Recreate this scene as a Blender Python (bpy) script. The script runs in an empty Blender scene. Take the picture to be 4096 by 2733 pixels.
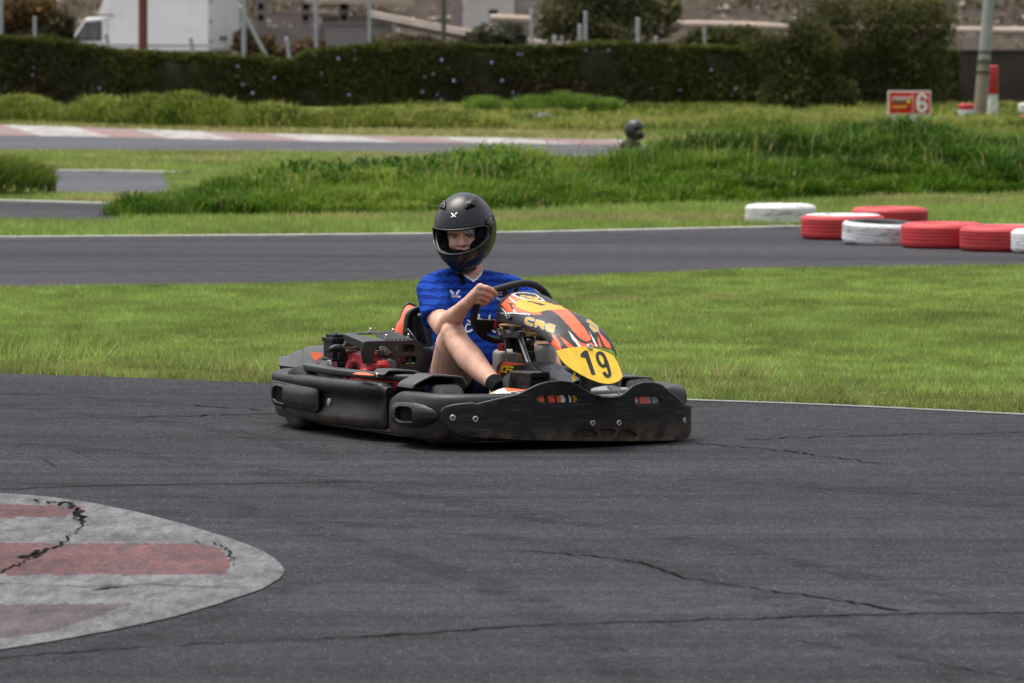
import bpy, bmesh, math, random
import numpy as np
from mathutils import Vector, Matrix, noise as mnoise
from mathutils.geometry import tessellate_polygon
from mathutils.bvhtree import BVHTree
random.seed(7); RNG = np.random.default_rng(7)
SC = bpy.context.scene; COL = SC.collection
PI = math.pi

# ---------------------------------------------------------------- camera model (long lens at eye level)
FPX = 5200.; CH = 1.73; PITCH = math.atan((341.5-60/2.2949)/FPX)
CAM = np.array([0, 0, CH]); FW = np.array([0, math.cos(PITCH), -math.sin(PITCH)])
UPV = np.array([0, math.sin(PITCH), math.cos(PITCH)]); RT = np.array([1., 0, 0])
def ray(u, v): return FW+RT*((u-512)/FPX)+UPV*((341.5-v)/FPX)
def G(u, v, z=0.):                       # point of the ground seen at (u, v) of the survey drawing
    d = ray(u/2.2949, v/2.2949); t = (z-CH)/d[2]; return CAM+d*t
def AT(u, v, D):                         # point at distance D along the view axis
    return CAM+ray(u/2.2949, v/2.2949)*D
KO = G(1091, 994); KO[2] -= .0165; WZ = .0165; PH = math.radians(62)
KF = np.array([math.cos(PH), -math.sin(PH), 0]); KL = np.array([math.sin(PH), math.cos(PH), 0]); KZ = np.array([0, 0, 1.])
def toloc(p): q = np.asarray(p)-KO; return np.array([q@KF, q@KL, q[2]])
def toworld(p): return KO+KF*p[0]+KL*p[1]+KZ*p[2]
CL = toloc(CAM)
def lray(p):
    d = ray(p[0]/4, p[1]/4); return np.array([d@KF, d@KL, d[2]])
def K(p, ax, val):                       # kart frame point on the plane axis=val
    d = lray(p); return CL+d*((val-CL[ax])/d[ax])
def KP(p, o, n):                         # kart frame point on a plane
    d = lray(p); o = np.asarray(o); n = np.asarray(n); return CL+d*(((o-CL)@n)/(d@n))
def proj(p):
    w = toworld(p)-CAM; return np.array([((w@RT)/(w@FW)*FPX+512)*4, (341.5-(w@UPV)/(w@FW)*FPX)*4])
def zm(x0, y0, k): return lambda x, y: (x0+x/k, y0+y/k)
z1 = zm(1600, 720, 2.611); z2 = zm(1040, 1180, 2.611); z3 = zm(1900, 1060, 2.01); zh = zm(1680, 760, 4.356)
z4 = zm(1180, 1280, 4.519); z5 = zm(1900, 1230, 4.238); z6 = zm(1880, 1120, 3.9167); z7 = zm(1640, 1380, 3.92); z8 = zm(1560, 1180, 3.92)
def S(hexs):                             # sRGB 0-255 -> linear
    o = []
    for c in hexs:
        c /= 255; o.append(c/12.92 if c <= .04045 else ((c+.055)/1.055)**2.4)
    return tuple(o)+(1,)
def nrm(v): v = np.asarray(v, float); return v/np.linalg.norm(v)
def smooth(t): t = np.clip(t, 0, 1); return t*t*(3-2*t)

# ---------------------------------------------------------------- materials
def newmat(name):
    m = bpy.data.materials.new(name); m.use_nodes = True; nt = m.node_tree
    return m, nt, nt.nodes['Principled BSDF'], nt.nodes.new, nt.links.new
def noise_node(nt, scale, detail=4, vec=None, rough=.55):
    n = nt.nodes.new('ShaderNodeTexNoise'); n.inputs['Scale'].default_value = scale
    n.inputs['Detail'].default_value = detail; n.inputs['Roughness'].default_value = rough
    if vec: nt.links.new(vec, n.inputs['Vector'])
    return n
def ramp(nt, fac, stops):
    r = nt.nodes.new('ShaderNodeValToRGB'); e = r.color_ramp.elements
    while len(e) < len(stops): e.new(.5)
    for k, (p, c) in enumerate(stops):
        e[k].position = p; e[k].color = c if len(c) == 4 else tuple(c)+(1,)
    nt.links.new(fac, r.inputs['Fac']); return r
def mixc(nt, fac, a, b, mode='MIX'):
    n = nt.nodes.new('ShaderNodeMix'); n.data_type = 'RGBA'; n.blend_type = mode
    for s, v in ((n.inputs['Factor'], fac), (n.inputs['A'], a), (n.inputs['B'], b)):
        if isinstance(v, bpy.types.NodeSocket): nt.links.new(v, s)
        elif isinstance(v, (int, float)): s.default_value = v
        else: s.default_value = v
    # colour sockets are the third set
    n.inputs[0].default_value = n.inputs[0].default_value
    return n
def mixn(nt, fac, a, b, mode='MIX'):
    n = nt.nodes.new('ShaderNodeMix'); n.data_type = 'RGBA'; n.blend_type = mode
    F, A, B = n.inputs[0], n.inputs[6], n.inputs[7]
    for s, v in ((F, fac), (A, a), (B, b)):
        if isinstance(v, bpy.types.NodeSocket): nt.links.new(v, s)
        else: s.default_value = v
    return n.outputs[2]
def bumpn(nt, bsdf, hgt, strength, dist):
    b = nt.nodes.new('ShaderNodeBump'); b.inputs['Strength'].default_value = strength; b.inputs['Distance'].default_value = dist
    nt.links.new(hgt, b.inputs['Height']); nt.links.new(b.outputs['Normal'], bsdf.inputs['Normal'])
def M(name, col, rough=.6, metal=0., var=.2, vs=12., bump=0., bs=150., spec=.5, vs2=None, dirt=None, dirtamt=.5, dirtscale=9., coat=0.):
    m, nt, b, N, L = newmat(name)
    tc = N('ShaderNodeTexCoord').outputs['Object']
    c = tuple(col[:3])+(1,)
    lo = tuple(x*(1-var) for x in c[:3])+(1,); hi = tuple(min(1, x*(1+var)) for x in c[:3])+(1,)
    n1 = noise_node(nt, vs, 6, tc)
    out = ramp(nt, n1.outputs['Fac'], [(.3, lo), (.7, hi)]).outputs['Color']
    if dirt:
        n2 = noise_node(nt, dirtscale, 8, tc, .7)
        f = ramp(nt, n2.outputs['Fac'], [(.5, (0, 0, 0)), (.72, (dirtamt,)*3)]).outputs['Color']
        out = mixn(nt, f, out, tuple(dirt[:3])+(1,))
    L(out, b.inputs['Base Color'])
    n3 = noise_node(nt, vs*3, 4, tc)
    r = ramp(nt, n3.outputs['Fac'], [(.3, (rough*.85,)*3), (.7, (min(1, rough*1.12),)*3)])
    L(r.outputs['Color'], b.inputs['Roughness'])
    b.inputs['Metallic'].default_value = metal; b.inputs['Specular IOR Level'].default_value = spec
    b.inputs['Coat Weight'].default_value = coat
    if bump: bumpn(nt, b, noise_node(nt, bs, 3, tc).outputs['Fac'], bump, .01)
    return m
def attr_mat(name, rough=.6, spec=.3, trans=0., nvar=.15, nscale=3., bump=0., bs=200):
    m, nt, b, N, L = newmat(name)
    a = N('ShaderNodeAttribute'); a.attribute_name = 'Col'
    tc = N('ShaderNodeTexCoord').outputs['Object']
    n = noise_node(nt, nscale, 5, tc)
    g = ramp(nt, n.outputs['Fac'], [(.25, (1-nvar,)*3), (.75, (1+0*nvar,)*3)]).outputs['Color']
    c = mixn(nt, 1., a.outputs['Color'], g, 'MULTIPLY')
    L(c, b.inputs['Base Color']); b.inputs['Roughness'].default_value = rough; b.inputs['Specular IOR Level'].default_value = spec
    if trans:
        t = N('ShaderNodeBsdfTranslucent'); L(c, t.inputs['Color'])
        mx = N('ShaderNodeMixShader'); mx.inputs[0].default_value = trans
        L(b.outputs[0], mx.inputs[1]); L(t.outputs[0], mx.inputs[2]); L(mx.outputs[0], nt.nodes['Material Output'].inputs['Surface'])
    if bump: bumpn(nt, b, noise_node(nt, bs, 3, tc).outputs['Fac'], bump, .01)
    return m

# ---------------------------------------------------------------- mesh builder
class MB:
    def __init__(s): s.v = []; s.f = []; s.c = []
    def add(s, vs, fs, col=None):
        o = len(s.v); s.v += [tuple(map(float, p)) for p in vs]; s.f += [tuple(i+o for i in f) for f in fs]
        s.c += [col]*len(fs); return s
    def box(s, c, size, R=None, col=None, taper=1.):
        c = np.asarray(c, float); h = np.asarray(size, float)/2; R = np.eye(3) if R is None else np.asarray(R)
        vs = [c+R@(np.array([x*(taper if z > 0 else 1), y*(taper if z > 0 else 1), z])*h) for x in (-1, 1) for y in (-1, 1) for z in (-1, 1)]
        return s.add(vs, [(0, 1, 3, 2), (4, 6, 7, 5), (0, 4, 5, 1), (2, 3, 7, 6), (0, 2, 6, 4), (1, 5, 7, 3)], col)
    def tube(s, pts, rad, n=12, cap=True, closed=False, ell=(1, 1), up=None, col=None):
        pts = [np.asarray(p, float) for p in pts]; m = len(pts)
        rad = [rad]*m if np.isscalar(rad) else rad
        vs = []; prev = None
        for i in range(m):
            if closed: t = pts[(i+1) % m]-pts[i-1]
            else: t = pts[min(i+1, m-1)]-pts[max(i-1, 0)]
            t = nrm(t)
            if up is not None: a = np.cross(up, t); a = nrm(a) if np.linalg.norm(a) > 1e-6 else nrm(np.cross([1, 0, .01], t))
            elif prev is None: a = nrm(np.cross(t, [0.013, .02, 1] if abs(t[2]) < .9 else [1, .01, 0]))
            else: a = nrm(prev-t*(prev@t))
            prev = a; b = np.cross(t, a)
            for k in range(n):
                w = 2*PI*k/n; vs.append(pts[i]+(a*math.cos(w)*ell[0]+b*math.sin(w)*ell[1])*rad[i])
        fs = []
        for i in range(m if closed else m-1):
            j = (i+1) % m
            for k in range(n): l = (k+1) % n; fs.append((i*n+k, i*n+l, j*n+l, j*n+k))
        if cap and not closed: fs += [tuple(range(n-1, -1, -1)), tuple((m-1)*n+k for k in range(n))]
        return s.add(vs, fs, col)
    def capsule(s, pts, rad, n=14, ell=(1, 1), up=None):   # rounded ends
        pts = [np.asarray(p, float) for p in pts]; rad = [rad]*len(pts) if np.isscalar(rad) else list(rad)
        P = []; R = []
        d0 = nrm(pts[0]-pts[1]); d1 = nrm(pts[-1]-pts[-2])
        for a in (85, 60, 30): P.append(pts[0]+d0*rad[0]*math.sin(math.radians(a))); R.append(rad[0]*math.cos(math.radians(a)))
        P += pts; R += rad
        for a in (30, 60, 85): P.append(pts[-1]+d1*rad[-1]*math.sin(math.radians(a))); R.append(rad[-1]*math.cos(math.radians(a)))
        return s.tube(P, R, n, True, False, ell, up)
    def sphere(s, c, r, Fm=None, nu=20, nv=12, col=None):
        c = np.asarray(c, float); r = np.ones(3)*r if np.isscalar(r) else np.asarray(r, float); Fm = np.eye(3) if Fm is None else Fm
        vs = [c+Fm@(r*np.array([0, 0, -1.]))]
        for j in range(1, nv):
            e = -PI/2+PI*j/nv
            for i in range(nu):
                a = 2*PI*i/nu; vs.append(c+Fm@(r*np.array([math.cos(e)*math.cos(a), math.cos(e)*math.sin(a), math.sin(e)])))
        vs.append(c+Fm@(r*np.array([0, 0, 1.]))); last = len(vs)-1
        fs = [(0, 1+(i+1) % nu, 1+i) for i in range(nu)]
        for j in range(nv-2):
            for i in range(nu):
                a = 1+j*nu+i; b = 1+j*nu+(i+1) % nu; fs.append((a, b, b+nu, a+nu))
        o = 1+(nv-2)*nu
        fs += [(o+i, o+(i+1) % nu, last) for i in range(nu)]
        return s.add(vs, fs, col)
    def lathe(s, c, axis, prof, n=24, col=None, closed=False):  # prof (r, h) along axis
        ax = nrm(axis); a = nrm(np.cross(ax, [0, 0, 1] if abs(ax[2]) < .9 else [1, 0, 0])); b = np.cross(ax, a); c = np.asarray(c, float)
        vs = []
        for r, h in prof:
            for k in range(n): w = 2*PI*k/n; vs.append(c+ax*h+(a*math.cos(w)+b*math.sin(w))*r)
        m = len(prof); fs = []
        for i in range(m if closed else m-1):
            j = (i+1) % m
            for k in range(n): l = (k+1) % n; fs.append((i*n+k, i*n+l, j*n+l, j*n+k))
        if not closed: fs += [tuple(range(n-1, -1, -1)), tuple((m-1)*n+k for k in range(n))]
        return s.add(vs, fs, col)
    def grid(s, rows, col=None, wrap=False):
        m = len(rows); n = len(rows[0]); vs = [p for r in rows for p in r]
        fs = [(i*n+k, i*n+(k+1) % n, (i+1)*n+(k+1) % n, (i+1)*n+k) for i in range(m-1) for k in range(n if wrap else n-1)]
        return s.add(vs, fs, col)
    def plate(s, outline, vec, holes=(), col=None):  # flat outline with holes pushed along vec
        loops = [list(map(np.asarray, outline))]+[list(map(np.asarray, h)) for h in holes]
        tris = tessellate_polygon([[Vector(p) for p in l] for l in loops])
        flat = [p for l in loops for p in l]; n = len(flat); vec = np.asarray(vec, float)
        vs = flat+[p+vec for p in flat]
        fs = []
        for t in tris:
            fs.append(tuple(t)); fs.append(tuple(i+n for i in reversed(t)))
        o = 0
        for l in loops:
            k = len(l)
            for i in range(k): j = (i+1) % k; fs.append((o+i, o+j, o+j+n, o+i+n))
            o += k
        return s.add(vs, fs, col)
    def ribbon(s, pts, vec, th=.006, nrmdir=None):   # polyline swept along vec with thickness
        pts = [np.asarray(p, float) for p in pts]; vec = np.asarray(vec, float); rows = []
        for i, p in enumerate(pts):
            t = nrm(pts[min(i+1, len(pts)-1)]-pts[max(i-1, 0)]); q = nrm(np.cross(vec, t))*th
            rows.append([p, p+vec, p+vec+q, p+q])
        s.grid(rows, wrap=True); n = len(s.v)
        s.f += [(n-4*len(pts), n-4*len(pts)+1, n-4*len(pts)+2, n-4*len(pts)+3), (n-1, n-2, n-3, n-4)]; s.c += [None, None]
        return s
    def build(s, name, mat, parent=None, org=None, sm=35, bevel=0, bseg=2, subd=0, solid=0, fix=True, label=None):
        me = bpy.data.meshes.new(name)
        v = s.v if org is None else [tuple(np.asarray(p)-org) for p in s.v]
        me.from_pydata(v, [], s.f); me.update()
        if fix:
            bm = bmesh.new(); bm.from_mesh(me); bmesh.ops.recalc_face_normals(bm, faces=bm.faces); bm.to_mesh(me); bm.free()
        if any(c is not None for c in s.c) :
            ca = me.color_attributes.new('Col', 'FLOAT_COLOR', 'CORNER'); buf = np.ones((len(me.loops), 4), np.float32); k = 0
            for f, c in zip(s.f, s.c):
                if c is not None: buf[k:k+len(f), :] = tuple(c[:3])+(1,)
                k += len(f)
            ca.data.foreach_set('color', buf.ravel())
        o = bpy.data.objects.new(name, me); COL.objects.link(o)
        me.materials.append(mat)
        if sm:
            me.polygons.foreach_set('use_smooth', [True]*len(me.polygons)); me.set_sharp_from_angle(angle=math.radians(sm))
        if solid: m_ = o.modifiers.new('s', 'SOLIDIFY'); m_.thickness = solid; m_.offset = -1
        if bevel: m_ = o.modifiers.new('b', 'BEVEL'); m_.width = bevel; m_.segments = bseg; m_.limit_method = 'ANGLE'; m_.angle_limit = math.radians(40); m_.harden_normals = False
        if subd: m_ = o.modifiers.new('d', 'SUBSURF'); m_.levels = subd; m_.render_levels = subd
        if parent: o.parent = parent
        if label: o['label'] = label
        return o
def bake(o, sm=True):
    dg = bpy.context.evaluated_depsgraph_get(); dg.update()
    me = bpy.data.meshes.new_from_object(o.evaluated_get(dg)); o.modifiers.clear(); old = o.data; me.name = old.name; o.data = me
    bpy.data.meshes.remove(old)
    if sm: me.polygons.foreach_set('use_smooth', [True]*len(me.polygons))
    return o
def fuse(o, vox, it=6, fac=.5):
    m_ = o.modifiers.new('r', 'REMESH'); m_.mode = 'VOXEL'; m_.voxel_size = vox; m_.use_smooth_shade = True
    if it: s_ = o.modifiers.new('s', 'SMOOTH'); s_.iterations = it; s_.factor = fac
    return bake(o)
def thing(name, label, cat, loc=(0, 0, 0), rz=0., group=None):
    o = bpy.data.objects.new(name, None); COL.objects.link(o); o.location = tuple(map(float, loc)); o.rotation_euler = (0, 0, rz)
    o.empty_display_size = .1
    tag(o, label, cat, group); return o
def tag(o, label=None, cat=None, group=None, kind=None):
    if label: o['label'] = label
    if cat: o['category'] = cat
    if group: o['group'] = group
    if kind: o['kind'] = kind
    return o
def copy_tree(o, parent=None):
    c = o.copy(); COL.objects.link(c)
    if parent is not None: c.parent = parent
    for ch in [x for x in bpy.data.objects if x.parent == o]: copy_tree(ch, c)
    return c
def spline(pts, n=60, closed=False):      # Catmull-Rom through points
    P = [np.asarray(p, float) for p in pts]; m = len(P); out = []
    segs = m if closed else m-1
    per = max(2, n//segs)
    for i in range(segs):
        p0 = P[i-1] if (closed or i > 0) else P[0]*2-P[1]
        p1 = P[i]; p2 = P[(i+1) % m]; p3 = P[(i+2) % m] if (closed or i+2 < m) else P[-1]*2-P[-2]
        for k in range(per):
            t = k/per; out.append(.5*((2*p1)+(-p0+p2)*t+(2*p0-5*p1+4*p2-p3)*t*t+(-p0+3*p1-3*p2+p3)*t**3))
    if not closed: out.append(P[-1])
    return out
def inpoly(px, py, poly):
    x = np.asarray(px); y = np.asarray(py); r = np.zeros(x.shape, bool); n = len(poly); j = n-1
    for i in range(n):
        xi, yi = poly[i][0], poly[i][1]; xj, yj = poly[j][0], poly[j][1]
        if yi != yj: r ^= ((yi > y) != (yj > y)) & (x < (xj-xi)*(y-yi)/(yj-yi)+xi)
        j = i
    return r
def strokepoly(pts, w, ext=.5):                   # flat stroke of width w around a 2D polyline -> list of quads
    out = []
    for a, b in zip(pts[:-1], pts[1:]):
        a = np.asarray(a, float); b = np.asarray(b, float); d = nrm(b-a); q = np.array([-d[1], d[0]])*w/2; a2 = a-d*w*ext; b2 = b+d*w*ext
        out.append([a2+q, b2+q, b2-q, a2-q])
    return out
def flatmesh(name, v, f, mat, cols=None, kind=None, label=None, cat=None, parent=None, sm=False):   # fast numpy mesh: v (n,3), f (m,k)
    me = bpy.data.meshes.new(name); v = np.asarray(v, np.float32); f = np.asarray(f, np.int32)
    me.vertices.add(len(v)); me.vertices.foreach_set('co', v.ravel()); k = f.shape[1]
    me.loops.add(f.size); me.loops.foreach_set('vertex_index', f.ravel())
    me.polygons.add(len(f)); me.polygons.foreach_set('loop_start', np.arange(0, f.size, k, dtype=np.int32))
    me.update(calc_edges=True)
    if cols is not None:
        ca = me.color_attributes.new('Col', 'FLOAT_COLOR', 'POINT'); c = np.ones((len(v), 4), np.float32); c[:, :3] = cols; ca.data.foreach_set('color', c.ravel())
    if sm: me.polygons.foreach_set('use_smooth', np.ones(len(f), bool))
    me.materials.append(mat); o = bpy.data.objects.new(name, me); COL.objects.link(o)
    if parent: o.parent = parent
    tag(o, label, cat, None, kind); return o
# ================================================================ SETTING
def asphalt_mat(name, base, streak=0.0, speck=.5):
    m, nt, b, N, L = newmat(name)
    tc = N('ShaderNodeTexCoord').outputs['Object']
    mp = N('ShaderNodeMapping'); L(tc, mp.inputs['Vector']); mp.inputs['Scale'].default_value = (.22, 1.1, 1)
    big = noise_node(nt, .55, 6, mp.outputs[0], .6); mid = noise_node(nt, 6, 6, tc, .65)
    fine = noise_node(nt, 95, 2, tc, .6); fine2 = noise_node(nt, 34, 3, tc, .6)
    c = ramp(nt, big.outputs['Fac'], [(.28, tuple(x*.74 for x in base)), (.5, base), (.74, tuple(x*1.3 for x in base))]).outputs['Color']
    c = mixn(nt, .55, c, ramp(nt, mid.outputs['Fac'], [(.3, (.62,)*3), (.7, (1.3,)*3)]).outputs['Color'], 'MULTIPLY')
    g = ramp(nt, fine.outputs['Fac'], [(.32, (.35,)*3), (.55, (1,)*3), (.72, (2.4,)*3)]).outputs['Color']
    c = mixn(nt, speck, c, g, 'MULTIPLY')
    g2 = ramp(nt, fine2.outputs['Fac'], [(.35, (.6,)*3), (.65, (1.45,)*3)]).outputs['Color']
    c = mixn(nt, speck, c, g2, 'MULTIPLY')
    if streak:
        mp2 = N('ShaderNodeMapping'); L(tc, mp2.inputs['Vector']); mp2.inputs['Scale'].default_value = (.12, 2.6, 1); mp2.inputs['Rotation'].default_value = (0, 0, .12)
        st = noise_node(nt, 1.5, 5, mp2.outputs[0], .7)
        s = ramp(nt, st.outputs['Fac'], [(.3, (.62,)*3), (.6, (1.12,)*3)]).outputs['Color']
        c = mixn(nt, streak, c, s, 'MULTIPLY')
    L(c, b.inputs['Base Color']); b.inputs['Roughness'].default_value = .9; b.inputs['Specular IOR Level'].default_value = .06
    bumpn(nt, b, fine.outputs['Fac'], .55, .006)
    return m
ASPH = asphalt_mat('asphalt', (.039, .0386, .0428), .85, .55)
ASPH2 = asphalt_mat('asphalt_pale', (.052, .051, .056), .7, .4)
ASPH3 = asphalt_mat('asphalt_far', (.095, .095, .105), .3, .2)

def ground_mat():
    m, nt, b, N, L = newmat('ground_turf')
    tc = N('ShaderNodeTexCoord').outputs['Object']
    sp = N('ShaderNodeSeparateXYZ'); L(tc, sp.inputs[0])
    n1 = noise_node(nt, .35, 6, tc, .65); n2 = noise_node(nt, 7, 5, tc, .7); n3 = noise_node(nt, 1.3, 5, tc, .6)
    g = ramp(nt, n1.outputs['Fac'], [(.28, (.085, .125, .022)), (.5, (.12, .165, .035)), (.72, (.19, .2, .055))]).outputs['Color']
    g = mixn(nt, .8, g, ramp(nt, n2.outputs['Fac'], [(.3, (.55, .6, .5)), (.7, (1.35, 1.25, 1.2))]).outputs['Color'], 'MULTIPLY')
    g = mixn(nt, .6, g, ramp(nt, n3.outputs['Fac'], [(.3, (.7,)*3), (.7, (1.2,)*3)]).outputs['Color'], 'MULTIPLY')
    h1 = noise_node(nt, .16, 8, tc, .7); h2 = noise_node(nt, 1.6, 10, tc, .8)
    h = ramp(nt, h1.outputs['Fac'], [(.3, (.035, .026, .022)), (.45, (.062, .046, .038)), (.58, (.08, .066, .045)), (.7, (.05, .05, .025))]).outputs['Color']
    h = mixn(nt, .9, h, ramp(nt, h2.outputs['Fac'], [(.3, (.3,)*3), (.55, (.9,)*3), (.72, (3., 2.7, 2.4))]).outputs['Color'], 'MULTIPLY')
    f = N('ShaderNodeMapRange'); f.inputs['From Min'].default_value = 116; f.inputs['From Max'].default_value = 122; L(sp.outputs['Y'], f.inputs['Value'])
    c = mixn(nt, f.outputs[0], g, h)
    L(c, b.inputs['Base Color']); b.inputs['Roughness'].default_value = .95; b.inputs['Specular IOR Level'].default_value = .1
    bumpn(nt, b, n2.outputs['Fac'], .8, .05)
    return m
DIP = AT(1457, 330, 65.)
def terr(x, y):
    x = np.asarray(x, float); y = np.asarray(y, float)
    z = -.5*np.exp(-((x-DIP[0])/1.7)**2-((y-DIP[1])/2.6)**2)
    t = np.clip(y-196, 0, None)
    hx = .115+.02*np.sin(x*.05)
    z = z+t*hx+np.clip(t-40, 0, None)*.12
    r = np.where(t > 0, 1., 0.)*(np.sin(x*.31+y*.17)*.25+np.sin(x*.83-y*.4)*.14+np.sin(x*1.9+y*1.3)*.08)*np.clip(t/6, 0, 1)
    return z+r
gx = np.unique(np.concatenate([np.linspace(-260, 260, 66), np.linspace(-45, 45, 121), np.linspace(DIP[0]-5, DIP[0]+5, 41)]))
gy = np.unique(np.concatenate([np.linspace(-160, 196, 60), np.linspace(196, 250, 90), np.linspace(250, 520, 40), np.linspace(56, 76, 50)]))
XX, YY = np.meshgrid(gx, gy); nx, ny = len(gx), len(gy)
vv = np.stack([XX.ravel(), YY.ravel(), terr(XX, YY).ravel()], 1)
ii = (np.arange(ny-1)[:, None]*nx+np.arange(nx-1)[None]).ravel()
flatmesh('ground', vv, np.stack([ii, ii+1, ii+1+nx, ii+nx], 1), ground_mat(), None, 'structure', 'grassy infield of the kart circuit with a stony hillside behind', sm=True)

def sheet(name, pts, z, mat, label, kind='structure'):
    P = [Vector((p[0], p[1], z)) for p in pts]
    t = tessellate_polygon([P]); m = MB(); m.add([tuple(p) for p in P], [tuple(x) for x in t])
    o = m.build(name, mat, sm=0, fix=True)
    if o.data.polygons and o.data.polygons[0].normal.z < 0: o.data.flip_normals()
    tag(o, label, None, None, kind); return o
def gp(pts): return [G(*p) for p in pts]
E_near = [(-2600, 806), (-900, 832), (-300, 848), (0, 858), (300, 868), (620, 881), (1000, 897), (1590, 920), (1900, 931), (2350, 953), (2900, 982), (4200, 1050)]
E_t2lo = [(-3200, 678), (-900, 664), (0, 660), (500, 655), (960, 648), (1300, 636), (1700, 620), (2350, 611), (2900, 606), (5200, 588)]
E_t2hi = [(-3200, 566), (-900, 554), (0, 549), (1000, 541), (1700, 527), (1850, 524), (2350, 521), (2900, 519), (5200, 512)]
near = [p[:2] for p in spline(gp(E_near), 80)]
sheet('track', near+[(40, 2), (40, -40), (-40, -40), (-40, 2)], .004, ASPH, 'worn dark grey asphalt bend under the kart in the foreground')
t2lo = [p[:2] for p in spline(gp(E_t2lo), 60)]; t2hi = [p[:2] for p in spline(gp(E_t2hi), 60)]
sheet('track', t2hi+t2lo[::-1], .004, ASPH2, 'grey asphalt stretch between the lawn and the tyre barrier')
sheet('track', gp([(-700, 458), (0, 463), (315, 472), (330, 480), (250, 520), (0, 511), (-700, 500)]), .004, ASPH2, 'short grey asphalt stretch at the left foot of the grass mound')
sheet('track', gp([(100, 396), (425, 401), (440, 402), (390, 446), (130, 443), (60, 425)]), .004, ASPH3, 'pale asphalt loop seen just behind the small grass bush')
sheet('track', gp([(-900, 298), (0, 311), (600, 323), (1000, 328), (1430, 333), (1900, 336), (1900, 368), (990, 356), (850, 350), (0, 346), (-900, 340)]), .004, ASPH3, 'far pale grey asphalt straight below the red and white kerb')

# painted edge lines and low white kerbs
WPAINT = M('worn_white_paint', (.42, .41, .39), .7, 0, .12, 3, dirt=(.2, .2, .2), dirtamt=.7, dirtscale=4)
def line(name, pts, w, z, h, mat, label, kind='structure'):
    P = [np.asarray(p)[:2] for p in pts]; rows = []
    for i, p in enumerate(P):
        t = nrm(P[min(i+1, len(P)-1)]-P[max(i-1, 0)]); q = np.array([-t[1], t[0]])*w/2
        a = p-q; b = p+q
        rows.append([(a[0], a[1], z), (a[0], a[1], z+h), (b[0], b[1], z+h), (b[0], b[1], z)])
    m = MB(); m.grid(rows); return tag(m.build(name, mat, sm=0), label, None, None, kind)
line('kerb_line', spline(gp([(1540, 919), (1900, 932), (2350, 954), (2900, 983)]), 60), .07, .006, .002, M('dirty_white_line', (.22, .215, .21), .8, 0, .2, 3, spec=.1, dirt=(.1, .1, .1), dirtamt=.7, dirtscale=6), 'thin white line along the lawn edge right of the kart')
line('kerb_line', t2hi, .14, .004, .02, WPAINT, 'low white kerb along the far edge of the asphalt behind the driver')
line('kerb_line', gp([(-700, 457), (0, 462), (315, 471)]), .14, .004, .014, WPAINT, 'white kerb of the short asphalt stretch on the left')
line('kerb_line', gp([(105, 396), (250, 397), (425, 400)]), .2, .004, .03, WPAINT, 'white kerb of the loop behind the small grass bush')

# red and white ramp kerb of the far straight
def far_kerb():
    m, nt, b, N, L = newmat('kerb_paint')
    a = N('ShaderNodeAttribute'); a.attribute_name = 'Col'; tc = N('ShaderNodeTexCoord').outputs['Object']
    n = noise_node(nt, 2.5, 8, tc, .7)
    c = mixn(nt, ramp(nt, n.outputs['Fac'], [(.42, (0,)*3), (.62, (.75,)*3)]).outputs['Color'], a.outputs['Color'], (.17, .14, .13, 1))
    L(c, b.inputs['Base Color']); b.inputs['Roughness'].default_value = .75
    lo = spline(gp([(-900, 300), (0, 311), (600, 323), (1000, 328), (1430, 333)]), 900); mb = MB()
    vlo = lambda u: np.interp(u, [-900, 0, 600, 1000, 1430], [300, 311, 323, 328, 333])
    vhi = lambda u: np.interp(u, [-900, 0, 600, 1000, 1430], [270, 288, 308, 316, 323])
    L0 = 0; prev = None; P = []
    for p in lo:
        if prev is not None: L0 += np.linalg.norm(p-prev)
        prev = p; P.append((p, L0))
    for (p, l), (q, l2) in zip(P[:-1], P[1:]):
        def tops(p):
            s = 11933/p[1]; u = p[0]*s+1175; h = max(.03, (vlo(u)-vhi(u)-3)/s)
            return np.array([p[0], p[1]+1.1, .004+h])
        ta, tb = tops(p), tops(q); N_ = 8
        for k in range(N_):
            f0, f1 = k/N_, (k+1)/N_
            A = p*(1-f0)+ta*f0; B = q*(1-f0)+tb*f0; Cc = q*(1-f1)+tb*f1; D = p*(1-f1)+ta*f1
            ph = ((l+l2)/2+(f0+f1)/2*.95) % 2.9
            w = ph < 1.55; A, B, Cc, D = [x+np.array([0, 0, .006]) for x in (A, B, Cc, D)]
            mb.add([A, B, Cc, D], [(0, 1, 2, 3)], (.34, .325, .31) if w else (.2, .115, .105))
        bk = np.array([0, .25, 0]); za = np.array([ta[0], ta[1]+.25, 0]); zb = np.array([tb[0], tb[1]+.25, 0])
        mb.add([ta+np.array([0, 0, .006]), tb+np.array([0, 0, .006]), zb, za], [(0, 1, 2, 3)], (.2, .2, .12))
    o = mb.build('kerb', m, sm=0); tag(o, 'worn red and white striped ramp kerb along the far straight', None, None, 'structure')
far_kerb()

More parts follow.
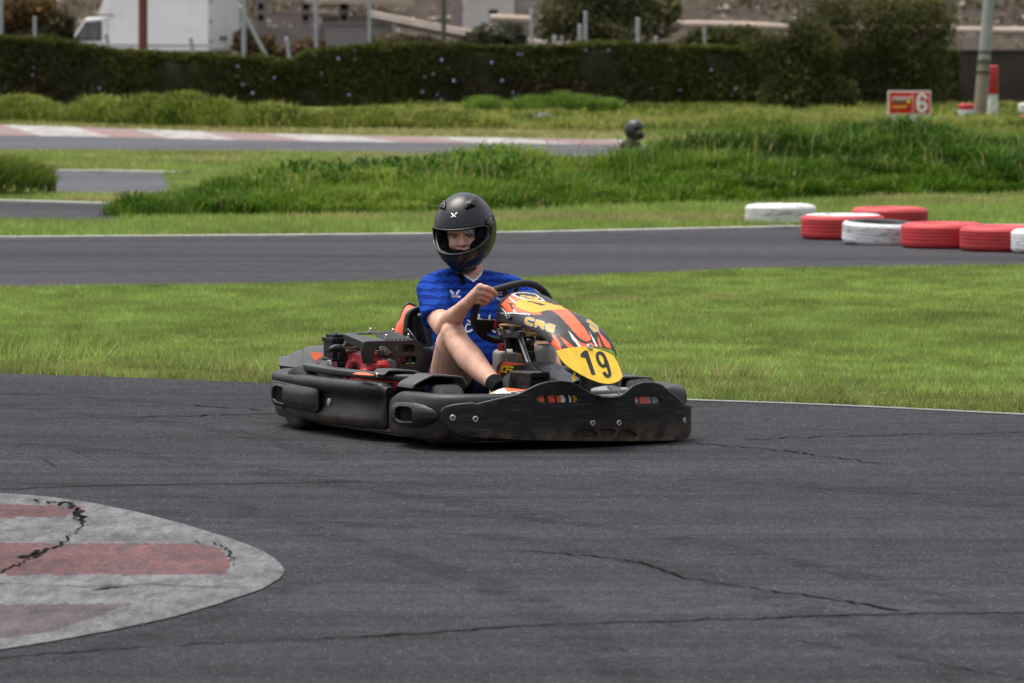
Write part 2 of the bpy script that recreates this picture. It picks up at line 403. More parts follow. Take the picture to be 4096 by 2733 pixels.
# painted tip of the kerb in the left foreground
def apex_kerb():
    m, nt, b, N, L = newmat('apex_paint')
    a = N('ShaderNodeAttribute'); a.attribute_name = 'Col'; tc = N('ShaderNodeTexCoord').outputs['Object']
    mp = N('ShaderNodeMapping'); L(tc, mp.inputs['Vector']); mp.inputs['Scale'].default_value = (1, .22, 1)
    n = noise_node(nt, 16, 8, mp.outputs[0], .72); n2 = noise_node(nt, 80, 3, tc, .6); n3 = noise_node(nt, 2.2, 5, tc, .6)
    wear = ramp(nt, n.outputs['Fac'], [(.40, (0,)*3), (.72, (.92,)*3)]).outputs['Color']
    c = mixn(nt, wear, a.outputs['Color'], (.055, .054, .06, 1))
    sp_ = noise_node(nt, 9, 9, mp.outputs[0], .8); rd = N('ShaderNodeSeparateColor'); L(a.outputs['Color'], rd.inputs[0]); gt = N('ShaderNodeMath'); gt.operation = 'SUBTRACT'; L(rd.outputs[0], gt.inputs[0]); L(rd.outputs[1], gt.inputs[1]); g2_ = N('ShaderNodeMath'); g2_.operation = 'GREATER_THAN'; L(gt.outputs[0], g2_.inputs[0]); g2_.inputs[1].default_value = .1
    pk = N('ShaderNodeMath'); pk.operation = 'MULTIPLY'; L(g2_.outputs[0], pk.inputs[0]); L(ramp(nt, sp_.outputs['Fac'], [(.6, (0,)*3), (.68, (.8,)*3)]).outputs['Color'], pk.inputs[1]); c = mixn(nt, pk.outputs[0], c, (.42, .09, .075, 1))
    c = mixn(nt, .75, c, ramp(nt, n2.outputs['Fac'], [(.3, (.45,)*3), (.7, (1.5,)*3)]).outputs['Color'], 'MULTIPLY')
    c = mixn(nt, .7, c, ramp(nt, n3.outputs['Fac'], [(.3, (.6,)*3), (.7, (1.2,)*3)]).outputs['Color'], 'MULTIPLY')
    L(c, b.inputs['Base Color']); b.inputs['Roughness'].default_value = .9; b.inputs['Specular IOR Level'].default_value = .06; bumpn(nt, b, n2.outputs['Fac'], .4, .006)
    top = [(-300, 1108), (0, 1131), (100, 1138), (210, 1153), (330, 1178), (430, 1205), (530, 1235), (600, 1262), (630, 1281), (645, 1295), (651, 1304)]
    bot = [(652.5, 1310), (650.5, 1317), (641, 1328), (600, 1352), (500, 1385), (400, 1415), (250, 1447), (120, 1471), (0, 1490), (-300, 1545)]
    outl = spline(top+bot, 140)
    mb = MB(); VV = 75; us = np.concatenate([np.linspace(-300, 620, 150), np.linspace(620, 652.4, 40)[1:]])
    top_u = [p[0] for p in outl[:len(outl)//2+6]]
    tf = lambda u: np.interp(u, [p[0] for p in top+[bot[0]]], [p[1] for p in top+[bot[0]]])
    bf = lambda u: np.interp(u, [p[0] for p in bot[::-1]], [p[1] for p in bot[::-1]])
    red = (.15, .078, .079); white = (.17, .17, .175)
    bands = [((-300, 1140), (195, 1163), (150, 1187), (-300, 1188)), ((-300, 1247), (455, 1247), (505, 1258), (530, 1290), (520, 1318), (-300, 1320)), ((-300, 1388), (300, 1385), (120, 1450), (-300, 1500))]
    for i in range(len(us)-1):
        u0, u1 = us[i], us[i+1]
        for k in range(VV):
            q = []
            for u, f in ((u0, k/VV), (u1, k/VV), (u1, (k+1)/VV), (u0, (k+1)/VV)):
                v = tf(u)*(1-f)+bf(u)*f; q.append(G(u, v, .008))
            uc = (u0+u1)/2; vc = tf(uc)*(1-(k+.5)/VV)+bf(uc)*(k+.5)/VV
            col = white
            for j, bd in enumerate(bands):
                if inpoly(uc, vc, bd): col = red if j < 2 else (.115, .095, .098)
            mb.add(q, [(0, 1, 2, 3)], col)
    o = mb.build('kerb', m, sm=0); tag(o, 'flat painted kerb tip with worn grey and red bands in the near left corner', None, None, 'structure')
apex_kerb()

# cracks and rubber marks of the asphalt
CRK = M('crack', (.017, .017, .018), .95, spec=.0)
def crack(pts, w, jit, z=.0075, mat=CRK, label='dark crack'):
    rr = random.Random(int(pts[0][0]*7+pts[0][1])); P = [G(*p) for p in pts]
    fine = []
    for a, b in zip(P[:-1], P[1:]):
        n = max(3, int(np.linalg.norm(b-a)/.035))
        for k in range(n):
            p = a+(b-a)*k/n; fine.append(p+np.array([rr.uniform(-1, 1)*jit*.5, rr.gauss(0, 1)*jit, 0]))
    fine.append(P[-1]); rows = []; ww = 1.
    for i, p in enumerate(fine):
        t = nrm(fine[min(i+1, len(fine)-1)]-fine[max(i-1, 0)]); q = np.array([-t[1], t[0], 0])*.5
        ww = min(1.8, max(.15, ww+rr.uniform(-.35, .35))); e = w*ww/2
        if i in (0, len(fine)-1): e = .0008
        rows.append([p+q*e+np.array([0, 0, z]), p-q*e+np.array([0, 0, z])])
    return rows
mb = MB()
for pts, w, j in [
    ([(-200, 1128), (0, 1125), (200, 1118), (500, 1114), (800, 1110), (1050, 1115)], .02, .012),
    ([(-100, 900), (0, 905), (200, 915), (400, 930), (610, 945)], .03, .02),
    ([(-100, 970), (0, 968), (300, 960), (640, 952)], .035, .02),
    ([(-200, 1525), (0, 1515), (300, 1490), (600, 1475), (900, 1463), (1200, 1440), (1600, 1428), (2000, 1415), (2500, 1408)], .03, .012),
    ([(1180, 1268), (1250, 1272), (1400, 1283), (1480, 1296), (1530, 1315), (1570, 1330), (1750, 1358), (1950, 1385), (2070, 1407)], .02, .014),
    ([(1500, 1430), (1640, 1452), (1800, 1470), (2050, 1510), (2280, 1552), (2500, 1590)], .016, .014),
    ([(1590, 1020), (1800, 1037), (2000, 1065), (2400, 1094)], .022, .02),
    ([(1700, 1012), (1900, 1005), (2450, 993)], .02, .02),
    ([(100, 1055), (125, 1075)], .005, .02), ([(160, 1032), (225, 1065)], .004, .01)]:
    mb.grid(crack(pts, w, j))
tag(mb.build('asphalt_cracks', CRK, sm=0), 'thin dark cracks running across the near asphalt', None, None, 'stuff')
mb = MB()
for pts, w, j in [
    ([(110, 1158), (145, 1163), (175, 1172), (188, 1190), (184, 1215), (160, 1238), (130, 1258), (85, 1280), (50, 1302), (-20, 1325)], .036, .03),
    ([(112, 1160), (140, 1160), (160, 1165)], .04, .03), ([(180, 1175), (170, 1190), (190, 1205)], .025, .03), ([(40, 1285), (75, 1280), (85, 1270)], .05, .03),
    ([(-50, 1344), (100, 1350), (200, 1355), (350, 1348), (450, 1352), (560, 1358)], .03, .014), ([(210, 1361), (300, 1352)], .03, .012),
    ([(430, 1248), (500, 1256), (525, 1272), (535, 1290), (525, 1312)], .014, .03), ([(60, 1150), (90, 1158)], .02, .02)]:
    mb.grid(crack(pts, w, j, .0115))
tag(mb.build('kerb_cracks', CRK, sm=0), 'ragged black cracks breaking the painted kerb tip', None, None, 'stuff')
def mark_mat():
    m, nt, b, N, L = newmat('rubber_mark'); tc = N('ShaderNodeTexCoord').outputs['Object']
    n = noise_node(nt, 5, 6, tc, .7); b.inputs['Base Color'].default_value = (.018, .018, .02, 1); b.inputs['Roughness'].default_value = .9; b.inputs['Specular IOR Level'].default_value = .05
    L(ramp(nt, n.outputs['Fac'], [(.42, (0,)*3), (.75, (.38,)*3)]).outputs['Color'], b.inputs['Alpha']); return m
RUB = mark_mat(); mb = MB()
for k, (pts, w) in enumerate([([(700, 1200), (1100, 1230), (1500, 1300), (1900, 1420), (2300, 1600)], .14), ([(900, 1170), (1400, 1215), (1900, 1310), (2500, 1480)], .12),
    ([(-200, 1010), (300, 1045), (900, 1130), (1300, 1200)], .2), ([(-200, 1090), (400, 1140), (800, 1250), (1200, 1380), (1500, 1600)], .16),
    ([(300, 1420), (500, 1400), (700, 1340)], .12), ([(150, 1520), (420, 1440), (560, 1400)], .1), ([(1600, 1100), (2000, 1130), (2500, 1190)], .2), ([(0, 930), (500, 990), (800, 1060)], .16)]):
    P = spline(gp(pts), 60); rows = []
    for i, p in enumerate(P):
        t = nrm(P[min(i+1, len(P)-1)]-P[max(i-1, 0)]); q = np.array([-t[1], t[0], 0])*w/2; z = np.array([0, 0, .0060+.0001*k]); rows.append([p+q+z, p-q+z])
    mb.grid(rows)
tag(mb.build('tyre_marks', RUB, sm=0), 'faint dark rubber streaks curving over the near asphalt', None, None, 'stuff')

# loose aggregate standing proud of the near asphalt
def grit():
    n = 70000; y = 12.5+14.5*RNG.random(n)**1.15; x = (RNG.random(n)-.5)*(y*.235); k = y < np.interp(x, [p[0] for p in near], [p[1] for p in near])-.03; x, y = x[k], y[k]; n = len(x)
    r = .0016+.0018*RNG.random(n)**1.6; h = r*(.5+.5*RNG.random(n)); a = RNG.random(n)*2*PI; v = []
    for j in range(3): v.append(np.stack([x+r*np.cos(a+j*2.094), y+r*np.sin(a+j*2.094), np.full(n, .0045)], 1))
    v.append(np.stack([x+r*.2*np.cos(a), y, .0045+h], 1)); v = np.stack(v, 1).reshape(-1, 3); o = (np.arange(n)*4)[:, None, None]
    f = (o+np.array([[0, 1, 3], [1, 2, 3], [2, 0, 3]])[None]).reshape(-1, 3); g = (.02+.13*RNG.random(n)**2.); c = np.repeat(np.stack([g, g*.985, g*1.04], 1), 4, 0)
    flatmesh('asphalt_grit', v, f, attr_mat('grit', .8, .3, 0, .1, 5), c, 'stuff', 'coarse grey aggregate speckling the near asphalt')
grit()
# ---------------------------------------------------------------- grass
GRASS = attr_mat('grass_blades', .6, .08, .3, .3, .8)
def scatter(poly, dens, ymin=None):
    P = np.asarray([p[:2] for p in poly], float); lo, hi = P.min(0), P.max(0)
    n = int(dens*(hi[0]-lo[0])*(hi[1]-lo[1])); q = lo+RNG.random((n, 2))*(hi-lo)
    return q[inpoly(q[:, 0], q[:, 1], P)]
_pt = RNG.random((64, 64))
def vnoise(x, y, s):                     # cheap value noise for patchiness
    x = np.asarray(x)*s; y = np.asarray(y)*s; xi = np.floor(x).astype(int); yi = np.floor(y).astype(int); fx = smooth(x-xi); fy = smooth(y-yi)
    g = lambda a, b: _pt[a % 64, b % 64]
    return (g(xi, yi)*(1-fx)+g(xi+1, yi)*fx)*(1-fy)+(g(xi, yi+1)*(1-fx)+g(xi+1, yi+1)*fx)*fy
def blades(q, z, h, w, lean, c0, c1, c2, seg=1, dry=.25, cn=None, dirb=None, patch=.5, fine=6.):
    n = len(q); a = RNG.random(n)*2*PI; h = h*(.55+.75*RNG.random(n)); b = RNG.random(n)*2*PI
    side = np.stack([np.cos(a), np.sin(a), np.zeros(n)], 1)*(w*(.6+.8*RNG.random(n)))[:, None]/2
    ln = np.stack([np.cos(b), np.sin(b), np.zeros(n)], 1)*(lean*(.2+1.1*RNG.random(n))*h)[:, None]
    if dirb is not None: ln = ln+np.asarray(dirb)*h[:, None]
    base = np.stack([q[:, 0], q[:, 1], z], 1); up = np.array([0, 0, 1.])
    f = RNG.random(n)[:, None]; pn = (vnoise(q[:, 0], q[:, 1], patch)*.6+vnoise(q[:, 0], q[:, 1], patch*4.3)*.4)[:, None]
    col = np.asarray(c0)*(1-f)+np.asarray(c1)*f
    dm = np.clip((pn-(1-dry)+.25*(RNG.random(n)[:, None]-.5))*5, 0, 1); col = col*(1-dm)+np.asarray(c2)*dm
    col *= (.8+.4*RNG.random(n))[:, None]
    col *= (.82+.36*vnoise(q[:, 0], q[:, 1], patch*1.9))[:, None]*(.74+.52*vnoise(q[:, 0]+5, q[:, 1]*.55, fine))[:, None]
    if seg == 1:
        v = np.stack([base-side, base+side, base+ln+up*h[:, None]], 1).reshape(-1, 3)
        fc = np.arange(n*3).reshape(n, 3); return v, fc, np.repeat(col, 3, 0)
    t1 = base+ln*.32+up*(h*.62)[:, None]; t2 = base+ln+up*(h*.9)[:, None]
    v = np.stack([base-side, base+side, t1-side*.8, t1+side*.8, t2-side*.1, t2+side*.1], 1).reshape(-1, 3)
    o = (np.arange(n)*6)[:, None]
    fc = np.stack([o+np.array([[0, 1, 3, 2]]), o+np.array([[2, 3, 5, 4]])], 1).reshape(-1, 4)
    return v, fc, np.repeat(col, 6, 0)
def join(parts):
    o = 0; V = []; Fs = []; Cs = []
    for v, f, c in parts: V.append(v); Fs.append(f+o); Cs.append(c); o += len(v)
    return np.concatenate(V), np.concatenate(Fs), np.concatenate(Cs)
LG0, LG1, LDRY = (.24, .335, .07), (.36, .45, .135), (.5, .44, .2)
isl = [(-900, 832)]+E_near[3:10]+[(3400, 1008)]+[(3400, 602)]+E_t2lo[::-1][2:8]+[(-900, 664)]
islp = [tuple(G(*p)[:2]) for p in isl]
q = scatter(islp, 3600)
D_edge = np.interp(q[:, 0], [p[0] for p in near], [p[1] for p in near]); de = q[:, 1]-D_edge
hh = .017+.016*vnoise(q[:, 0], q[:, 1], 1.2)+.02*np.exp(-(de/.35)**2)
p1 = blades(q, np.full(len(q), .0), hh, .0065, .6, LG0, LG1, LDRY, 1, .22, patch=.7)
qe = scatter(islp, 2000); de = qe[:, 1]-np.interp(qe[:, 0], [p[0] for p in near], [p[1] for p in near])
keep = RNG.random(len(qe)) < np.exp(-(de/1.2)**2)*(.4+.9*vnoise(qe[:, 0], qe[:, 1], .9)); qe = qe[keep]
p2 = blades(qe, np.zeros(len(qe)), np.full(len(qe), .038), .008, .8, (.2, .2, .06), (.3, .26, .11), (.38, .3, .16), 1, .5, patch=1.2)
# a few taller tufts on the left of the lawn
tc_ = [G(70, 820), G(95, 800), G(30, 812), G(150, 826), G(590, 850), G(560, 858), G(430, 850), G(1700, 870), G(1500, 872)]
qt = np.concatenate([c[:2]+RNG.normal(0, .1, (260, 2))*[1.4, 1] for c in tc_]); p3 = blades(qt, np.zeros(len(qt)), np.full(len(qt), .085), .009, .8, LG0, LG1, LDRY, 1, .4)
v, f, c = join([p1, p2, p3])
flatmesh('lawn_grass', v, f, GRASS, c, 'stuff', 'mown bright green lawn strip behind the kart')
E_mb = [(-900, 512), (280, 505), (600, 502), (900, 496), (1140, 489), (1400, 477), (1700, 471), (2000, 456), (2350, 448), (2900, 440)]
ver = [(-900, 554)]+E_t2hi[2:7]+[(3000, 519), (3000, 440)]+E_mb[::-1][1:9]+[(250, 514), (0, 512), (-900, 505)]
q = scatter([tuple(G(*p)[:2]) for p in ver], 900)
p1 = blades(q, np.zeros(len(q)), .05+.03*vnoise(q[:, 0], q[:, 1], .8), .012, .5, LG0, LG1, LDRY, 1, .35, patch=.5)
strip = [(-500, 443), (0, 444), (330, 447), (400, 450), (318, 469), (0, 460), (-500, 456)]
q = scatter([tuple(G(*p)[:2]) for p in strip], 500); p2 = blades(q, np.zeros(len(q)), np.full(len(q), .05), .014, .5, LG0, LG1, LDRY, 1, .6, patch=.5)
far = [(-500, 341), (0, 347), (850, 351), (990, 357), (1100, 372), (600, 400), (425, 397), (105, 393), (-500, 392)]
q = scatter([tuple(G(*p)[:2]) for p in far], 260); p3 = blades(q, np.zeros(len(q)), np.full(len(q), .055), .02, .5, LG0, LG1, LDRY, 1, .45, patch=.25)
far2 = [(-500, 262), (0, 287), (600, 306), (1430, 321), (2000, 330), (2000, 300), (1130, 297), (0, 279), (-500, 262)]
q = scatter([tuple(G(*p)[:2]) for p in far2], 120); q = q[q[:, 1] < 96]; p4 = blades(q, np.zeros(len(q)), np.full(len(q), .07), .03, .5, (.16, .22, .04), (.26, .3, .07), LDRY, 1, .6, patch=.2)
q = scatter([tuple(G(*p)[:2]) for p in [(372, 399), (760, 399), (560, 445), (330, 448), (388, 444)]], 420); p5 = blades(q, np.zeros(len(q)), np.full(len(q), .06), .016, .5, LG0, LG1, LDRY, 1, .4, patch=.4)
q = scatter([tuple(G(*p)[:2]) for p in [(1480, 301), (2900, 301), (2900, 338), (1480, 338)]], 130); p6 = blades(q, np.zeros(len(q)), np.full(len(q), .11), .03, .6, (.12, .2, .03), (.24, .32, .06), LDRY, 1, .4, patch=.3)
v, f, c = join([p1, p2, p3, p4, p5, p6])
flatmesh('verge_grass', v, f, GRASS, c, 'stuff', 'short grass verges between the farther stretches of track')

# tall grass mound behind the track
xF = [G(*p)[0] for p in E_mb]; yF = [G(*p)[1] for p in E_mb]
T_u = [270, 330, 420, 500, 600, 700, 800, 900, 980, 1020, 1130, 1300, 1450, 1550, 1700, 1800, 1900, 2100, 2350, 2900]
T_v = [494, 462, 425, 396, 380, 368, 378, 368, 372, 364, 362, 364, 346, 327, 307, 301, 298, 291, 294, 296]
def mound(x, y):
    f = np.interp(x, xF, yF); cd = np.interp(1175+np.asarray(x)*11933/(f+2), [255, 300, 400, 520], [.6, 1.5, 3., 4.5]); Dp = f+cd; s = 11933/Dp; u = 1175+x*s
    vt = np.interp(u, T_u, T_v); H = np.clip(CH-(vt-60)/s-.18-.02*smooth((u-1380)/80.)-.08*smooth((u-1480)/250.), .07, 2)*np.clip((u-255)/50, 0, 1)
    t = (y-f)/cd
    pr = np.where(t < 0, 0, np.where(t < 1, np.sin(np.clip(t, 0, 1)*PI/2)**.75, np.cos(np.clip((t-1)/1.3, 0, 1)*PI/2)))
    hum = (vnoise(x+9, y, .9)-.5)*.22+(vnoise(x, y+5, 2.1)-.5)*.16
    return np.clip(pr*(H+hum*np.clip(H*3, 0, 1)), 0, None)
gx = np.linspace(xF[1]-.4, 16, 200); gt = np.linspace(0, 1, 50); rows = []
XX = np.repeat(gx[None], 50, 0); YY = np.interp(gx, xF, yF)[None]+gt[:, None]*10.4; ZZ = mound(XX, YY)-.03
vv = np.stack([XX.ravel(), YY.ravel(), ZZ.ravel()], 1); ii = (np.arange(49)[:, None]*200+np.arange(199)[None]).ravel()
SOIL = M('mound_turf', (.05, .085, .014), .95, 0, .4, 2, .5, 30, .1)
flatmesh('grass_mound', vv, np.stack([ii, ii+1, ii+201, ii+200], 1), SOIL, None, 'structure', 'low earth mound under the tall grass', sm=True)
def clumps(cx, cy, cz, per, rad, h, w, palette, lean=.55, dry=.15):
    m = len(cx); idx = np.repeat(np.arange(m), per); n = len(idx); a = RNG.random(n)*2*PI; r = np.sqrt(RNG.random(n)); sc = (.6+.8*RNG.random(m))[idx]; h = h if np.isscalar(h) else np.asarray(h)[idx]
    q = np.stack([cx[idx]+r*np.cos(a)*rad*sc, cy[idx]+r*np.sin(a)*rad*sc], 1); hh = h*sc*(.6+.6*RNG.random(n)); side = np.stack([-np.sin(a), np.cos(a), np.zeros(n)], 1)*(w*(.6+.8*RNG.random(n)))[:, None]/2
    b2 = a+RNG.normal(0, .7, n); ln = np.stack([np.cos(b2), np.sin(b2), np.zeros(n)], 1)*(lean*(.3+r)*hh*(.5+RNG.random(n)))[:, None]+np.array([.12, -.22, 0])*hh[:, None]
    base = np.stack([q[:, 0], q[:, 1], cz[idx]-.03], 1); up = np.array([0, 0, 1.]); t1 = base+ln*.3+up*(hh*.65)[:, None]; t2 = base+ln+up*(hh*(.95-.35*r))[:, None]
    v = np.stack([base-side, base+side, t1-side*.85, t1+side*.85, t2-side*.1, t2+side*.1], 1).reshape(-1, 3); o = (np.arange(n)*6)[:, None]
    fc = np.stack([o+np.array([[0, 1, 3, 2]]), o+np.array([[2, 3, 5, 4]])], 1).reshape(-1, 4)
    pal = np.array(palette); t = np.clip(1.5*(.5*vnoise(cx, cy, .7)+.5*vnoise(cx+40, cy, .28)-.5)+.5+RNG.normal(0, .2, m), 0, .999)*(len(pal)-1); k = t.astype(int); f = (t-k)[:, None]; cc = pal[k]*(1-f)+pal[np.minimum(k+1, len(pal)-1)]*f
    col = cc[idx]*(.75+.5*RNG.random(n))[:, None]; dm = RNG.random(n) < dry*.5; col[dm] = np.array((.4, .36, .13))*(.6+.6*RNG.random(dm.sum()))[:, None]
    return v, fc, np.repeat(col, 6, 0)
MPAL = [(.024, .07, .005), (.06, .145, .010), (.11, .22, .016), (.18, .30, .028), (.31, .39, .07)]
m_c = 5600; x = xF[1]-.3+RNG.random(m_c)*(14.5-xF[1]); y = np.interp(x, xF, yF)+RNG.random(m_c)**1.25*6.4-.1; z = mound(x, y); k = z > .035; x, y, z = x[k], y[k], z[k]
pa = clumps(x, y, z, 60, .15, .27*np.clip(.35+z*2., 0, 1), .0105, MPAL, .8)
n = 1400; x = xF[1]+.5+RNG.random(n)*(14-xF[1]); y = np.interp(x, xF, yF)+RNG.random(n)*5.5; z = mound(x, y); k = (z > .12) & (vnoise(x, y, .6) > .45); x, y, z = x[k], y[k], z[k]
pb = blades(np.stack([x, y], 1), z, .32+.12*RNG.random(len(x)), .011, .45, (.2, .27, .055), (.3, .34, .11), (.36, .31, .13), 2, .5, patch=.5)
n = 14000; x = xF[1]+.8+RNG.random(n)*(14-xF[1]); y = np.interp(x, xF, yF)+.5+RNG.random(n)*5.; z = mound(x, y); k = (z > .15) & (vnoise(x+31, y, .5) > .62); x, y, z = x[k], y[k], z[k]
pc = blades(np.stack([x, y], 1), z+.05+.16*RNG.random(len(x)), np.full(len(x), .06), .03, 1.2, (.03, .09, .015), (.06, .14, .022), (.1, .16, .03), 2, .2, patch=.5)
bc = AT(15, 440, 53.5); n = 6000; r = np.sqrt(RNG.random(n)); a = RNG.random(n)*2*PI
x = bc[0]-.12+r*np.cos(a)*.62; y = bc[1]+r*np.sin(a)*.8; z = np.sqrt(np.clip(1-r*r, 0, 1))*.25
pd = blades(np.stack([x, y], 1), z, np.full(n, .17), .014, .9, (.09, .15, .016), (.18, .22, .04), (.26, .23, .07), 2, .45)
v, f, c = join([pa, pb, pc, pd])
flatmesh('mound_grass', v, f, GRASS, c, 'stuff', 'tall shaggy green grass covering the mound behind the driver')

# far band of tussocks in front of the hedge
TV_u = [-400, 0, 60, 120, 180, 205, 300, 400, 450, 520, 600, 700, 780, 850, 950, 1050, 1120, 1160, 1200, 1300, 1400, 1500, 1600, 1650, 1700, 1800, 1900, 1990, 2030, 2140, 2250, 2350, 2700]
TV_v = [228, 225, 220, 222, 243, 222, 222, 208, 211, 232, 235, 240, 250, 247, 252, 255, 259, 280, 268, 258, 262, 266, 256, 246, 248, 261, 248, 260, 289, 289, 288, 292, 295]
TB_u = [-400, 0, 600, 1130, 1500, 2700]; TB_v = [268, 280, 297, 299, 303, 306]
def band(x, d):                          # d in 0..1 front to back
    u0 = 1175+x*11933/90; vb = np.interp(u0, TB_u, TB_v); y0 = CH*11933/(vb-60); y = y0+d*np.where(u0 < 1150, 3.2, 13.)
    s = 11933/(y0+np.where(u0 < 1150, 1.5, 8.)); u = 1175+x*s; H = np.clip(CH-(np.interp(u, TV_u, TV_v)-60)/s-.12, .02, 1.5)
    lump = .24+.76*np.abs(np.sin(x*3.0+1.3*np.sin(x*1.1)+d*np.where(u0 < 1150, 0., 6.)))**.6
    pr = np.where(d < .45, np.sin(np.clip(d/.45, 0, 1)*PI/2)**.6, np.cos(np.clip((d-.45)/.55, 0, 1)*PI/2)**.6)
    return y, pr*H*lump*(.85+.3*vnoise(x, y, 1.1))
xs = np.linspace(-13, 13, 240); ds = np.linspace(0, 1, 16)
XX = np.repeat(xs[None], 16, 0); YY, ZZ = band(XX, ds[:, None]); vv = np.stack([XX.ravel(), YY.ravel(), ZZ.ravel()-.04], 1); ii = (np.arange(15)[:, None]*240+np.arange(239)[None]).ravel()
flatmesh('grass_bank', vv, np.stack([ii, ii+1, ii+241, ii+240], 1), SOIL, None, 'structure', 'low bank under the grass tussocks by the hedge', sm=True)
n = 30000; x = -12.5+25*RNG.random(n); d = RNG.random(n)**1.25*.8; y, z = band(x, d); uu = 1175+x*11933/y; k = ~((uu > 1990) & (uu < 2175) & (y < 93)); x, y, z = x[k], y[k], z[k]
pa = blades(np.stack([x, y], 1), z-.05, .1+.1*vnoise(x, y, 1.5), .022, .9, (.12, .18, .024), (.26, .32, .06), (.4, .36, .12), 2, .4, dirb=(0, -.35, 0), patch=.3)
qs = []; zs = []
for (u, w_, h_) in [(1230, 60, .18), (1290, 25, .26), (1330, 40, .2), (1390, 30, .12), (1110, 40, .16)]:
    c0 = AT(u, 262, 103); n = 1500; r = np.sqrt(RNG.random(n)); a = RNG.random(n)*2*PI; qs.append(np.stack([c0[0]+r*np.cos(a)*w_/115, c0[1]+r*np.sin(a)*.6], 1)); zs.append(np.sqrt(1-r*r)*h_)
pb = blades(np.concatenate(qs), np.concatenate(zs), np.full(7500, .2), .02, .9, (.11, .2, .03), (.2, .3, .05), (.26, .3, .07), 2, .2)
m_c = 3000; x = -12.5+25*RNG.random(m_c); d = RNG.random(m_c)**1.2*.75; y, z = band(x, d); TP_ = [(.06, .095, .011), (.12, .175, .022), (.215, .28, .045), (.32, .36, .08), (.41, .37, .12)]
uu = 1175+x*11933/y; k = ~((uu > 1990) & (uu < 2175) & (y < 94)); x, y, z = x[k], y[k], z[k]; pc2 = clumps(x, y, z, 30, .22, .19, .024, TP_, .6, .3)
m_c = 700; x = AT(880, 245, 108)[0]+(13-AT(880, 245, 108)[0])*RNG.random(m_c); y = 100+11.5*RNG.random(m_c); pd2 = clumps(x, y, np.zeros(m_c), 34, .3, .17, .03, TP_, .5, .35)
v, f, c = join([pa, pb, pc2, pd2])
flatmesh('tussock_grass', v, f, GRASS, c, 'stuff', 'band of rounded yellow green tussocks along the foot of the hedge')
# ================================================================ GO-KART  (frame: x forward, y to its left, z up)
def plastic(name, v, rough=.5, dirt=True, scr=.35, spec=.35):
    m, nt, b, N, L = newmat(name); tc = N('ShaderNodeTexCoord').outputs['Object']
    n1 = noise_node(nt, 9, 6, tc, .65)
    c = ramp(nt, n1.outputs['Fac'], [(.3, (v*.75, v*.75, v*.78)), (.7, (v*1.35, v*1.33, v*1.3))]).outputs['Color']
    mp = N('ShaderNodeMapping'); L(tc, mp.inputs['Vector']); mp.inputs['Scale'].default_value = (1.2, 1.2, 13)
    n2 = noise_node(nt, 7, 8, mp.outputs[0], .75)
    f = ramp(nt, n2.outputs['Fac'], [(.53, (0,)*3), (.72, (scr,)*3)]).outputs['Color']
    c = mixn(nt, f, c, (.085, .085, .088, 1))
    if dirt:
        sp = N('ShaderNodeSeparateXYZ'); L(tc, sp.inputs[0])
        n3 = noise_node(nt, 14, 6, tc, .7)
        mr = N('ShaderNodeMapRange'); L(sp.outputs['Z'], mr.inputs['Value']); mr.inputs['From Min'].default_value = .135; mr.inputs['From Max'].default_value = .05
        mm = N('ShaderNodeMath'); mm.operation = 'MULTIPLY'; L(mr.outputs[0], mm.inputs[0])
        r3 = ramp(nt, n3.outputs['Fac'], [(.4, (0,)*3), (.62, (.8,)*3)]); L(r3.outputs['Color'], mm.inputs[1])
        c = mixn(nt, mm.outputs[0], c, (.13, .085, .05, 1))
    L(c, b.inputs['Base Color'])
    n4 = noise_node(nt, 30, 5, tc, .7); r = ramp(nt, n4.outputs['Fac'], [(.3, (rough*.8,)*3), (.7, (min(1, rough*1.25),)*3)]); L(r.outputs['Color'], b.inputs['Roughness'])
    b.inputs['Specular IOR Level'].default_value = spec
    bumpn(nt, b, n4.outputs['Fac'], .15, .004)
    return m
BLK = plastic('black_bumper_plastic', .0115, .44, True, .55); BLK2 = plastic('black_grained_plastic', .017, .44, False, .25, .6); BLKD = plastic('scuffed_plate_plastic', .0075, .5, True, .8)
RUBR = M('tyre_rubber', (.022, .022, .024), .8, 0, .3, 20, .3, 120, .3); VOID = M('cavity_shade', (.006, .006, .006), .9, 0, .1, 5, spec=.1)  # the near-black colour stands in for shade inside slots and openings
ORG = M('orange_plastic', (.86, .145, .045), .42, 0, .06, 6, dirt=(.3, .1, .05), dirtamt=.25); STEEL = M('zinc_steel', (.55, .55, .55), .35, .9, .15, 30)
GREYM = M('grey_metal', (.16, .155, .15), .45, .6, .3, 25, dirt=(.08, .05, .03), dirtamt=.5); REDP = M('engine_red', (.42, .03, .04), .4, 0, .25, 18, dirt=(.12, .06, .05), dirtamt=.5, dirtscale=16)
TANK = M('milky_tank_plastic', (.34, .325, .295), .45, 0, .15, 14, dirt=(.2, .18, .15), dirtamt=.4); TAN = M('ochre_tubing', (.42, .27, .1), .45, 0, .25, 30); REDR = M('red_grip', (.5, .03, .03), .45, 0, .15, 30)
YEL = M('yellow_plate_vinyl', (.95, .62, .045), .42, 0, .07, 7, .06, 30, dirt=(.55, .3, .04), dirtamt=.4, dirtscale=20); INK = M('black_ink', (.02, .02, .022), .5, 0, .15, 40); WHT = M('white_vinyl', (.75, .75, .75), .5, 0, .06, 20)
SEATG = M('seat_grey_liner', (.1, .105, .11), .55, 0, .2, 20); FRAME = M('frame_steel', (.05, .05, .055), .4, .7, .2, 20); SIL = M('silver_decal', (.28, .28, .28), .45, .2, .3, 15)
PAINT = attr_mat('decal_print', .42, .3, 0, .1, 9, .04, 60)

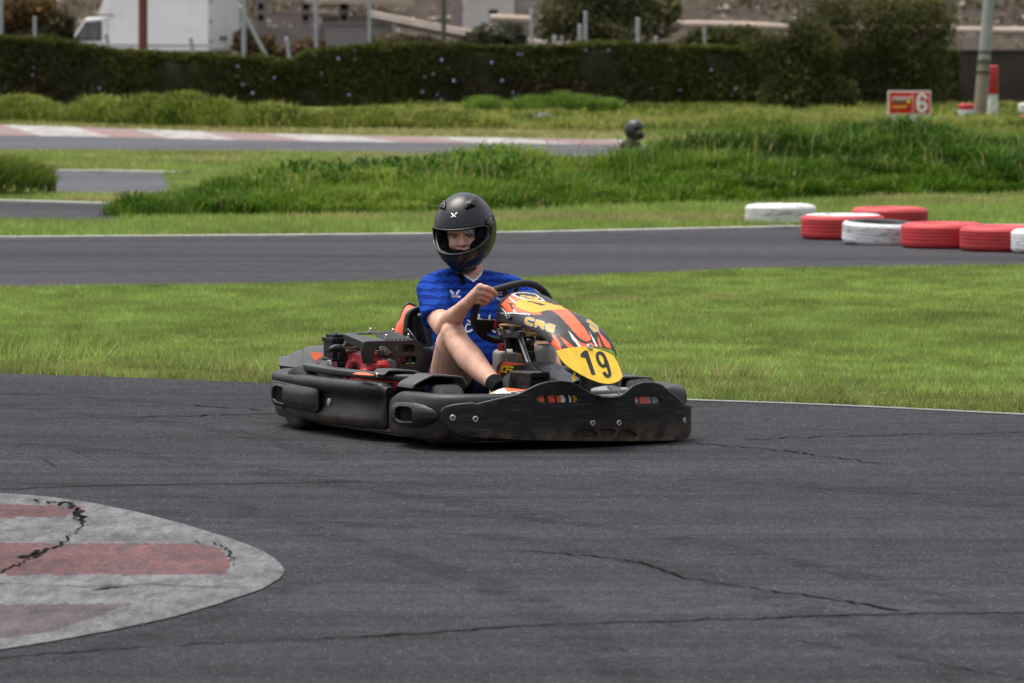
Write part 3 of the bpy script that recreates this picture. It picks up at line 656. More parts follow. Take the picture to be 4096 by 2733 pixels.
LIPM = M('pale_grey_edge', (.075, .073, .07), .5, 0, .3, 25)  # paler grey than the plastic, for plate and mudguard edges
kart = thing('go_kart', 'black and orange racing kart with yellow number 19 plate cornering on the asphalt', 'go-kart', KO, -PH)
def kb(mb, name, mat, parent=None, **k): return mb.build(name, mat, parent or kart, **k)

class Path:                              # plan-view path with arc length and outward normals
    def __init__(s, pts, n=200):
        P = np.array(spline([np.array([*p, 0]) for p in pts], n))[:, :2]
        d = np.r_[0, np.cumsum(np.linalg.norm(np.diff(P, axis=0), axis=1))]; s.L = d[-1]; s.s = np.linspace(0, s.L, 500)
        s.P = np.stack([np.interp(s.s, d, P[:, k]) for k in (0, 1)], 1)
        t = np.gradient(s.P, axis=0); t /= np.linalg.norm(t, axis=1)[:, None]; s.N = np.stack([t[:, 1], -t[:, 0]], 1)
    def at(s, q): return np.array([np.interp(q, s.s, s.P[:, 0]), np.interp(q, s.s, s.P[:, 1])]), nrm(np.array([np.interp(q, s.s, s.N[:, 0]), np.interp(q, s.s, s.N[:, 1])]))
    def hit(s, p, off=0.):               # (s, z) of the upright curtain along the path seen at p
        B = s.P+s.N*off; best = None
        u = np.array([proj((b[0], b[1], .15))[0] for b in B]); vis = (s.N@(CL[:2]-B.mean(0))) > 0
        e = np.abs(u-p[0])+np.where(vis, 0, 1e4); i = int(np.argmin(e)); b = B[i]
        v0, v1 = proj((b[0], b[1], 0))[1], proj((b[0], b[1], .4))[1]
        return s.s[i], .4*(p[1]-v0)/(v1-v0)
def sweep(path, s0, s1, prof, n, mb=None, ends=True):   # prof(s)-> closed ring of (offset, z)
    mb = mb or MB(); rows = []
    for q in np.linspace(s0, s1, n):
        p, nn = path.at(q); rows.append([(p[0]+nn[0]*o, p[1]+nn[1]*o, z) for o, z in prof(q)])
    mb.grid(rows, wrap=True); m = len(rows[0]); e = len(mb.v)
    if ends: mb.f += [tuple(e-m*n+k for k in range(m)), tuple(e-1-k for k in range(m))]; mb.c += [None, None]
    return mb
def strip_panel(path, s0, s1, zb, zt, holes, off=0., bulge=0., n=120, rows_=14, mb=None):
    mb = mb or MB()
    qs = sorted(set(list(np.linspace(s0, s1, n))+[h[0] for h in holes]+[h[1] for h in holes]))
    lev = sorted(set(h[4] for h in holes)) if holes else []
    cols = []
    for q in qs:
        b, t = zb(q), zt(q); segs = [b]; H = []
        for lv in lev:
            hh = [h for h in holes if h[4] == lv]; cur = None
            for h in hh:
                if h[0] <= q <= h[1]: cur = (h[2](q), h[3](q))
            if cur is None:
                near = min(hh, key=lambda h: min(abs(q-h[0]), abs(q-h[1]))); qq = near[0] if abs(q-near[0]) < abs(q-near[1]) else near[1]
                c0 = .5*(near[2](qq)+near[3](qq)); c0 = min(max(c0, b+1e-4), t-1e-4); cur = (c0, c0)
            H.append(cur)
        br = [b]+[x for c in H for x in c]+[t]; col = []
        for i in range(0, len(br), 2):
            lo, hi = br[i], br[i+1]; k = max(3, rows_//(len(lev)+1)); col.append(np.linspace(lo, hi, k))
        p, nn = path.at(q); ring = []
        for seg in col:
            ring.append([(p[0]+nn[0]*o, p[1]+nn[1]*o, z) for z in seg for o in [off+bulge*(1-abs(2*(z-b)/max(1e-6, t-b)-1)**3)*(1-abs(2*(q-s0)/(s1-s0)-1)**4)]])
        cols.append(ring)
    # vertices per column, merged afterwards where holes are closed
    for ring_i in range(len(cols[0])):
        mb.grid([c[ring_i] for c in cols])
    return mb
def weld(o, d=1e-4):
    bm = bmesh.new(); bm.from_mesh(o.data); bmesh.ops.remove_doubles(bm, verts=bm.verts, dist=d)
    bad = [f for f in bm.faces if f.calc_area() < 1e-10]; bmesh.ops.delete(bm, geom=bad, context='FACES')
    bmesh.ops.recalc_face_normals(bm, faces=bm.faces); bm.to_mesh(o.data); bm.free(); return o

FRONT = Path([(.395, -.60), (.42, -.635), (.55, -.648), (.68, -.642), (.79, -.598), (.87, -.50), (.92, -.33), (.955, -.15), (.965, 0), (.955, .15), (.92, .33), (.87, .50), (.79, .598), (.68, .642), (.55, .648), (.42, .635), (.395, .60)], 320)
SIDE = Path([(-.90, -.30), (-.89, -.42), (-.86, -.51), (-.80, -.575), (-.72, -.615), (-.55, -.64), (-.30, -.655), (-.05, -.66), (.15, -.65), (.27, -.63), (.335, -.60)], 240)
def mir(mb):                             # mirrored copy for the other flank
    r = MB(); r.v = [(x, -y, z) for x, y, z in mb.v]; r.f = [tuple(reversed(f)) for f in mb.f]; r.c = list(mb.c); return r

# --- front bumper body: rounded hoop
cnr = lambda q: smooth(min(q, FRONT.L-q)/.16)
def fprof(q):
    e = cnr(q); zt = .215+.035*e; w = .085+.02*e; zb = .07-.012*e; r = []
    for k in range(20):
        a = 2*PI*k/20; c, s_ = math.cos(a), math.sin(a); sg = lambda t: math.copysign(abs(t)**.55, t)
        z = (zb+zt)/2+(zt-zb)/2*sg(s_); o = -w/2+w/2*sg(c)
        if .07 < z < .19 and c > .2: o -= .0
        r.append((o-.012, z))
    return r
fb = kb(sweep(FRONT, 0, FRONT.L, fprof, 200), 'front_bumper', BLK, sm=60)

# --- scuffed front plate with the wavy top edge, two slots and three foot recesses
top3 = [(0, 1123), (60, 1108), (130, 1090), (300, 1055), (360, 1032), (420, 1005), (500, 965), (580, 942), (680, 935), (760, 945), (820, 970), (880, 1010), (940, 1040), (1010, 1060), (1090, 1066), (1170, 1050), (1220, 1010), (1270, 970), (1340, 945), (1420, 945), (1490, 965), (1550, 1015), (1610, 1065), (1680, 1125), (1735, 1142)]
topz2 = [(1893, 1250), (1900, 1215), (1925, 1185), (1960, 1165), (2030, 1150), (2100, 1140), (2230, 1130)]
TP = [FRONT.hit(z2(*p)) for p in topz2]+[FRONT.hit(z3(*p)) for p in top3]
botz = [z2(1893, 1255), z2(1900, 1300), z2(1950, 1370), z2(2050, 1440), z2(2150, 1475), z2(2350, 1490), z3(0, 1395), z3(400, 1405), z3(800, 1414), z3(1200, 1416), z3(1500, 1412), z3(1650, 1402), z3(1700, 1380), z3(1738, 1300), z3(1745, 1225)]
BP = [FRONT.hit(p) for p in botz]
def mono(L_):
    o = [];
    for s_, z in L_:
        if not o or s_ > o[-1][0]+.002: o.append((s_, z))
    return np.array(o)
TP, BP = mono(TP), mono(BP); ps0 = min(TP[0, 0], BP[0, 0]); ps1 = FRONT.L-ps0
ct = lambda q: float(np.interp(q, TP[:, 0], TP[:, 1])) if q <= TP[-1, 0] else float(np.interp(q, [TP[-1, 0], ps1], [TP[-1, 1], .17]))
cb = lambda q: float(np.interp(q, BP[:, 0], BP[:, 1])) if q <= BP[-1, 0] else float(np.interp(q, [BP[-1, 0], ps1-.03, ps1], [BP[-1, 1]*.6+.02, .10, .16]))
def slot(pxa, pxb, zfn, lvl, pts_lo, pts_up):
    lo = mono([FRONT.hit(p) for p in pts_lo]); up = mono([FRONT.hit(p) for p in pts_up]); a = min(lo[0, 0], up[0, 0]); b = max(lo[-1, 0], up[-1, 0])
    f = lambda arr: (lambda q: float(np.interp(q, arr[:, 0], arr[:, 1])))
    return (a, b, f(lo), f(up), lvl)
Z3 = lambda *L_: [z3(*p) for p in L_]
holes = [slot(0, 0, 0, 2, Z3((492, 1077), (500, 1092), (520, 1102), (800, 1104), (820, 1090), (826, 1074)), Z3((492, 1073), (505, 1056), (530, 1047), (700, 1043), (800, 1044), (820, 1056), (826, 1072))),
         slot(0, 0, 0, 2, Z3((1275, 1085), (1282, 1104), (1300, 1114), (1470, 1112), (1480, 1090)), Z3((1275, 1080), (1282, 1060), (1310, 1052), (1450, 1054), (1475, 1070), (1480, 1086))),
         slot(0, 0, 0, 1, Z3((795, 1372), (810, 1382), (970, 1380), (975, 1365)), Z3((795, 1364), (820, 1335), (860, 1322), (930, 1320), (975, 1350))),
         slot(0, 0, 0, 1, Z3((990, 1340), (1015, 1376), (1090, 1380), (1118, 1340)), Z3((990, 1322), (1030, 1318), (1100, 1318), (1118, 1325))),
         slot(0, 0, 0, 1, Z3((1132, 1365), (1140, 1382), (1280, 1384), (1295, 1370)), Z3((1132, 1350), (1170, 1324), (1230, 1326), (1270, 1350), (1295, 1362)))]
o = kb(strip_panel(FRONT, ps0, ps1, cb, lambda q: max(ct(q), cb(q)+.001), holes, .010, 0, 240, 18), 'front_plate', BLKD, sm=40, solid=.009, bevel=.002); weld(o, 3e-4)
mb = MB(); pe = []
for q in np.linspace(ps0+.004, float(TP[-1, 0]), 160):
    p, nn = FRONT.at(q); pe.append((p[0]+nn[0]*.0055, p[1]+nn[1]*.0055, ct(q)))
mb.tube(pe, .0042, 8); kb(mb, 'plate_edge', LIPM, sm=80)
# printed nose strip and backing seen through the slots
DEC = {'o': (.83, .14, .05), 'k': (.02, .02, .022), 'w': (.72, .72, .72), 'y': (.62, .37, .03), 'g': (.3, .3, .3)}
for h, seq in ((holes[0], 'ooookkoookoowwkkwkyy'), (holes[1], 'oowokoogooooggkggggg')):
    n_ = len(seq)*2; mb = MB()
    for i in range(n_):
        a = h[0]+(h[1]-h[0])*i/n_; b = h[0]+(h[1]-h[0])*(i+1)/n_
        for j in range(6):
            zz = [h[2]((h[0]+h[1])/2)-.008+(.075)*jj/6 for jj in (j, j+1)]; ch = seq[min(len(seq)-1, max(0, (i+j//2) // 2))]
            q = []
            for s_, z in ((a, zz[0]), (b, zz[0]), (b, zz[1]), (a, zz[1])): p, nn = FRONT.at(s_); q.append((p[0]+nn[0]*-.004, p[1]+nn[1]*-.004, z))
            mb.add(q, [(0, 1, 2, 3)], DEC[ch])
    kb(mb, 'nose_decal', PAINT, sm=0)
mb = MB()
for h in holes[2:]:
    q = []
    for s_, z in ((h[0]-.01, .055), (h[1]+.01, .055), (h[1]+.01, .1), (h[0]-.01, .1)): p, nn = FRONT.at(s_); q.append((p[0]-nn[0]*.0, p[1]-nn[1]*.0, z))
    mb.add(q, [(0, 1, 2, 3)])
kb(mb, 'foot_recess', M('rusty_dirt', (.045, .028, .02), .9, 0, .5, 40, .5, 60), sm=0)
def bolt(pos, n, r=.0125, name='bolt', parent=None):
    mb = MB(); mb.lathe(pos, n, [(r, -.004), (r, .002), (r*.86, .0035), (r*.42, .0035), (r*.36, -.001), (.0001, -.001)], 18)
    return kb(mb, name, STEEL, parent, sm=30)
for p in [z2(2010, 1282), z2(2250, 1295), z3(948, 1270), z3(1158, 1270), z3(1682, 1252)]:
    s_, z = FRONT.hit(p, .01); b, nn = FRONT.at(s_); bolt((b[0]+nn[0]*.0105, b[1]+nn[1]*.0105, z), (nn[0], nn[1], 0))

# --- raised impact pods with hand holes
def pod(path, name, lo, up, hole_lo, hole_up, off, bul, mat, th=.012):
    f = lambda L_: mono([path.hit(p, off+bul*.5) for p in L_])
    lo, up, hl, hu = f(lo), f(up), f(hole_lo), f(hole_up); a = max(lo[0, 0], up[0, 0]); b = min(lo[-1, 0], up[-1, 0])
    g = lambda arr: (lambda q: float(np.interp(q, arr[:, 0], arr[:, 1])))
    h = (min(hl[0, 0], hu[0, 0]), max(hl[-1, 0], hu[-1, 0]), g(hl), g(hu), 1)
    o = kb(strip_panel(path, a, b, g(lo), lambda q: max(g(up)(q), g(lo)(q)+.0008), [h], off, bul, 90, 24), name, mat, sm=50, solid=th, bevel=.004, bseg=3); weld(o, 2e-4)
    mb = MB(); n_ = 10; rows = []
    for i in range(n_): p, nn = path.at(h[0]-.012+(h[1]-h[0]+.024)*i/(n_-1)); rows.append([(p[0]+nn[0]*.0035, p[1]+nn[1]*.0035, z) for z in (h[2]((h[0]+h[1])/2)-.012, h[3]((h[0]+h[1])/2)+.012)])
    mb.grid(rows); kb(mb, 'pod_hole_shade', VOID, o, sm=0)  # near-black sheet behind the hand hole, its shade put into the colour
    return o
Z2 = lambda *L_: [z2(*p) for p in L_]
pod(FRONT, 'impact_pod', Z2((1332, 1240), (1340, 1290), (1365, 1335), (1420, 1358), (1560, 1372), (1680, 1362), (1770, 1330), (1830, 1290), (1850, 1258)), Z2((1332, 1235), (1340, 1180), (1365, 1135), (1400, 1120), (1480, 1116), (1600, 1126), (1700, 1150), (1790, 1195), (1835, 1230), (1850, 1252)),
    Z2((1425, 1285), (1440, 1312), (1470, 1330), (1585, 1332), (1598, 1318)), Z2((1425, 1200), (1435, 1170), (1460, 1157), (1560, 1165), (1590, 1180), (1598, 1200)), .004, .02, BLK)

# --- side pods with rounded top roll, lower bulge and the corner guard
SL = SIDE.L
def sprof(q):
    f = smooth((q-.30)/.1)*smooth((SL-q)/.05); e = smooth(q/.06)*smooth((SL-q)/.035)
    zt = float(np.interp(q/SL, [0, .3, .6, 1], [.262, .258, .262, .268])); zb = float(np.interp(q/SL, [0, .3, 1], [.058, .06, .07])); w = .10
    bul = math.exp(-((q-SL+.28)/.14)**2)
    pts = [(-w, zb+.02), (-.05, zb), (-.022, zb+.004), (-.006+.004*bul, zb+.022), (-.004+.006*bul, zb+.05), (-.016*f, zb+.075), (-.018*f, zt-.085), (-.016*f, zt-.06), (.002, zt-.05), (.008, zt-.035), (.008, zt-.018), (.0, zt-.006), (-.015, zt), (-.05, zt+.002), (-w, zt-.004)]
    return [(o*(.5+.5*e)-.012, zb+(z-zb)*(.8+.2*e)+.02*(1-e)) for o, z in pts]
mb = sweep(SIDE, 0, SL, sprof, 150); kb(mb, 'side_pod', BLK, sm=60); kb(mir(mb), 'side_pod', BLK, sm=60)
pod(SIDE, 'corner_guard', Z2((66, 1030), (75, 1075), (105, 1130), (140, 1150), (280, 1185), (420, 1212), (540, 1228), (570, 1210), (580, 1180)), Z2((66, 1000), (80, 930), (110, 885), (150, 893), (300, 925), (450, 955), (540, 975), (568, 985), (580, 1010)),
    Z2((145, 1080), (160, 1110), (190, 1128), (250, 1140), (258, 1130)), Z2((145, 980), (155, 950), (180, 942), (240, 958), (258, 975)), -.006, .026, BLK)
s_, z = SIDE.hit(z2(685, 1120), -.01); b, nn = SIDE.at(s_); bolt((b[0]-nn[0]*.026, b[1]-nn[1]*.026, z), (nn[0], nn[1], 0), .017)
REAR = Path([(-.88, -.36), (-.915, -.2), (-.925, 0), (-.915, .2), (-.88, .36)], 80)
kb(sweep(REAR, 0, REAR.L, lambda q: [(-.09+.0, .08), (-.03, .065), (-.012, .1), (-.012, .22), (-.03, .25), (-.09, .25)], 50), 'rear_bumper', BLK, sm=60)

# --- upper side fairing strip, arches and mudguards
STR = Path([(-.50, -.50), (-.515, -.54), (-.49, -.575), (-.42, -.595), (-.2, -.605), (0, -.595), (.16, -.57), (.28, -.53), (.36, -.48), (.40, -.44)], 160)
strp = lambda q: [(-.075+.03*smooth(q/.1), .272), (-.012, .272), (0, .279), (.002, .288), (0, .301-.006*q), (-.008, .307-.008*q), (-.075+.03*smooth(q/.1), .308-.008*q)]
mb = sweep(STR, 0, STR.L, strp, 90); fs_ = kb(mb, 'side_fairing', BLK2, sm=40); kb(mir(mb), 'side_fairing', BLK2, sm=40)
def patch(px, plane_o, plane_n, off, name, mat, parent=None, th=.0015):
    n = nrm(plane_n); P = [KP(p, np.asarray(plane_o)+n*off, n) for p in px]; mb = MB(); mb.plate(P, -n*th); return kb(mb, name, mat, parent, sm=0)
Z4 = lambda *L_: [z4(*p) for p in L_]
patch(Z4((1040, 970), (1130, 945), (1230, 942), (1330, 965), (1450, 992), (1380, 998), (1200, 990)), (0, -.58, .303), (0, -.06, 1), .002, 'orange_decal', ORG, fs_)
for p in [(440, 880), (1000, 950), (1490, 985)]:
    q = K(z4(*p), 1, -.585); mb = MB(); mb.lathe(q, (0, 0, 1), [(.007, -.01), (.007, .003), (.004, .006)], 12); kb(mb, 'bolt', STEEL, sm=30)
def arch(px, x, depth, name, mat, th=.007):
    P = spline([K(p, 0, x) for p in px], 40); mb = MB(); mb.ribbon(P, (-depth, 0, 0), -th)
    lp = MB(); lp.tube([p+np.array([.002, 0, th*.4]) for p in P], .0055, 8); lp.build(name+'_lip', LIPM, kart, sm=80)
    bk = MB(); bk.plate([p+np.array([-depth*.96, 0, 0]) for p in P], (.004, 0, 0)); bk.build(name+'_shade_panel', VOID, kart, sm=0)  # near-black sheet across the back paints the arch interior as shade
    return kb(mb, name, mat, sm=35, bevel=.002)
arch(Z4((1560, 1010), (1620, 990), (1660, 950), (1700, 930), (1900, 928), (2140, 945), (2230, 980), (2290, 1030), (2340, 1085)), .27, .10, 'fairing_arch', BLK2)
Z7 = lambda *L_: [z7(*p) for p in L_]
arch(Z7((36, 690), (50, 655), (85, 620), (190, 562), (290, 515), (345, 493), (400, 490), (600, 500), (770, 513), (815, 530), (850, 575), (888, 635)), .56, .13, 'front_mudguard', BLK2)
mb = MB(); P = spline([(-.66, -.53, .20), (-.68, -.53, .235), (-.64, -.53, .26), (-.58, -.53, .30), (-.5, -.53, .325), (-.4, -.53, .325), (-.32, -.53, .30)], 40)
# rear mudguard: humped shell over the rear wheel, outer edge traced low, crown further in
U = Z4((-60, 830), (-60, 780)); mg = MB(); rows = []
ed = [z2(195, 725), z2(200, 690), z2(255, 672), z2(300, 655), z2(350, 605), z2(400, 580), z2(450, 570), z2(480, 540), z2(560, 530), z2(650, 524), z2(760, 520)]
lo = [z2(195, 728), z2(205, 735), z2(260, 742), z2(310, 748), z2(360, 755), z2(400, 760), z2(430, 762), z2(460, 760), z2(560, 755), z2(650, 745), z2(760, 740)]
T = [K(p, 1, -.30) for p in ed]; B_ = [K(p, 1, -.47) for p in lo]
T = spline(T, 44); B_ = spline(B_, 44)
for t, b in zip(T, B_):
    row = []
    for k in range(9):
        f = k/8; row.append((b*(1-f)+t*f)+np.array([0, 0, .028*math.sin(f*PI)*(1 if k not in (0,) else 0)]))
    row = [b+np.array([0, .01, -.03])]+[b]+row[1:]+[t+np.array([0, .22, .0]), t+np.array([0, .25, -.1])]
    rows.append(row)
mg.grid(rows); mgo = kb(mg, 'rear_mudguard', BLK2, sm=50, solid=.006); mgm = kb(mir(mg), 'rear_mudguard', BLK2, sm=50, solid=.006)

# --- wheels
def tyre(c, r, w, steer, nm='wheel'):
    a = np.array([-math.sin(steer), math.cos(steer), 0]); c = np.asarray(c, float)
    h = w/2; pr = [(r*.5, -h*.82), (r*.62, -h), (r*.8, -h*1.02), (r*.93, -h*.92), (r*.985, -h*.7), (r, -h*.35), (r, h*.35), (r*.985, h*.7), (r*.93, h*.92), (r*.8, h*1.02), (r*.62, h), (r*.5, h*.82)]
    mb = MB(); mb.lathe(c, a, pr+[(r*.48, 0)], 40, closed=True); o = kb(mb, nm, RUBR, sm=50)
    m2 = MB(); m2.lathe(c, a, [(r*.5, -h*.8), (r*.46, -h*.6), (r*.4, -h*.1), (r*.15, 0), (r*.15, h*.3), (r*.44, h*.5), (r*.5, h*.8)], 28); kb(m2, 'rim', GREYM, o, sm=40)
    return o
ST = math.radians(-14)
tyre((.585, -.44, .128+WZ), .128, .125, ST); tyre((.585, .46, .128+WZ), .128, .125, ST); tyre((-.5, -.53, .138+WZ), .138, .18, 0); tyre((-.5, .53, .138+WZ), .138, .18, 0)
mb = MB(); mb.tube([(-.5, -.45, .138), (-.5, .45, .138)], .02, 12); kb(mb, 'rear_axle', FRAME)
mb = MB()
for y in (-.28, .28): mb.tube([(-.8, y, .09), (.3, y*1.05, .08), (.8, y*.9, .08)], .016, 10)
for x in (-.8, -.3, .25, .8): mb.tube([(x, -.45 if x < .5 else -.3, .085), (x, .45 if x < .5 else .3, .085)], .015, 10)
mb.tube([(.585, -.4, .12), (.585, .4, .12)], .014, 10); kb(mb, 'chassis_frame', FRAME)
mb = MB(); mb.plate([(-.1, -.3, .062), (.82, -.28, .062), (.82, .28, .062), (-.1, .3, .062)], (0, 0, .005)); mb.plate([(-.86, -.3, .052), (-.78, -.5, .052), (-.5, -.57, .052), (.3, -.56, .052), (.72, -.56, .052), (.86, -.4, .052), (.9, 0, .052), (.86, .4, .052), (.72, .56, .052), (.3, .56, .052), (-.5, .57, .052), (-.78, .5, .052), (-.86, .3, .052)], (0, 0, .006)); kb(mb, 'floor_tray_light_block', FRAME, sm=0)  # floor tray, plus a full-footprint plate added to block light beneath the kart

# --- front fairing with printed graphics
fx = [.435, .50, .60, .70, .80, .88, .94, .985, 1.008]
fz = [.640, .632, .594, .573, .556, .530, .497, .462, .440]        # crown height
fe = [.517, .517, .517, .512, .493, .468, .444, .420, .400]        # side edge height
fw = [.128, .134, .138, .14, .14, .14, .138, .132, .126]
NX, NY = 300, 220
def fair(t, a):                                                      # t 0..1 along, a -1..1 across
    x = np.interp(t, np.linspace(0, 1, len(fx)), fx); zc = np.interp(x, fx, fz); ze = np.interp(x, fx, fe); w_ = np.interp(x, fx, fw)
    sw = 2.6; ang = a*PI/2; s_ = math.copysign(abs(math.sin(ang))**(2/sw), a); c_ = abs(math.cos(ang))**(2/sw)
    back = .0
    return np.array([x-.06*abs(a)**3*max(0, (x-.9))/.1*0-.02*(1-abs(a))*max(0, 1-t*6), w_*s_, ze+(zc-ze)*c_])
from itertools import product
polys6 = [  # painted in order, traced on the photograph's near flank
 ('o', [(470, 400), (620, 250), (690, 215), (760, 270), (900, 300), (1050, 310), (1190, 345), (1260, 380), (1090, 500), (1130, 540), (1010, 545), (900, 520), (640, 495), (580, 497), (520, 440)]),
 ('k', [(560, 345), (620, 355), (700, 370), (718, 385), (650, 385), (690, 462), (660, 462), (612, 375)]), ('k', [(470, 400), (500, 390), (580, 495), (530, 470)]),
 ('w', [(612, 250), (650, 290), (716, 350), (712, 368), (625, 300)]), ('w', [(425, 511), (560, 516), (600, 503), (900, 522), (885, 541), (700, 526), (540, 529)]), ('w', [(478, 425), (520, 450), (582, 515), (552, 518)]), ('w', [(668, 460), (692, 462), (728, 500), (680, 502)]), ('w', [(905, 530), (947, 528), (930, 546), (900, 542)]),
 ('w', [(640, 225), (735, 195), (880, 195), (1030, 220), (1130, 290), (1180, 335), (1000, 318), (850, 305), (745, 275)]), ('k', [(690, 222), (740, 205), (880, 203), (1020, 228), (1110, 290), (1135, 318), (1000, 306), (850, 292), (760, 265)]),
 ('y', [(722, 345), (745, 318), (795, 303), (1000, 308), (1190, 343), (1450, 408), (1530, 455), (1400, 457), (1270, 470), (1180, 477), (1110, 497), (1010, 516), (860, 472), (712, 412)]),
 ('k', [(888, 345), (930, 327), (1010, 345), (1100, 365), (1195, 386), (1120, 404), (1000, 362), (940, 345), (905, 352)]), ('k', [(1240, 365), (1390, 388), (1330, 388)]),
 ('o', [(1275, 474), (1400, 458), (1520, 456), (1600, 530), (1640, 570), (1790, 745), (1880, 880), (1912, 945), (1880, 968), (1832, 975), (1740, 930), (1650, 840), (1570, 745), (1450, 610), (1380, 540)]),
 ('k', [(1650, 835), (1700, 890), (1750, 930), (1832, 966), (1885, 945), (1895, 905), (1920, 945), (1890, 985), (1830, 990), (1730, 940), (1680, 890)]),
 ('o', [(1275, 840), (1310, 850), (1345, 890), (1390, 950), (1450, 1120), (1340, 1130), (1262, 990), (1308, 935)]), ('o', [(1408, 880), (1500, 945), (1660, 1070), (1545, 1075), (1480, 990)]),
 ('o', [(1600, 860), (1690, 945), (1760, 990), (1830, 1000), (1900, 975), (1950, 1020), (1990, 1090), (1750, 1080), (1720, 1000)]),
 ('w', [(1540, 793), (1600, 850), (1665, 935), (1757, 1060), (1705, 1050), (1600, 920)]), ('w', [(1863, 790), (1895, 850), (1960, 950), (2020, 1080), (1985, 1075), (1930, 960)]),
 ('o', [(2000, 878), (2030, 940), (2080, 1060), (2100, 1130), (2030, 1070), (2005, 960)]), ('o', [(2003, 798), (2060, 855), (2130, 930), (2190, 1000), (2265, 1200), (2190, 1165), (2100, 1010)])]
def ov(cx, cy, pts, sx, sy, sh, up): return [(cx+(x*sx+y*sh), cy+(x*up-y*sy)) for x, y in pts]
gC = [[(.95, 1), (.22, 1), (0, .78), (0, .22), (.2, 0), (.92, 0)]]; gR = [[(0, 0), (0, 1), (.8, 1), (.98, .8), (.8, .5), (.1, .5)], [(.55, .5), (1., 0)]]; gG = [[(.95, 1), (.22, 1), (0, .78), (0, .22), (.2, 0), (.95, 0), (.95, .5), (.45, .5)]]
def word(px0, ex, ey, gap, wts):      # stroked block letters: origin, letter width vector, height vector
    out = []; o0 = np.array(px0, float); ex = np.array(ex, float); ey = np.array(ey, float)
    strokes = []
    for gi, g in enumerate((gC, gR, gG)):
        for st in g: strokes.append([tuple(o0+ex*(gi*(1+gap)+x)+ey*y) for x, y in st])
    for w_, col in wts:
        for st in strokes:
            for q in strokepoly(st, w_, 0): out.append((col, q))
            for c_ in st: out.append((col, [(c_[0]+w_*.5*math.cos(t), c_[1]+w_*.5*math.sin(t)) for t in np.linspace(0, 2*PI, 10)[:-1]]))
    return out
polys6 += word((868, 672), (110, 34), (24, -80), .46, ((48, 'w'), (38, 'k'), (29, 'y')))
polys6 += word((785, 268), (78, 10), (14, -26), .3, ((20, 'g'), (13, 'y')))
for w_, c_ in ((46, 'w'), (38, 'k'), (27, 'y')):
    for q in strokepoly([(1850, 640), (1925, 680), (1985, 745), (1995, 785), (1950, 790), (1890, 720)], w_): polys6.append((c_, q))
bxs = []
for col, pl in polys6: a = np.array(pl); bxs.append((a.min(0), a.max(0)))
C0 = np.array((.032, .032, .034)); gridP = np.array([[fair(i/NX, -1+2*j/NY) for j in range(NY+1)] for i in range(NX+1)])
cen = (gridP[:-1, :-1]+gridP[1:, 1:]+gridP[1:, :-1]+gridP[:-1, 1:])/4
nr = np.cross(gridP[1:, :-1]-gridP[:-1, :-1], gridP[:-1, 1:]-gridP[:-1, :-1]); nr /= np.linalg.norm(nr, axis=2)[..., None]
nr *= np.sign(nr[..., 2:3]+1e-9)
vd = CL-cen; vd /= np.linalg.norm(vd, axis=2)[..., None]; fac = (nr*vd).sum(2)
src = cen.copy(); hid = (fac < .06)&(cen[..., 1] > 0); src[hid, 1] *= -1
s3 = src.reshape(-1, 3); wv = KO+s3[:, :1]*KF+s3[:, 1:2]*KL+s3[:, 2:3]*KZ-CAM; wd_ = wv@FW; pp = np.stack([((wv@RT)/wd_*FPX+512)*4, (341.5-(wv@UPV)/wd_*FPX)*4], 1); zx = (pp[:, 0]-1880)*3.9167; zy = (pp[:, 1]-1120)*3.9167
colr = np.tile(C0, (len(zx), 1)); DECc = {k: np.array(v) for k, v in DEC.items()}; DECc['k'] = C0*.8
for col, pl in polys6: colr[inpoly(zx, zy, pl)] = DECc[col]
mb = MB(); mb.v = [tuple(p) for p in gridP.reshape(-1, 3)]
for i, j in product(range(NX), range(NY)):
    k = i*(NY+1)+j; mb.f.append((k, k+1, k+NY+2, k+NY+1)); mb.c.append(tuple(colr[i*NY+j]))
fair_o = kb(mb, 'front_fairing', PAINT, sm=60, solid=.004)
# --- number plate
pA, pB, pT = K(z3(650, 690), 1, -.14), K(z3(1115, 725), 1, .14), K(z3(1070, 955), 1, .06)
pn = nrm(np.cross(pB-pA, pT-pA)); pn = pn if pn@(CL-pA) > 0 else -pn
outl = [(650, 690), (720, 672), (800, 660), (870, 655), (920, 659), (1000, 680), (1060, 700), (1115, 730), (1150, 790), (1175, 850), (1184, 885), (1178, 912), (1155, 932), (1120, 948), (1080, 956), (1040, 952), (1000, 945), (930, 920), (850, 880), (780, 838), (735, 805), (700, 770), (670, 725)]
mb = MB(); mb.plate([KP(z3(*p), pA+pn*.050, pn) for p in outl], -pn*.003); npl = kb(mb, 'number_plate', YEL, sm=0)
mb = MB(); mb.plate([KP(z3(*p), pA+pn*.0515, pn) for p in [(848, 714), (880, 686), (906, 688), (969, 880), (938, 882), (888, 745), (853, 739)]], -pn*.001)
nine = [[(1042, 818), (1012, 802), (992, 770), (983, 735), (988, 712), (1005, 705), (1027, 718), (1045, 748), (1052, 785), (1042, 818)], [(1045, 748), (1062, 790), (1076, 838), (1084, 868), (1080, 886), (1065, 890), (1046, 876), (1036, 858)]]
for si, st in enumerate(nine):
    P = spline([(x, y, 0) for x, y in st], 40); rows = []
    for i, p in enumerate(P):
        t = nrm(P[min(i+1, len(P)-1)]-P[max(0, i-1)]); q = np.array([-t[1], t[0], 0])*12.5; e = pA+pn*(.0515+.0012*si); rows.append([KP(z3(*(p-q)[:2]), e, pn), KP(z3(*(p+q)[:2]), e, pn)])
    mb.grid(rows)
kb(mb, 'race_number', INK, npl, sm=0)
bolt(KP(z3(925, 656), pA+pn*.055, pn), pn, .013, 'bolt', npl)
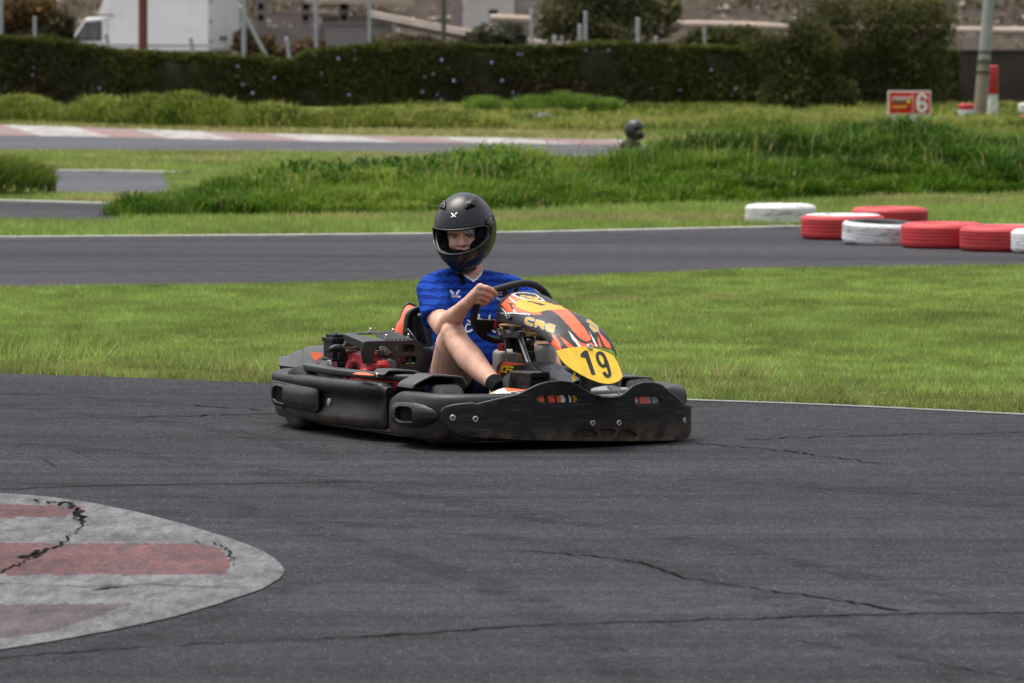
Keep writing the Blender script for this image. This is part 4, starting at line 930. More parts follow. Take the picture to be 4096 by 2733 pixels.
mb = MB(); mb.plate([KP(z3(*p), pA+pn*.024, pn) for p in [(795, 860), (812, 868), (806, 895), (820, 905), (812, 920), (795, 936), (778, 915), (785, 895)]], -pn*.002); kb(mb, 'tape_end', YEL, npl, sm=0)
mb = MB(); mb.tube([K(z3(885, 985), 1, .02)-[0, 0, .1], K(z3(885, 880), 1, .02)], .028, 12, ell=(1, .5)); kb(mb, 'plate_support', BLK2)
# fastening clip on the fairing
q = K(z6(615, 595), 1, -.142); mb = MB(); mb.lathe(q, (.1, -1, .1), [(.011, -.008), (.011, .004), (.006, .006)], 16); kb(mb, 'clip_stud', INK, fair_o)
mb = MB(); mb.tube([K(z6(*p), 1, -.15) for p in [(615, 590), (610, 545), (585, 525), (550, 530), (575, 560), (570, 580), (590, 600)]], .0014, 6); kb(mb, 'spring_clip', STEEL, fair_o)

# --- steering wheel
wo = K(z6(650, 505), 1, 0); wn = nrm((-.82, 0, .57))
rim6 = [(60, 640), (62, 540), (85, 450), (140, 340), (225, 235), (330, 175), (460, 133), (600, 95), (740, 60), (860, 50), (980, 68), (1090, 125), (1185, 215), (1240, 310), (1262, 420), (1240, 540), (1180, 660), (1060, 780), (900, 880), (700, 940), (520, 955), (350, 935), (220, 878), (125, 790), (75, 710)]
RIM = spline([KP(z6(*p), wo, wn) for p in rim6], 130, True)
sw = thing  # noqa
mb = MB(); mb.tube(RIM, .0148, 16, closed=True); swo = kb(mb, 'steering_wheel', M('wheel_foam', (.017, .017, .018), .62, 0, .2, 40, .25, 260, .4), sm=80)
mb = MB(); W = lambda L_, d=0: [KP(z6(*p), wo+wn*d, wn) for p in L_]
mb.plate(W([(95, 625), (425, 632), (480, 560), (560, 430), (495, 160), (560, 140), (640, 240), (715, 105), (770, 95), (735, 240), (700, 420), (820, 620), (1180, 600), (1180, 680), (800, 760), (560, 740), (400, 770), (330, 800), (240, 870), (165, 840), (110, 760)]), wn*.008)
kb(mb, 'spokes', BLK2, swo, sm=0, bevel=.002)
# --- column, brackets, cables, grips below the fairing
mb = MB(); mb.tube([wo-wn*.0, K(z5(850, 770), 1, 0), K(z5(850, 770), 1, 0)+np.array([.12, 0, -.16])], .011, 12); kb(mb, 'steering_column', STEEL)
mb = MB(); mb.tube([K(z5(*p), 1, -.06) for p in [(345, 200), (352, 260), (340, 340)]], .0085, 10); kb(mb, 'red_lever', REDR)
mb = MB(); mb.plate([K(z5(*p), 1, -.06) for p in [(335, 345), (370, 350), (400, 430), (420, 470), (410, 520), (375, 500), (362, 440)]], (0, .01, 0)); mb.plate([K(z5(*p), 1, -.05) for p in [(420, 400), (520, 380), (545, 430), (700, 400), (765, 410), (750, 470), (700, 520), (540, 510), (430, 530), (400, 500)]], (0, .05, 0))
kb(mb, 'lever_bracket', GREYM, sm=0, bevel=.002)
mb = MB(); mb.box(K(z5(650, 470), 1, .03), (.08, .09, .11)); mb.box(K(z5(820, 560), 1, .05), (.07, .07, .10)); mb.sphere(K(z5(690, 390), 1, 0), .03); mb.sphere(K(z5(900, 600), 1, .05), .02); mb.tube([K(z5(560, 480), 1, 0), K(z5(560, 640), 1, 0)], .012, 8); kb(mb, 'column_mount', FRAME, bevel=.006)
mb = MB()
for L_ in ([(470, 370), (432, 320), (440, 298), (600, 302), (800, 320)], [(850, 340), (860, 410), (900, 438), (1070, 440), (1110, 400)]): mb.tube(spline([K(z5(*p), 1, -.06) for p in L_], 30), .0055, 8)
kb(mb, 'cable_tube', TAN)
mb = MB(); mb.tube([K(z5(*p), 1, -.09) for p in [(505, 540), (525, 760), (535, 920)]], .004, 8); kb(mb, 'shift_rod', GREYM)
mb = MB(); mb.lathe(K(z5(465, 675), 1, -.02), (0, 0, 1), [(.018, -.015), (.018, .015)], 16); kb(mb, 'red_cap', REDR)
mb = MB(); mb.lathe(K(z5(1000, 400), 1, .02), (0, 0, 1), [(.04, -.02), (.04, .02)], 18); kb(mb, 'ochre_reservoir', TAN, sm=40)
# --- fuel tank
def rbox(mb, lo, hi): mb.box((np.asarray(lo)+hi)/2, np.asarray(hi)-lo); return mb
a = K(z5(345, 1020), 1, -.05); b = K(z5(1280, 730), 1, .17)
def tankbox(pxl, pxr, y0, y1, vt, vb, xm, name, bev=.02):
    zt = K(z5(0, vt), 0, xm)[2]; zb = zt-.17; mb = MB()
    yl = K(z5(pxl, vt), 0, xm)[1]; yr = K(z5(pxr, vt), 0, xm)[1]
    mb.box((xm-.03, (yl+yr)/2, (zt+zb)/2), (.08, yr-yl-.03, zt-zb)); return kb(mb, name, TANK, sm=50, bevel=bev, bseg=4)
tk = tankbox(350, 790, 0, 0, 735, 930, .20, 'fuel_tank'); tk2 = tankbox(830, 1275, 0, 0, 728, 930, .33, 'fuel_tank')
mb = MB(); c = K(z5(1190, 660), 0, .42); mb.lathe(c-np.array([0, 0, .1]), (0, 0, 1), [(.046, 0), (.048, .08), (.04, .105), (.028, .11)], 24); kb(mb, 'catch_bottle', TANK, sm=60)
mb = MB(); mb.lathe(c+np.array([0, -.0, .025]), (0, 0, 1), [(.04, 0), (.04, .03), (.035, .04)], 20); kb(mb, 'bottle_cap', INK)
mb = MB(); c = K(z5(905, 800), 0, .40); mb.lathe(c-np.array([0, 0, .04]), (0, 0, 1), [(.021, -.05), (.021, .022), (.0255, .024), (.0255, .05), (.022, .055)], 22); kb(mb, 'filler_cap', plastic('rubber_cap', .02, .6), sm=40)
# --- centre cowl over the pedals with orange decal, pedal box
P = lambda L_, y: [K(z5(*p), 1, y) for p in L_]
top = [(440, 915), (480, 905), (700, 905), (950, 930), (1200, 920), (1340, 930), (1500, 1050), (1700, 1160), (1790, 1220)]
mb = MB(); rows = []
A = spline([K(z5(*p), 1, -.02) for p in [(400, 950), (480, 908), (700, 915), (960, 950), (1180, 1120), (1430, 1260), (1600, 1290)]], 40); B_ = spline([K(z5(*p), 1, .13) for p in [(560, 870), (700, 880), (900, 900), (1340, 922), (1500, 1050), (1700, 1160), (1790, 1220)]], 40)
for a, b in zip(A, B_): rows.append([a+np.array([0, -.012, -.2]), a+np.array([0, -.01, -.012]), a, b, b+np.array([0, .02, -.01]), b+np.array([0, .03, -.2])])
mb.grid(rows); cw = kb(mb, 'pedal_cowl', BLK2, sm=45, bevel=.004)
mb = MB(); mb.plate(P([(400, 1150), (385, 1110), (420, 1010), (470, 930), (490, 920), (640, 935), (850, 962), (700, 978), (520, 985), (460, 1000), (440, 1100), (420, 1160)], -.046), (0, .004, 0)); kb(mb, 'orange_decal', ORG, cw, sm=0)
mb = MB()
for st in ([(520, 1005), (465, 1000), (455, 1085), (505, 1088)], [(525, 1100), (545, 1000), (640, 1015)], [(535, 1050), (620, 1055)]):
    for q in strokepoly(st, 26): mb.plate(P(q, -.047-.0003*len(mb.f)/100), (0, .002, 0))
kb(mb, 'yellow_lettering', YEL, cw, sm=0)
mb = MB(); mb.plate(P([(430, 985), (660, 1000), (700, 1060), (620, 1110), (440, 1110)], -.0455), (0, .003, 0)); kb(mb, 'decal_backing', INK, cw, sm=0)
mb = MB(); mb.box(K(z5(820, 1235), 1, -.16)-np.array([0, -.035, .02]), (.16, .10, .115)); pb_ = kb(mb, 'pedal_guard', BLK, bevel=.008)
gb = K(z5(820, 1235), 1, -.16)-np.array([0, -.035, .02])
for k in range(3):
    mb = MB(); mb.box(gb+np.array([.0805, -.004+.004*k, .032-.028*k]), (.006, .066, .009)); kb(mb, 'guard_slot', VOID, pb_, sm=0)
mb = MB(); mb.tube([K(z5(*p), 1, -.2) for p in [(590, 1095), (1125, 1098)]], .003, 8); mb.plate(P([(470, 1230), (480, 1190), (580, 1100), (600, 1105), (560, 1380), (480, 1370)], -.2), (0, .004, 0)); kb(mb, 'guard_edge', GREYM, pb_, sm=0)
# --- printed nose cover on top of the front bumper
mb = MB()
ncT = spline([K(z3(*p), 0, x) for p, x in (((75, 1050), .66), ((160, 1012), .68), ((235, 988), .70), ((320, 992), .73), ((405, 997), .76), ((465, 970), .78))], 24)
ncB = spline([K(z3(*p), 0, x) for p, x in (((120, 1104), .74), ((200, 1090), .78), ((300, 1068), .82), ((360, 1045), .84), ((430, 1016), .86), ((500, 985), .88))], 24)
for i in range(len(ncT)-1):
    for k in range(20):
        f0, f1 = k/20, (k+1)/20; q = [ncB[i]*(1-f0)+ncT[i]*f0, ncB[i+1]*(1-f0)+ncT[i+1]*f0, ncB[i+1]*(1-f1)+ncT[i+1]*f1, ncB[i]*(1-f1)+ncT[i]*f1]
        a_ = i/(len(ncT)-1); f = (f0+f1)/2; c_ = (.66, .64, .6)
        if f > .62 and a_ > .38: c_ = DEC['o']
        elif f < .55 and (a_ < .28 or a_ > .62 or f < .2): c_ = (.055, .052, .05)
        elif .42 < a_ < .7 and .35 < f < .55: c_ = (.1, .08, .07)
        elif a_ < .16: c_ = (.5, .42, .33)
        mb.add(q, [(0, 1, 2, 3)], c_)
weld(kb(mb, 'nose_cover', PAINT, sm=40, solid=.004), 2e-4)
mb = MB(); L_ = [(900, 1010), (960, 985), (1080, 962), (1180, 965), (1235, 985), (1215, 1015), (1170, 1045), (1100, 1055), (1020, 1052), (940, 1030)]
Q = [K(z3(*p), 2, .238) for p in L_]; mb.plate(Q, (0, 0, -.006)); kb(mb, 'silver_decal', SIL, sm=0)
mb = MB(); mb.plate([K(z3(*p), 2, .24) for p in [(1060, 985), (1100, 962), (1180, 1000), (1165, 1040), (1130, 1025)]], (0, 0, .004)); kb(mb, 'nose_ridge', BLK2, sm=0, bevel=.002)
arch([z3(1160, 985), z3(1180, 915), z3(1230, 908), z3(1385, 912), z3(1425, 940)], .60, .14, 'front_mudguard', BLK2)

# --- engine, its cover, air filter and pipes
ex = -.13
def EP(L_, x=ex): return [K(z4(*p), 0, x) for p in L_]
def rr(cx, cy, w_, h_, n=16, tilt=0):
    r = min(w_, h_)/2; o = []
    for k in range(n):
        a = 2*PI*k/n+PI/n; x = math.cos(a)*r+math.copysign(max(0, w_/2-r), math.cos(a)); y = math.sin(a)*r+math.copysign(max(0, h_/2-r), math.sin(a)); o.append((cx+x+tilt*y, cy+y))
    return o
outl = [(1235, 405), (1262, 390), (1350, 383), (1900, 372), (2170, 362), (2205, 372), (2235, 420), (2275, 500), (2350, 590), (2460, 640), (2560, 652), (2640, 600), (2660, 1050), (1790, 1080), (1785, 900), (1778, 690), (1750, 580), (1690, 505), (1620, 468), (1550, 468), (1490, 500), (1445, 560), (1420, 640), (1395, 760), (1370, 795), (1290, 802), (1240, 785), (1215, 700), (1200, 600)]
mb = MB(); mb.plate(EP(outl), (-.006, 0, 0), [EP(rr(1993, 510, 365, 140)), EP(rr(2028, 720, 350, 140, tilt=.05)), EP(rr(2545, 725, 120, 60))]); cov = kb(mb, 'engine_cover', BLK2, sm=30, bevel=.003)
corner = [K(z4(1240, 398), 0, ex), K(z4(2190, 364), 0, ex)]
Lc, Rc = corner; back = np.array([-.19, 0, .022])
bl = K(z4(850, 262), 1, Lc[1]); br = K(z4(1800, 205), 1, Rc[1]); bl = np.array([Lc[0]-.19, Lc[1], bl[2]]); blz = K(z4(852, 240), 0, Lc[0]-.19); brz = K(z4(1790, 186), 0, Lc[0]-.19)
BL, BR = blz, brz
def top_pt(a, b): return (Lc*(1-a)+Rc*a)*(1-b)+(BL*(1-a)+BR*a)*b
hole = [top_pt(a, b) for a, b in [(.05, .88), (.05, .72), (.22, .30), (.36, .30), (.38, .55), (.50, .62), (.46, .80), (.30, .88)]]
hz = [KP(z4(*p), Lc, np.cross(Rc-Lc, BL-Lc)) for p in [(1085, 245), (1215, 238), (1425, 240), (1515, 278), (1480, 322), (1405, 322)]]
tn = nrm(np.cross(Rc-Lc, BL-Lc)); tn = tn if tn[2] > 0 else -tn
mb = MB(); mb.plate([Lc, Rc, BR, BL], -tn*.006, [hz]); kb(mb, 'cover_top', BLK2, cov, sm=30, bevel=.004)
mb = MB()
for k in range(6):
    a = .5+.075*k; mb.tube([top_pt(a, .08+.0*k)+tn*.001, top_pt(a, .93)+tn*.001], .0042, 8, ell=(1, .8))
kb(mb, 'cover_ribs', BLK2, cov)
mb = MB(); mb.plate([Lc, BL]+[KP(z4(*p), Lc, np.cross(BL-Lc, (0, 0, 1))) for p in [(860, 300), (900, 375), (1000, 430), (1150, 500), (1205, 640), (1240, 780), (1255, 600)]], (0, .006, 0)); kb(mb, 'cover_flank', BLK2, cov, sm=30, bevel=.002)
for p in [(1365, 200), (1648, 318), (2052, 305), (1772, 215)]:
    q = KP(z4(*p), Lc, tn); mb = MB(); mb.lathe(q, tn, [(.009, -.004), (.009, .002), (.0055, .003), (.0055, .012), (.003, .014)], 12); kb(mb, 'bolt', STEEL, cov)
# shroud to the seat beside the driver
mb = MB(); rows = []
for p, yy in [(z2(1640, 470), -.25), (z2(1700, 560), -.22), (z2(1760, 625), -.2), (z2(1890, 655), -.16), (z2(1960, 640), -.12)]:
    a = K(p, 0, ex+.0); rows.append([a, a+np.array([-.1, .01, .045]), a+np.array([-.22, .02, .03])])
mb.grid(rows); kb(mb, 'seat_shroud', BLK2, sm=60, solid=.005)
# red engine: crankcase, fan housing with slots, oil filler
xe = -.17
cc = K(z4(1420, 860), 0, xe); mb = MB(); mb.box(cc+np.array([-.07, .04, -.04]), (.14, .19, .2)); mb.tube([cc+np.array([-.02, -.02, -.05]), cc+np.array([.04, -.02, -.05])], .06, 22)
eng = kb(mb, 'engine', REDP, sm=45, bevel=.012, bseg=3)
fc = K(z4(850, 920), 0, xe+.0); mb = MB(); ax = nrm((.10, -1, .12))
ctr = np.array([-.235, -.43, K(z4(960, 880), 0, -.2)[2]-.035]); 
mb.lathe(ctr, ax, [(.112, -.12), (.116, -.06), (.114, -.02), (.104, .012), (.086, .03), (.068, .034), (.0002, .036)], 40)
fan = kb(mb, 'fan_housing', REDP, eng, sm=30)
mb = MB(); e1 = nrm(np.cross(ax, (0, 0, 1))); e2 = np.cross(ax, e1)
for k in range(30):
    a = 2*PI*k/30; d = e1*math.cos(a)+e2*math.sin(a); mb.tube([ctr+ax*.0365+d*.026, ctr+ax*.0352+d*.062], .0021, 6)
kb(mb, 'fan_slots', VOID, fan); mb = MB()
for k in range(20):
    a = 2*PI*k/20; d = e1*math.cos(a)+e2*math.sin(a); mb.tube([ctr+ax*.008+d*.1055, ctr-ax*.06+d*.1165], .0046, 6)
kb(mb, 'fan_slots', VOID, fan)
mb = MB(); q = K(z4(1575, 835), 0, xe+.06); mb.lathe(q, (.85, -.5, .15), [(.03, -.04), (.03, 0), (.021, .004), (.021, .03), (.016, .034)], 20); mb.box(q+np.array([.03, -.014, .004]), (.012, .045, .014)); kb(mb, 'oil_filler', M('bright_red_plastic', (.5, .03, .03), .4, 0, .1, 20), eng, sm=40, bevel=.002)
mb = MB(); mb.tube(spline([K(z4(*p), 0, xe+.075) for p in [(1500, 560), (1545, 680), (1580, 800), (1605, 960)]], 20), .0052, 8); mb.tube(spline([K(z4(*p), 0, xe+.03) for p in [(1560, 700), (1680, 700), (1790, 660)]], 14), .006, 8); kb(mb, 'cable', INK)
mb = MB(); mb.lathe(K(z4(1690, 830), 0, xe+.03), (1, -.2, 0), [(.032, -.05), (.032, .02), (.026, .025)], 20); mb.box(K(z4(1610, 600), 0, xe), (.03, .03, .03)); mb.lathe(K(z4(1650, 590), 0, xe+.02), (1, -.3, 0), [(.014, -.03), (.014, .02)], 14); mb.lathe(K(z4(2080, 560), 0, xe), (0, 0, 1), [(.006, -.1), (.006, .01)], 10); mb.box(K(z4(1980, 560), 0, xe-.05), (.05, .09, .1)); kb(mb, 'carburettor_parts', GREYM, eng, bevel=.003)
mb = MB(); mb.box((-.27, -.27, .2), (.26, .1, .2)); kb(mb, 'engine_block', VOID, eng, bevel=.02)
# air filter canister: square ribbed box
xa = -.36
fcx = K(z4(680, 520), 0, xa); zt = K(z4(680, 325), 0, xa)[2]; zb = K(z4(680, 745), 0, xa)[2]
yl = K(z4(480, 500), 0, xa)[1]+.040; yr = K(z4(885, 500), 0, xa)[1]; mb = MB(); cy = (yl+yr)/2; wy = (yr-yl)
mb.box((xa-.03, cy+.005, (zt+zb)/2), (.09, wy*.97, zt-zb-.03)); mb.box((xa-.03, cy, zt-.008), (.10, wy*1.02, .018)); mb.box((xa-.03, cy, zb+.006), (.10, wy*1.03, .012)); mb.box((xa-.03, cy+.006, zt+.008), (.08, wy*.78, .014)); mb.box((xa-.03, cy+.004, zt+.016), (.03, wy*.3, .006))
for k in range(4): mb.box((xa-.03, cy+.002, zt-.026-.009*k), (.0925, wy*.985, .004))
af = kb(mb, 'air_filter', plastic('filter_plastic', .012, .45, False, .05), bevel=.003)
mb = MB(); mb.lathe((xa-.02, cy+.01, zt+.018), (0, 0, 1), [(.006, 0), (.006, .012)], 10); kb(mb, 'filter_bolts', STEEL, af)
mb = MB(); mb.capsule(spline([K(z4(*p), 0, xa+.08) for p in [(655, 530), (720, 505), (800, 515), (845, 560), (825, 640), (810, 690)]], 24), list(np.interp(np.linspace(0, 1, 21), [0, .3, .55, .8, 1], [.012, .0165, .0185, .013, .009])), 16); kb(mb, 'intake_elbow', plastic('elbow_rubber', .014, .35, False, .05), sm=80)
mb = MB(); mb.tube(spline([K(z4(*p), 0, xa+.06) for p in [(880, 440), (900, 510), (1000, 525), (1110, 505)]], 20), .008, 10); mb.lathe(K(z4(1020, 470), 0, xa+.02), (0, 1, -.25), [(.022, -.04), (.026, 0), (.02, .03)], 16); mb.tube(spline([K(z4(*p), 0, xa+.08) for p in [(870, 600), (940, 565), (1180, 590)]], 12), .007, 8); kb(mb, 'exhaust_pipe', M('rusty_pipe', (.2, .15, .12), .6, .4, .35, 40), sm=60)
mb = MB(); mb.box(K(z4(640, 830), 0, -.36), (.03, .02, .05)); mb.box(K(z4(690, 860), 0, -.35), (.02, .03, .05)); kb(mb, 'linkage', STEEL, eng, bevel=.002)
patch(Z4((270, 600), (310, 588), (440, 582), (500, 620), (500, 700), (640, 770), (560, 800), (470, 812), (380, 760), (320, 690)), K(z4(420, 690), 1, -.40), (.5, -1, .3), .065, 'orange_decal', ORG, mgo)

# --- seat
def seat():
    Z8 = lambda *L_: [z8(*p) for p in L_]
    # right wing outline at the rim (front edge) and the outer back shell
    rim = [K(p, 0, -.27) for p in Z8((250, 640), (250, 560), (262, 430), (280, 330), (320, 270), (380, 235), (440, 222), (520, 260))]
    bk = [K(p, 0, -.42) for p in Z8((40, 640), (65, 560), (100, 490), (170, 420), (215, 260), (250, 180), (310, 150), (440, 200))]
    rim = spline(rim, 40); bk = spline(bk, 40); n = min(len(rim), len(bk)); mb = MB(); rows = []
    for r, b in zip(rim[:n], bk[:n]): rows.append([b*(1-f)+r*f+np.array([0, -.02*math.sin(f*PI), 0]) for f in np.linspace(0, 1, 10)])
    mb.grid(rows)
    return mb, rim[:n], bk[:n]
mb, srim, sbk = seat(); seat_o = kb(mb, 'seat_shell', ORG, sm=60, solid=.004)
mb = MB(); mb.tube(srim, .0135, 10); kb(mb, 'seat_rim', BLK2, seat_o, sm=80)
mb = MB(); mb.tube([p+np.array([-.004, 0, .002]) for p in sbk], .008, 10); kb(mb, 'seat_back_edge', BLK2, seat_o, sm=80)
mb = MB(); mb.tube(spline([K(z8(*p), 0, -.24) for p in [(440, 330), (480, 320), (520, 400), (560, 560), (600, 720), (640, 830)]], 30), .014, 10, ell=(1, .5)); kb(mb, 'seat_liner', SEATG, seat_o, sm=80)
lin = spline([K(z8(*p), 0, -.24) for p in [(440, 330), (480, 320), (520, 400), (560, 560), (600, 720), (640, 830)]], 40)
mb = MB(); n_ = min(len(lin), len(srim)); mb.grid([[srim[::-1][i]*(1-f)+lin[i]*f+np.array([-.03*math.sin(f*PI), 0, 0]) for f in np.linspace(0, 1, 8)] for i in range(n_)]); kb(mb, 'seat_lining', BLK2, seat_o, sm=80, solid=.004)
# seat bucket: back, base and left wing
mb = MB(); rows = []
for f in np.linspace(0, 1, 26):
    z = .42*(1-f)**1.3+.07; xb = -.43+.17*f+.42*max(0, f-.55)/.45*(f > .55); row = []
    for a in np.linspace(-1, 1, 21): row.append((xb+.15*abs(a)**3*(1-f*.3), (.03+a*.185), z+.10*abs(a)**4*f))
    rows.append(row)
mb.grid(rows); kb(mb, 'seat_bucket', BLK2, seat_o, sm=60, solid=.006)
# ================================================================ DRIVER  (same frame as the kart)
def skin_mat():
    m, nt, b, N, L = newmat('skin'); tc = N('ShaderNodeTexCoord').outputs['Object']
    n = noise_node(nt, 18, 5, tc, .6); n2 = noise_node(nt, 160, 3, tc, .7)
    c = ramp(nt, n.outputs['Fac'], [(.3, (.56, .30, .21)), (.5, (.66, .38, .275)), (.72, (.73, .45, .335))]).outputs['Color']
    c = mixn(nt, .45, c, ramp(nt, n2.outputs['Fac'], [(.3, (.6, .55, .5)), (.6, (1.08,)*3)]).outputs['Color'], 'MULTIPLY')
    L(c, b.inputs['Base Color']); b.inputs['Roughness'].default_value = .55; b.inputs['Specular IOR Level'].default_value = .3
    b.inputs['Subsurface Weight'].default_value = .12; b.inputs['Subsurface Radius'].default_value = (.012, .004, .002)
    bumpn(nt, b, n2.outputs['Fac'], .2, .003); return m
SKIN = skin_mat()
def shirt_mat():
    m, nt, b, N, L = newmat('blue_jersey'); tc = N('ShaderNodeTexCoord').outputs['Object']
    sp = N('ShaderNodeSeparateXYZ'); L(tc, sp.inputs[0])
    def math(op, a, c=None):
        k = N('ShaderNodeMath'); k.operation = op
        for s_, v in zip(k.inputs, (a, c)):
            if v is None: continue
            if isinstance(v, (int, float)): s_.default_value = v
            else: L(v, s_)
        return k.outputs[0]
    nz = noise_node(nt, 7, 3, tc)
    h = math('ADD', math('MULTIPLY', sp.outputs['Y'], 1.), math('MULTIPLY', sp.outputs['X'], -.45))
    zig = math('PINGPONG', math('ADD', h, math('MULTIPLY', nz.outputs['Fac'], .02)), .021)
    zz = math('ADD', math('ADD', sp.outputs['Z'], math('MULTIPLY', zig, .32)), math('MULTIPLY', nz.outputs['Fac'], .012))
    per = .031; fr = math('FRACT', math('MULTIPLY', zz, 1/per))
    def bandm(c0, w_): return math('LESS_THAN', math('ABSOLUTE', math('SUBTRACT', fr, c0)), w_)
    d1 = math('MAXIMUM', bandm(.35, .055), bandm(.60, .055)); mid = bandm(.475, .125)
    n = noise_node(nt, 30, 5, tc, .6); base = ramp(nt, n.outputs['Fac'], [(.3, (.009, .048, .30)), (.7, (.015, .072, .42))]).outputs['Color']
    c = mixn(nt, math('MULTIPLY', mid, .75), base, (.008, .035, .27, 1)); c = mixn(nt, math('MULTIPLY', d1, .95), c, (.004, .010, .06, 1))
    L(c, b.inputs['Base Color']); b.inputs['Roughness'].default_value = .85; b.inputs['Specular IOR Level'].default_value = .08
    bumpn(nt, b, noise_node(nt, 500, 2, tc).outputs['Fac'], .2, .002); return m
SHIRT = shirt_mat(); HELM = M('matt_black_helmet', (.009, .009, .010), .32, 0, .08, 15, .05, 400, .5); GLOSS = M('gloss_black_trim', (.012, .012, .013), .22, 0, .1, 20, spec=.6)
LIN = M('black_padding', (.008, .008, .009), .95, 0, .3, 60, .3, 200, .1); SOCK = M('black_sock', (.012, .012, .013), .95, 0, .4, 90, .6, 220, .1); GREYC = M('grey_hair_net', (.42, .43, .44), .9, 0, .25, 60, .5, 90, .1)
CHR = M('chrome', (.75, .75, .75), .2, 1., .05, 10); HAIR = M('brow_hair', (.09, .05, .03), .8, 0, .4, 200); SHORTS = M('navy_shorts', (.008, .012, .04), .85, 0, .2, 20, .3, 150, .2)
EYEW = M('eye', (.5, .45, .42), .3, 0, .05, 20); IRIS = M('iris', (.03, .03, .035), .2, 0, .1, 20); WHTF = M('white_print', (.78, .78, .8), .7, 0, .05, 20)

drv = thing('person', 'driver in blue wave-striped jersey and matt black helmet seated in the go-kart', 'person', KO, -PH)
def db(mb, name, mat, parent=None, **k): return mb.build(name, mat, parent or drv, **k)
HP = lambda p, d: KP(z6(*p), wo-wn*d, wn)

# helmet frame
hc = K(zh(775, 728), 0, -.17); psi = math.radians(-47); pit = math.radians(9); rol = math.radians(2)
hf = np.array([math.cos(psi)*math.cos(pit), math.sin(psi)*math.cos(pit), -math.sin(pit)]); hl = nrm(np.cross([0, 0, 1], hf)); hu = np.cross(hf, hl)
hl, hu = hl*math.cos(rol)+hu*math.sin(rol), hu*math.cos(rol)-hl*math.sin(rol)
HF = np.stack([hf, hl, hu], 1)
def H(a, b, c): return hc+hf*a+hl*b+hu*c
fy = math.radians(13); ff_ = hf*math.cos(fy)+hl*math.sin(fy); fl_ = hl*math.cos(fy)-hf*math.sin(fy); FF = np.stack([ff_, fl_, hu], 1)
def Hf(a, b, c): return hc+ff_*a+fl_*b+hu*(c+.013)

# ---- body: one fused surface
B = MB()
pel = np.array([-.13, .03, .20]); nb = np.array([-.205, .085, .655])
B.capsule([pel, (-.13, .03, .3), (-.15, .045, .42), (-.175, .06, .52), (-.19, .075, .60)], [.12, .11, .105, .115, .09], 20, ell=(1.25, .85), up=np.array([1, 0, 0.1]))
B.capsule([nb, H(-.03, 0, -.10), H(-.02, 0, -.02)], [.055, .052, .06], 18)
B.sphere(H(0, 0, -.015), (.097, .075, .112), FF, 28, 20)
for p, r in [((.062, .032, -.05), .032), ((.062, -.032, -.05), .032), ((.062, 0, -.085), .042)]: B.sphere(Hf(*p), r)
B.capsule([Hf(.078, -.046, .006), Hf(.092, -.02, .008), Hf(.095, 0, .004), Hf(.092, .02, .008), Hf(.078, .046, .006)], [.010, .0115, .010, .0115, .010], 10)
B.capsule([Hf(.094, 0, .0), Hf(.103, 0, -.022), Hf(.112, 0, -.044)], [.008, .009, .0118], 12)
B.sphere(Hf(.102, .011, -.048), .0088); B.sphere(Hf(.102, -.011, -.048), .0088); B.capsule([Hf(.094, -.02, -.078), Hf(.101, 0, -.076), Hf(.094, .02, -.078)], .007, 8)
RSh, LSh = K(z1(345, 1135), 0, -.19), K(z1(1110, 1125), 0, -.18)
REl, RWr = K(z8(868, 520), 0, .045), HP((-62, 372), .004)
hemR = K(z8(740, 330), 0, -.075); B.capsule([(nb+RSh)/2-[0, 0, .03], RSh, RSh*.5+hemR*.5, hemR, hemR*.5+REl*.5, REl], [.055, .052, .049, .050, .050, .047], 18)
B.capsule([REl, REl*.72+RWr*.28+[0, 0, .004], REl*.3+RWr*.7, RWr], [.045, .047, .033, .0255], 18)
def hand(W_, kn, fingers, thumb, rf=.0113):
    for k, d in kn: B.capsule([W_, HP(k, d)], [.024, .0165], 12)
    B.capsule([HP(kn[0][0], kn[0][1]-.004), HP(kn[-1][0], kn[-1][1]-.004)], .0155, 10)
    for f in fingers: B.capsule([HP(p, d) for p, d in f], [rf*1.12, rf*1.08, rf, rf*.9][:len(f)], 10)
    B.capsule([W_]+[HP(p, d) for p, d in thumb], [.018, .0125, .0108, .0095], 10)
hand(RWr, [((160, 108), .016), ((112, 185), .020), ((78, 255), .018), ((52, 318), .012)],
     [[((160, 108), .018), ((262, 124), .036), ((345, 160), .034), ((405, 218), .018)], [((112, 185), .022), ((215, 200), .038), ((310, 243), .034), ((345, 290), .012)],
      [((78, 255), .020), ((175, 272), .036), ((255, 308), .030), ((282, 340), .010)], [((52, 318), .014), ((128, 335), .030), ((205, 358), .024), ((232, 378), .008)]],
     [((40, 400), -.022), ((130, 420), -.034), ((215, 350), -.034)])
LEl, LWr = np.array([.02, .36, .47]), HP((1330, 520), -.01)
B.capsule([(nb+LSh)/2-[0, 0, .03], LSh, LSh*.5+LEl*.5, LEl], [.06, .058, .05, .045], 16); B.capsule([LEl, LEl*.6+LWr*.4, LWr], [.043, .042, .025], 16)
hand(LWr, [((1310, 430), .012), ((1320, 480), .014), ((1318, 530), .013), ((1305, 580), .010)],
     [[((1310, 430), .014), ((1270, 425), .034), ((1225, 440), .03), ((1205, 455), .008)], [((1320, 480), .016), ((1272, 480), .036), ((1222, 492), .03), ((1200, 505), .006)], [((1318, 530), .015), ((1268, 535), .034), ((1215, 545), .028), ((1195, 552), .006)], [((1305, 580), .012), ((1255, 590), .03), ((1205, 596), .024), ((1190, 600), .006)]],
     [((1300, 430), -.02), ((1270, 380), -.034), ((1235, 350), -.03)])
RK = K(z8(992, 600), 1, -.20); RA = K(z8(1668, 1410), 1, -.20); L8 = lambda x, y: K(z8(x, y), 1, -.20)
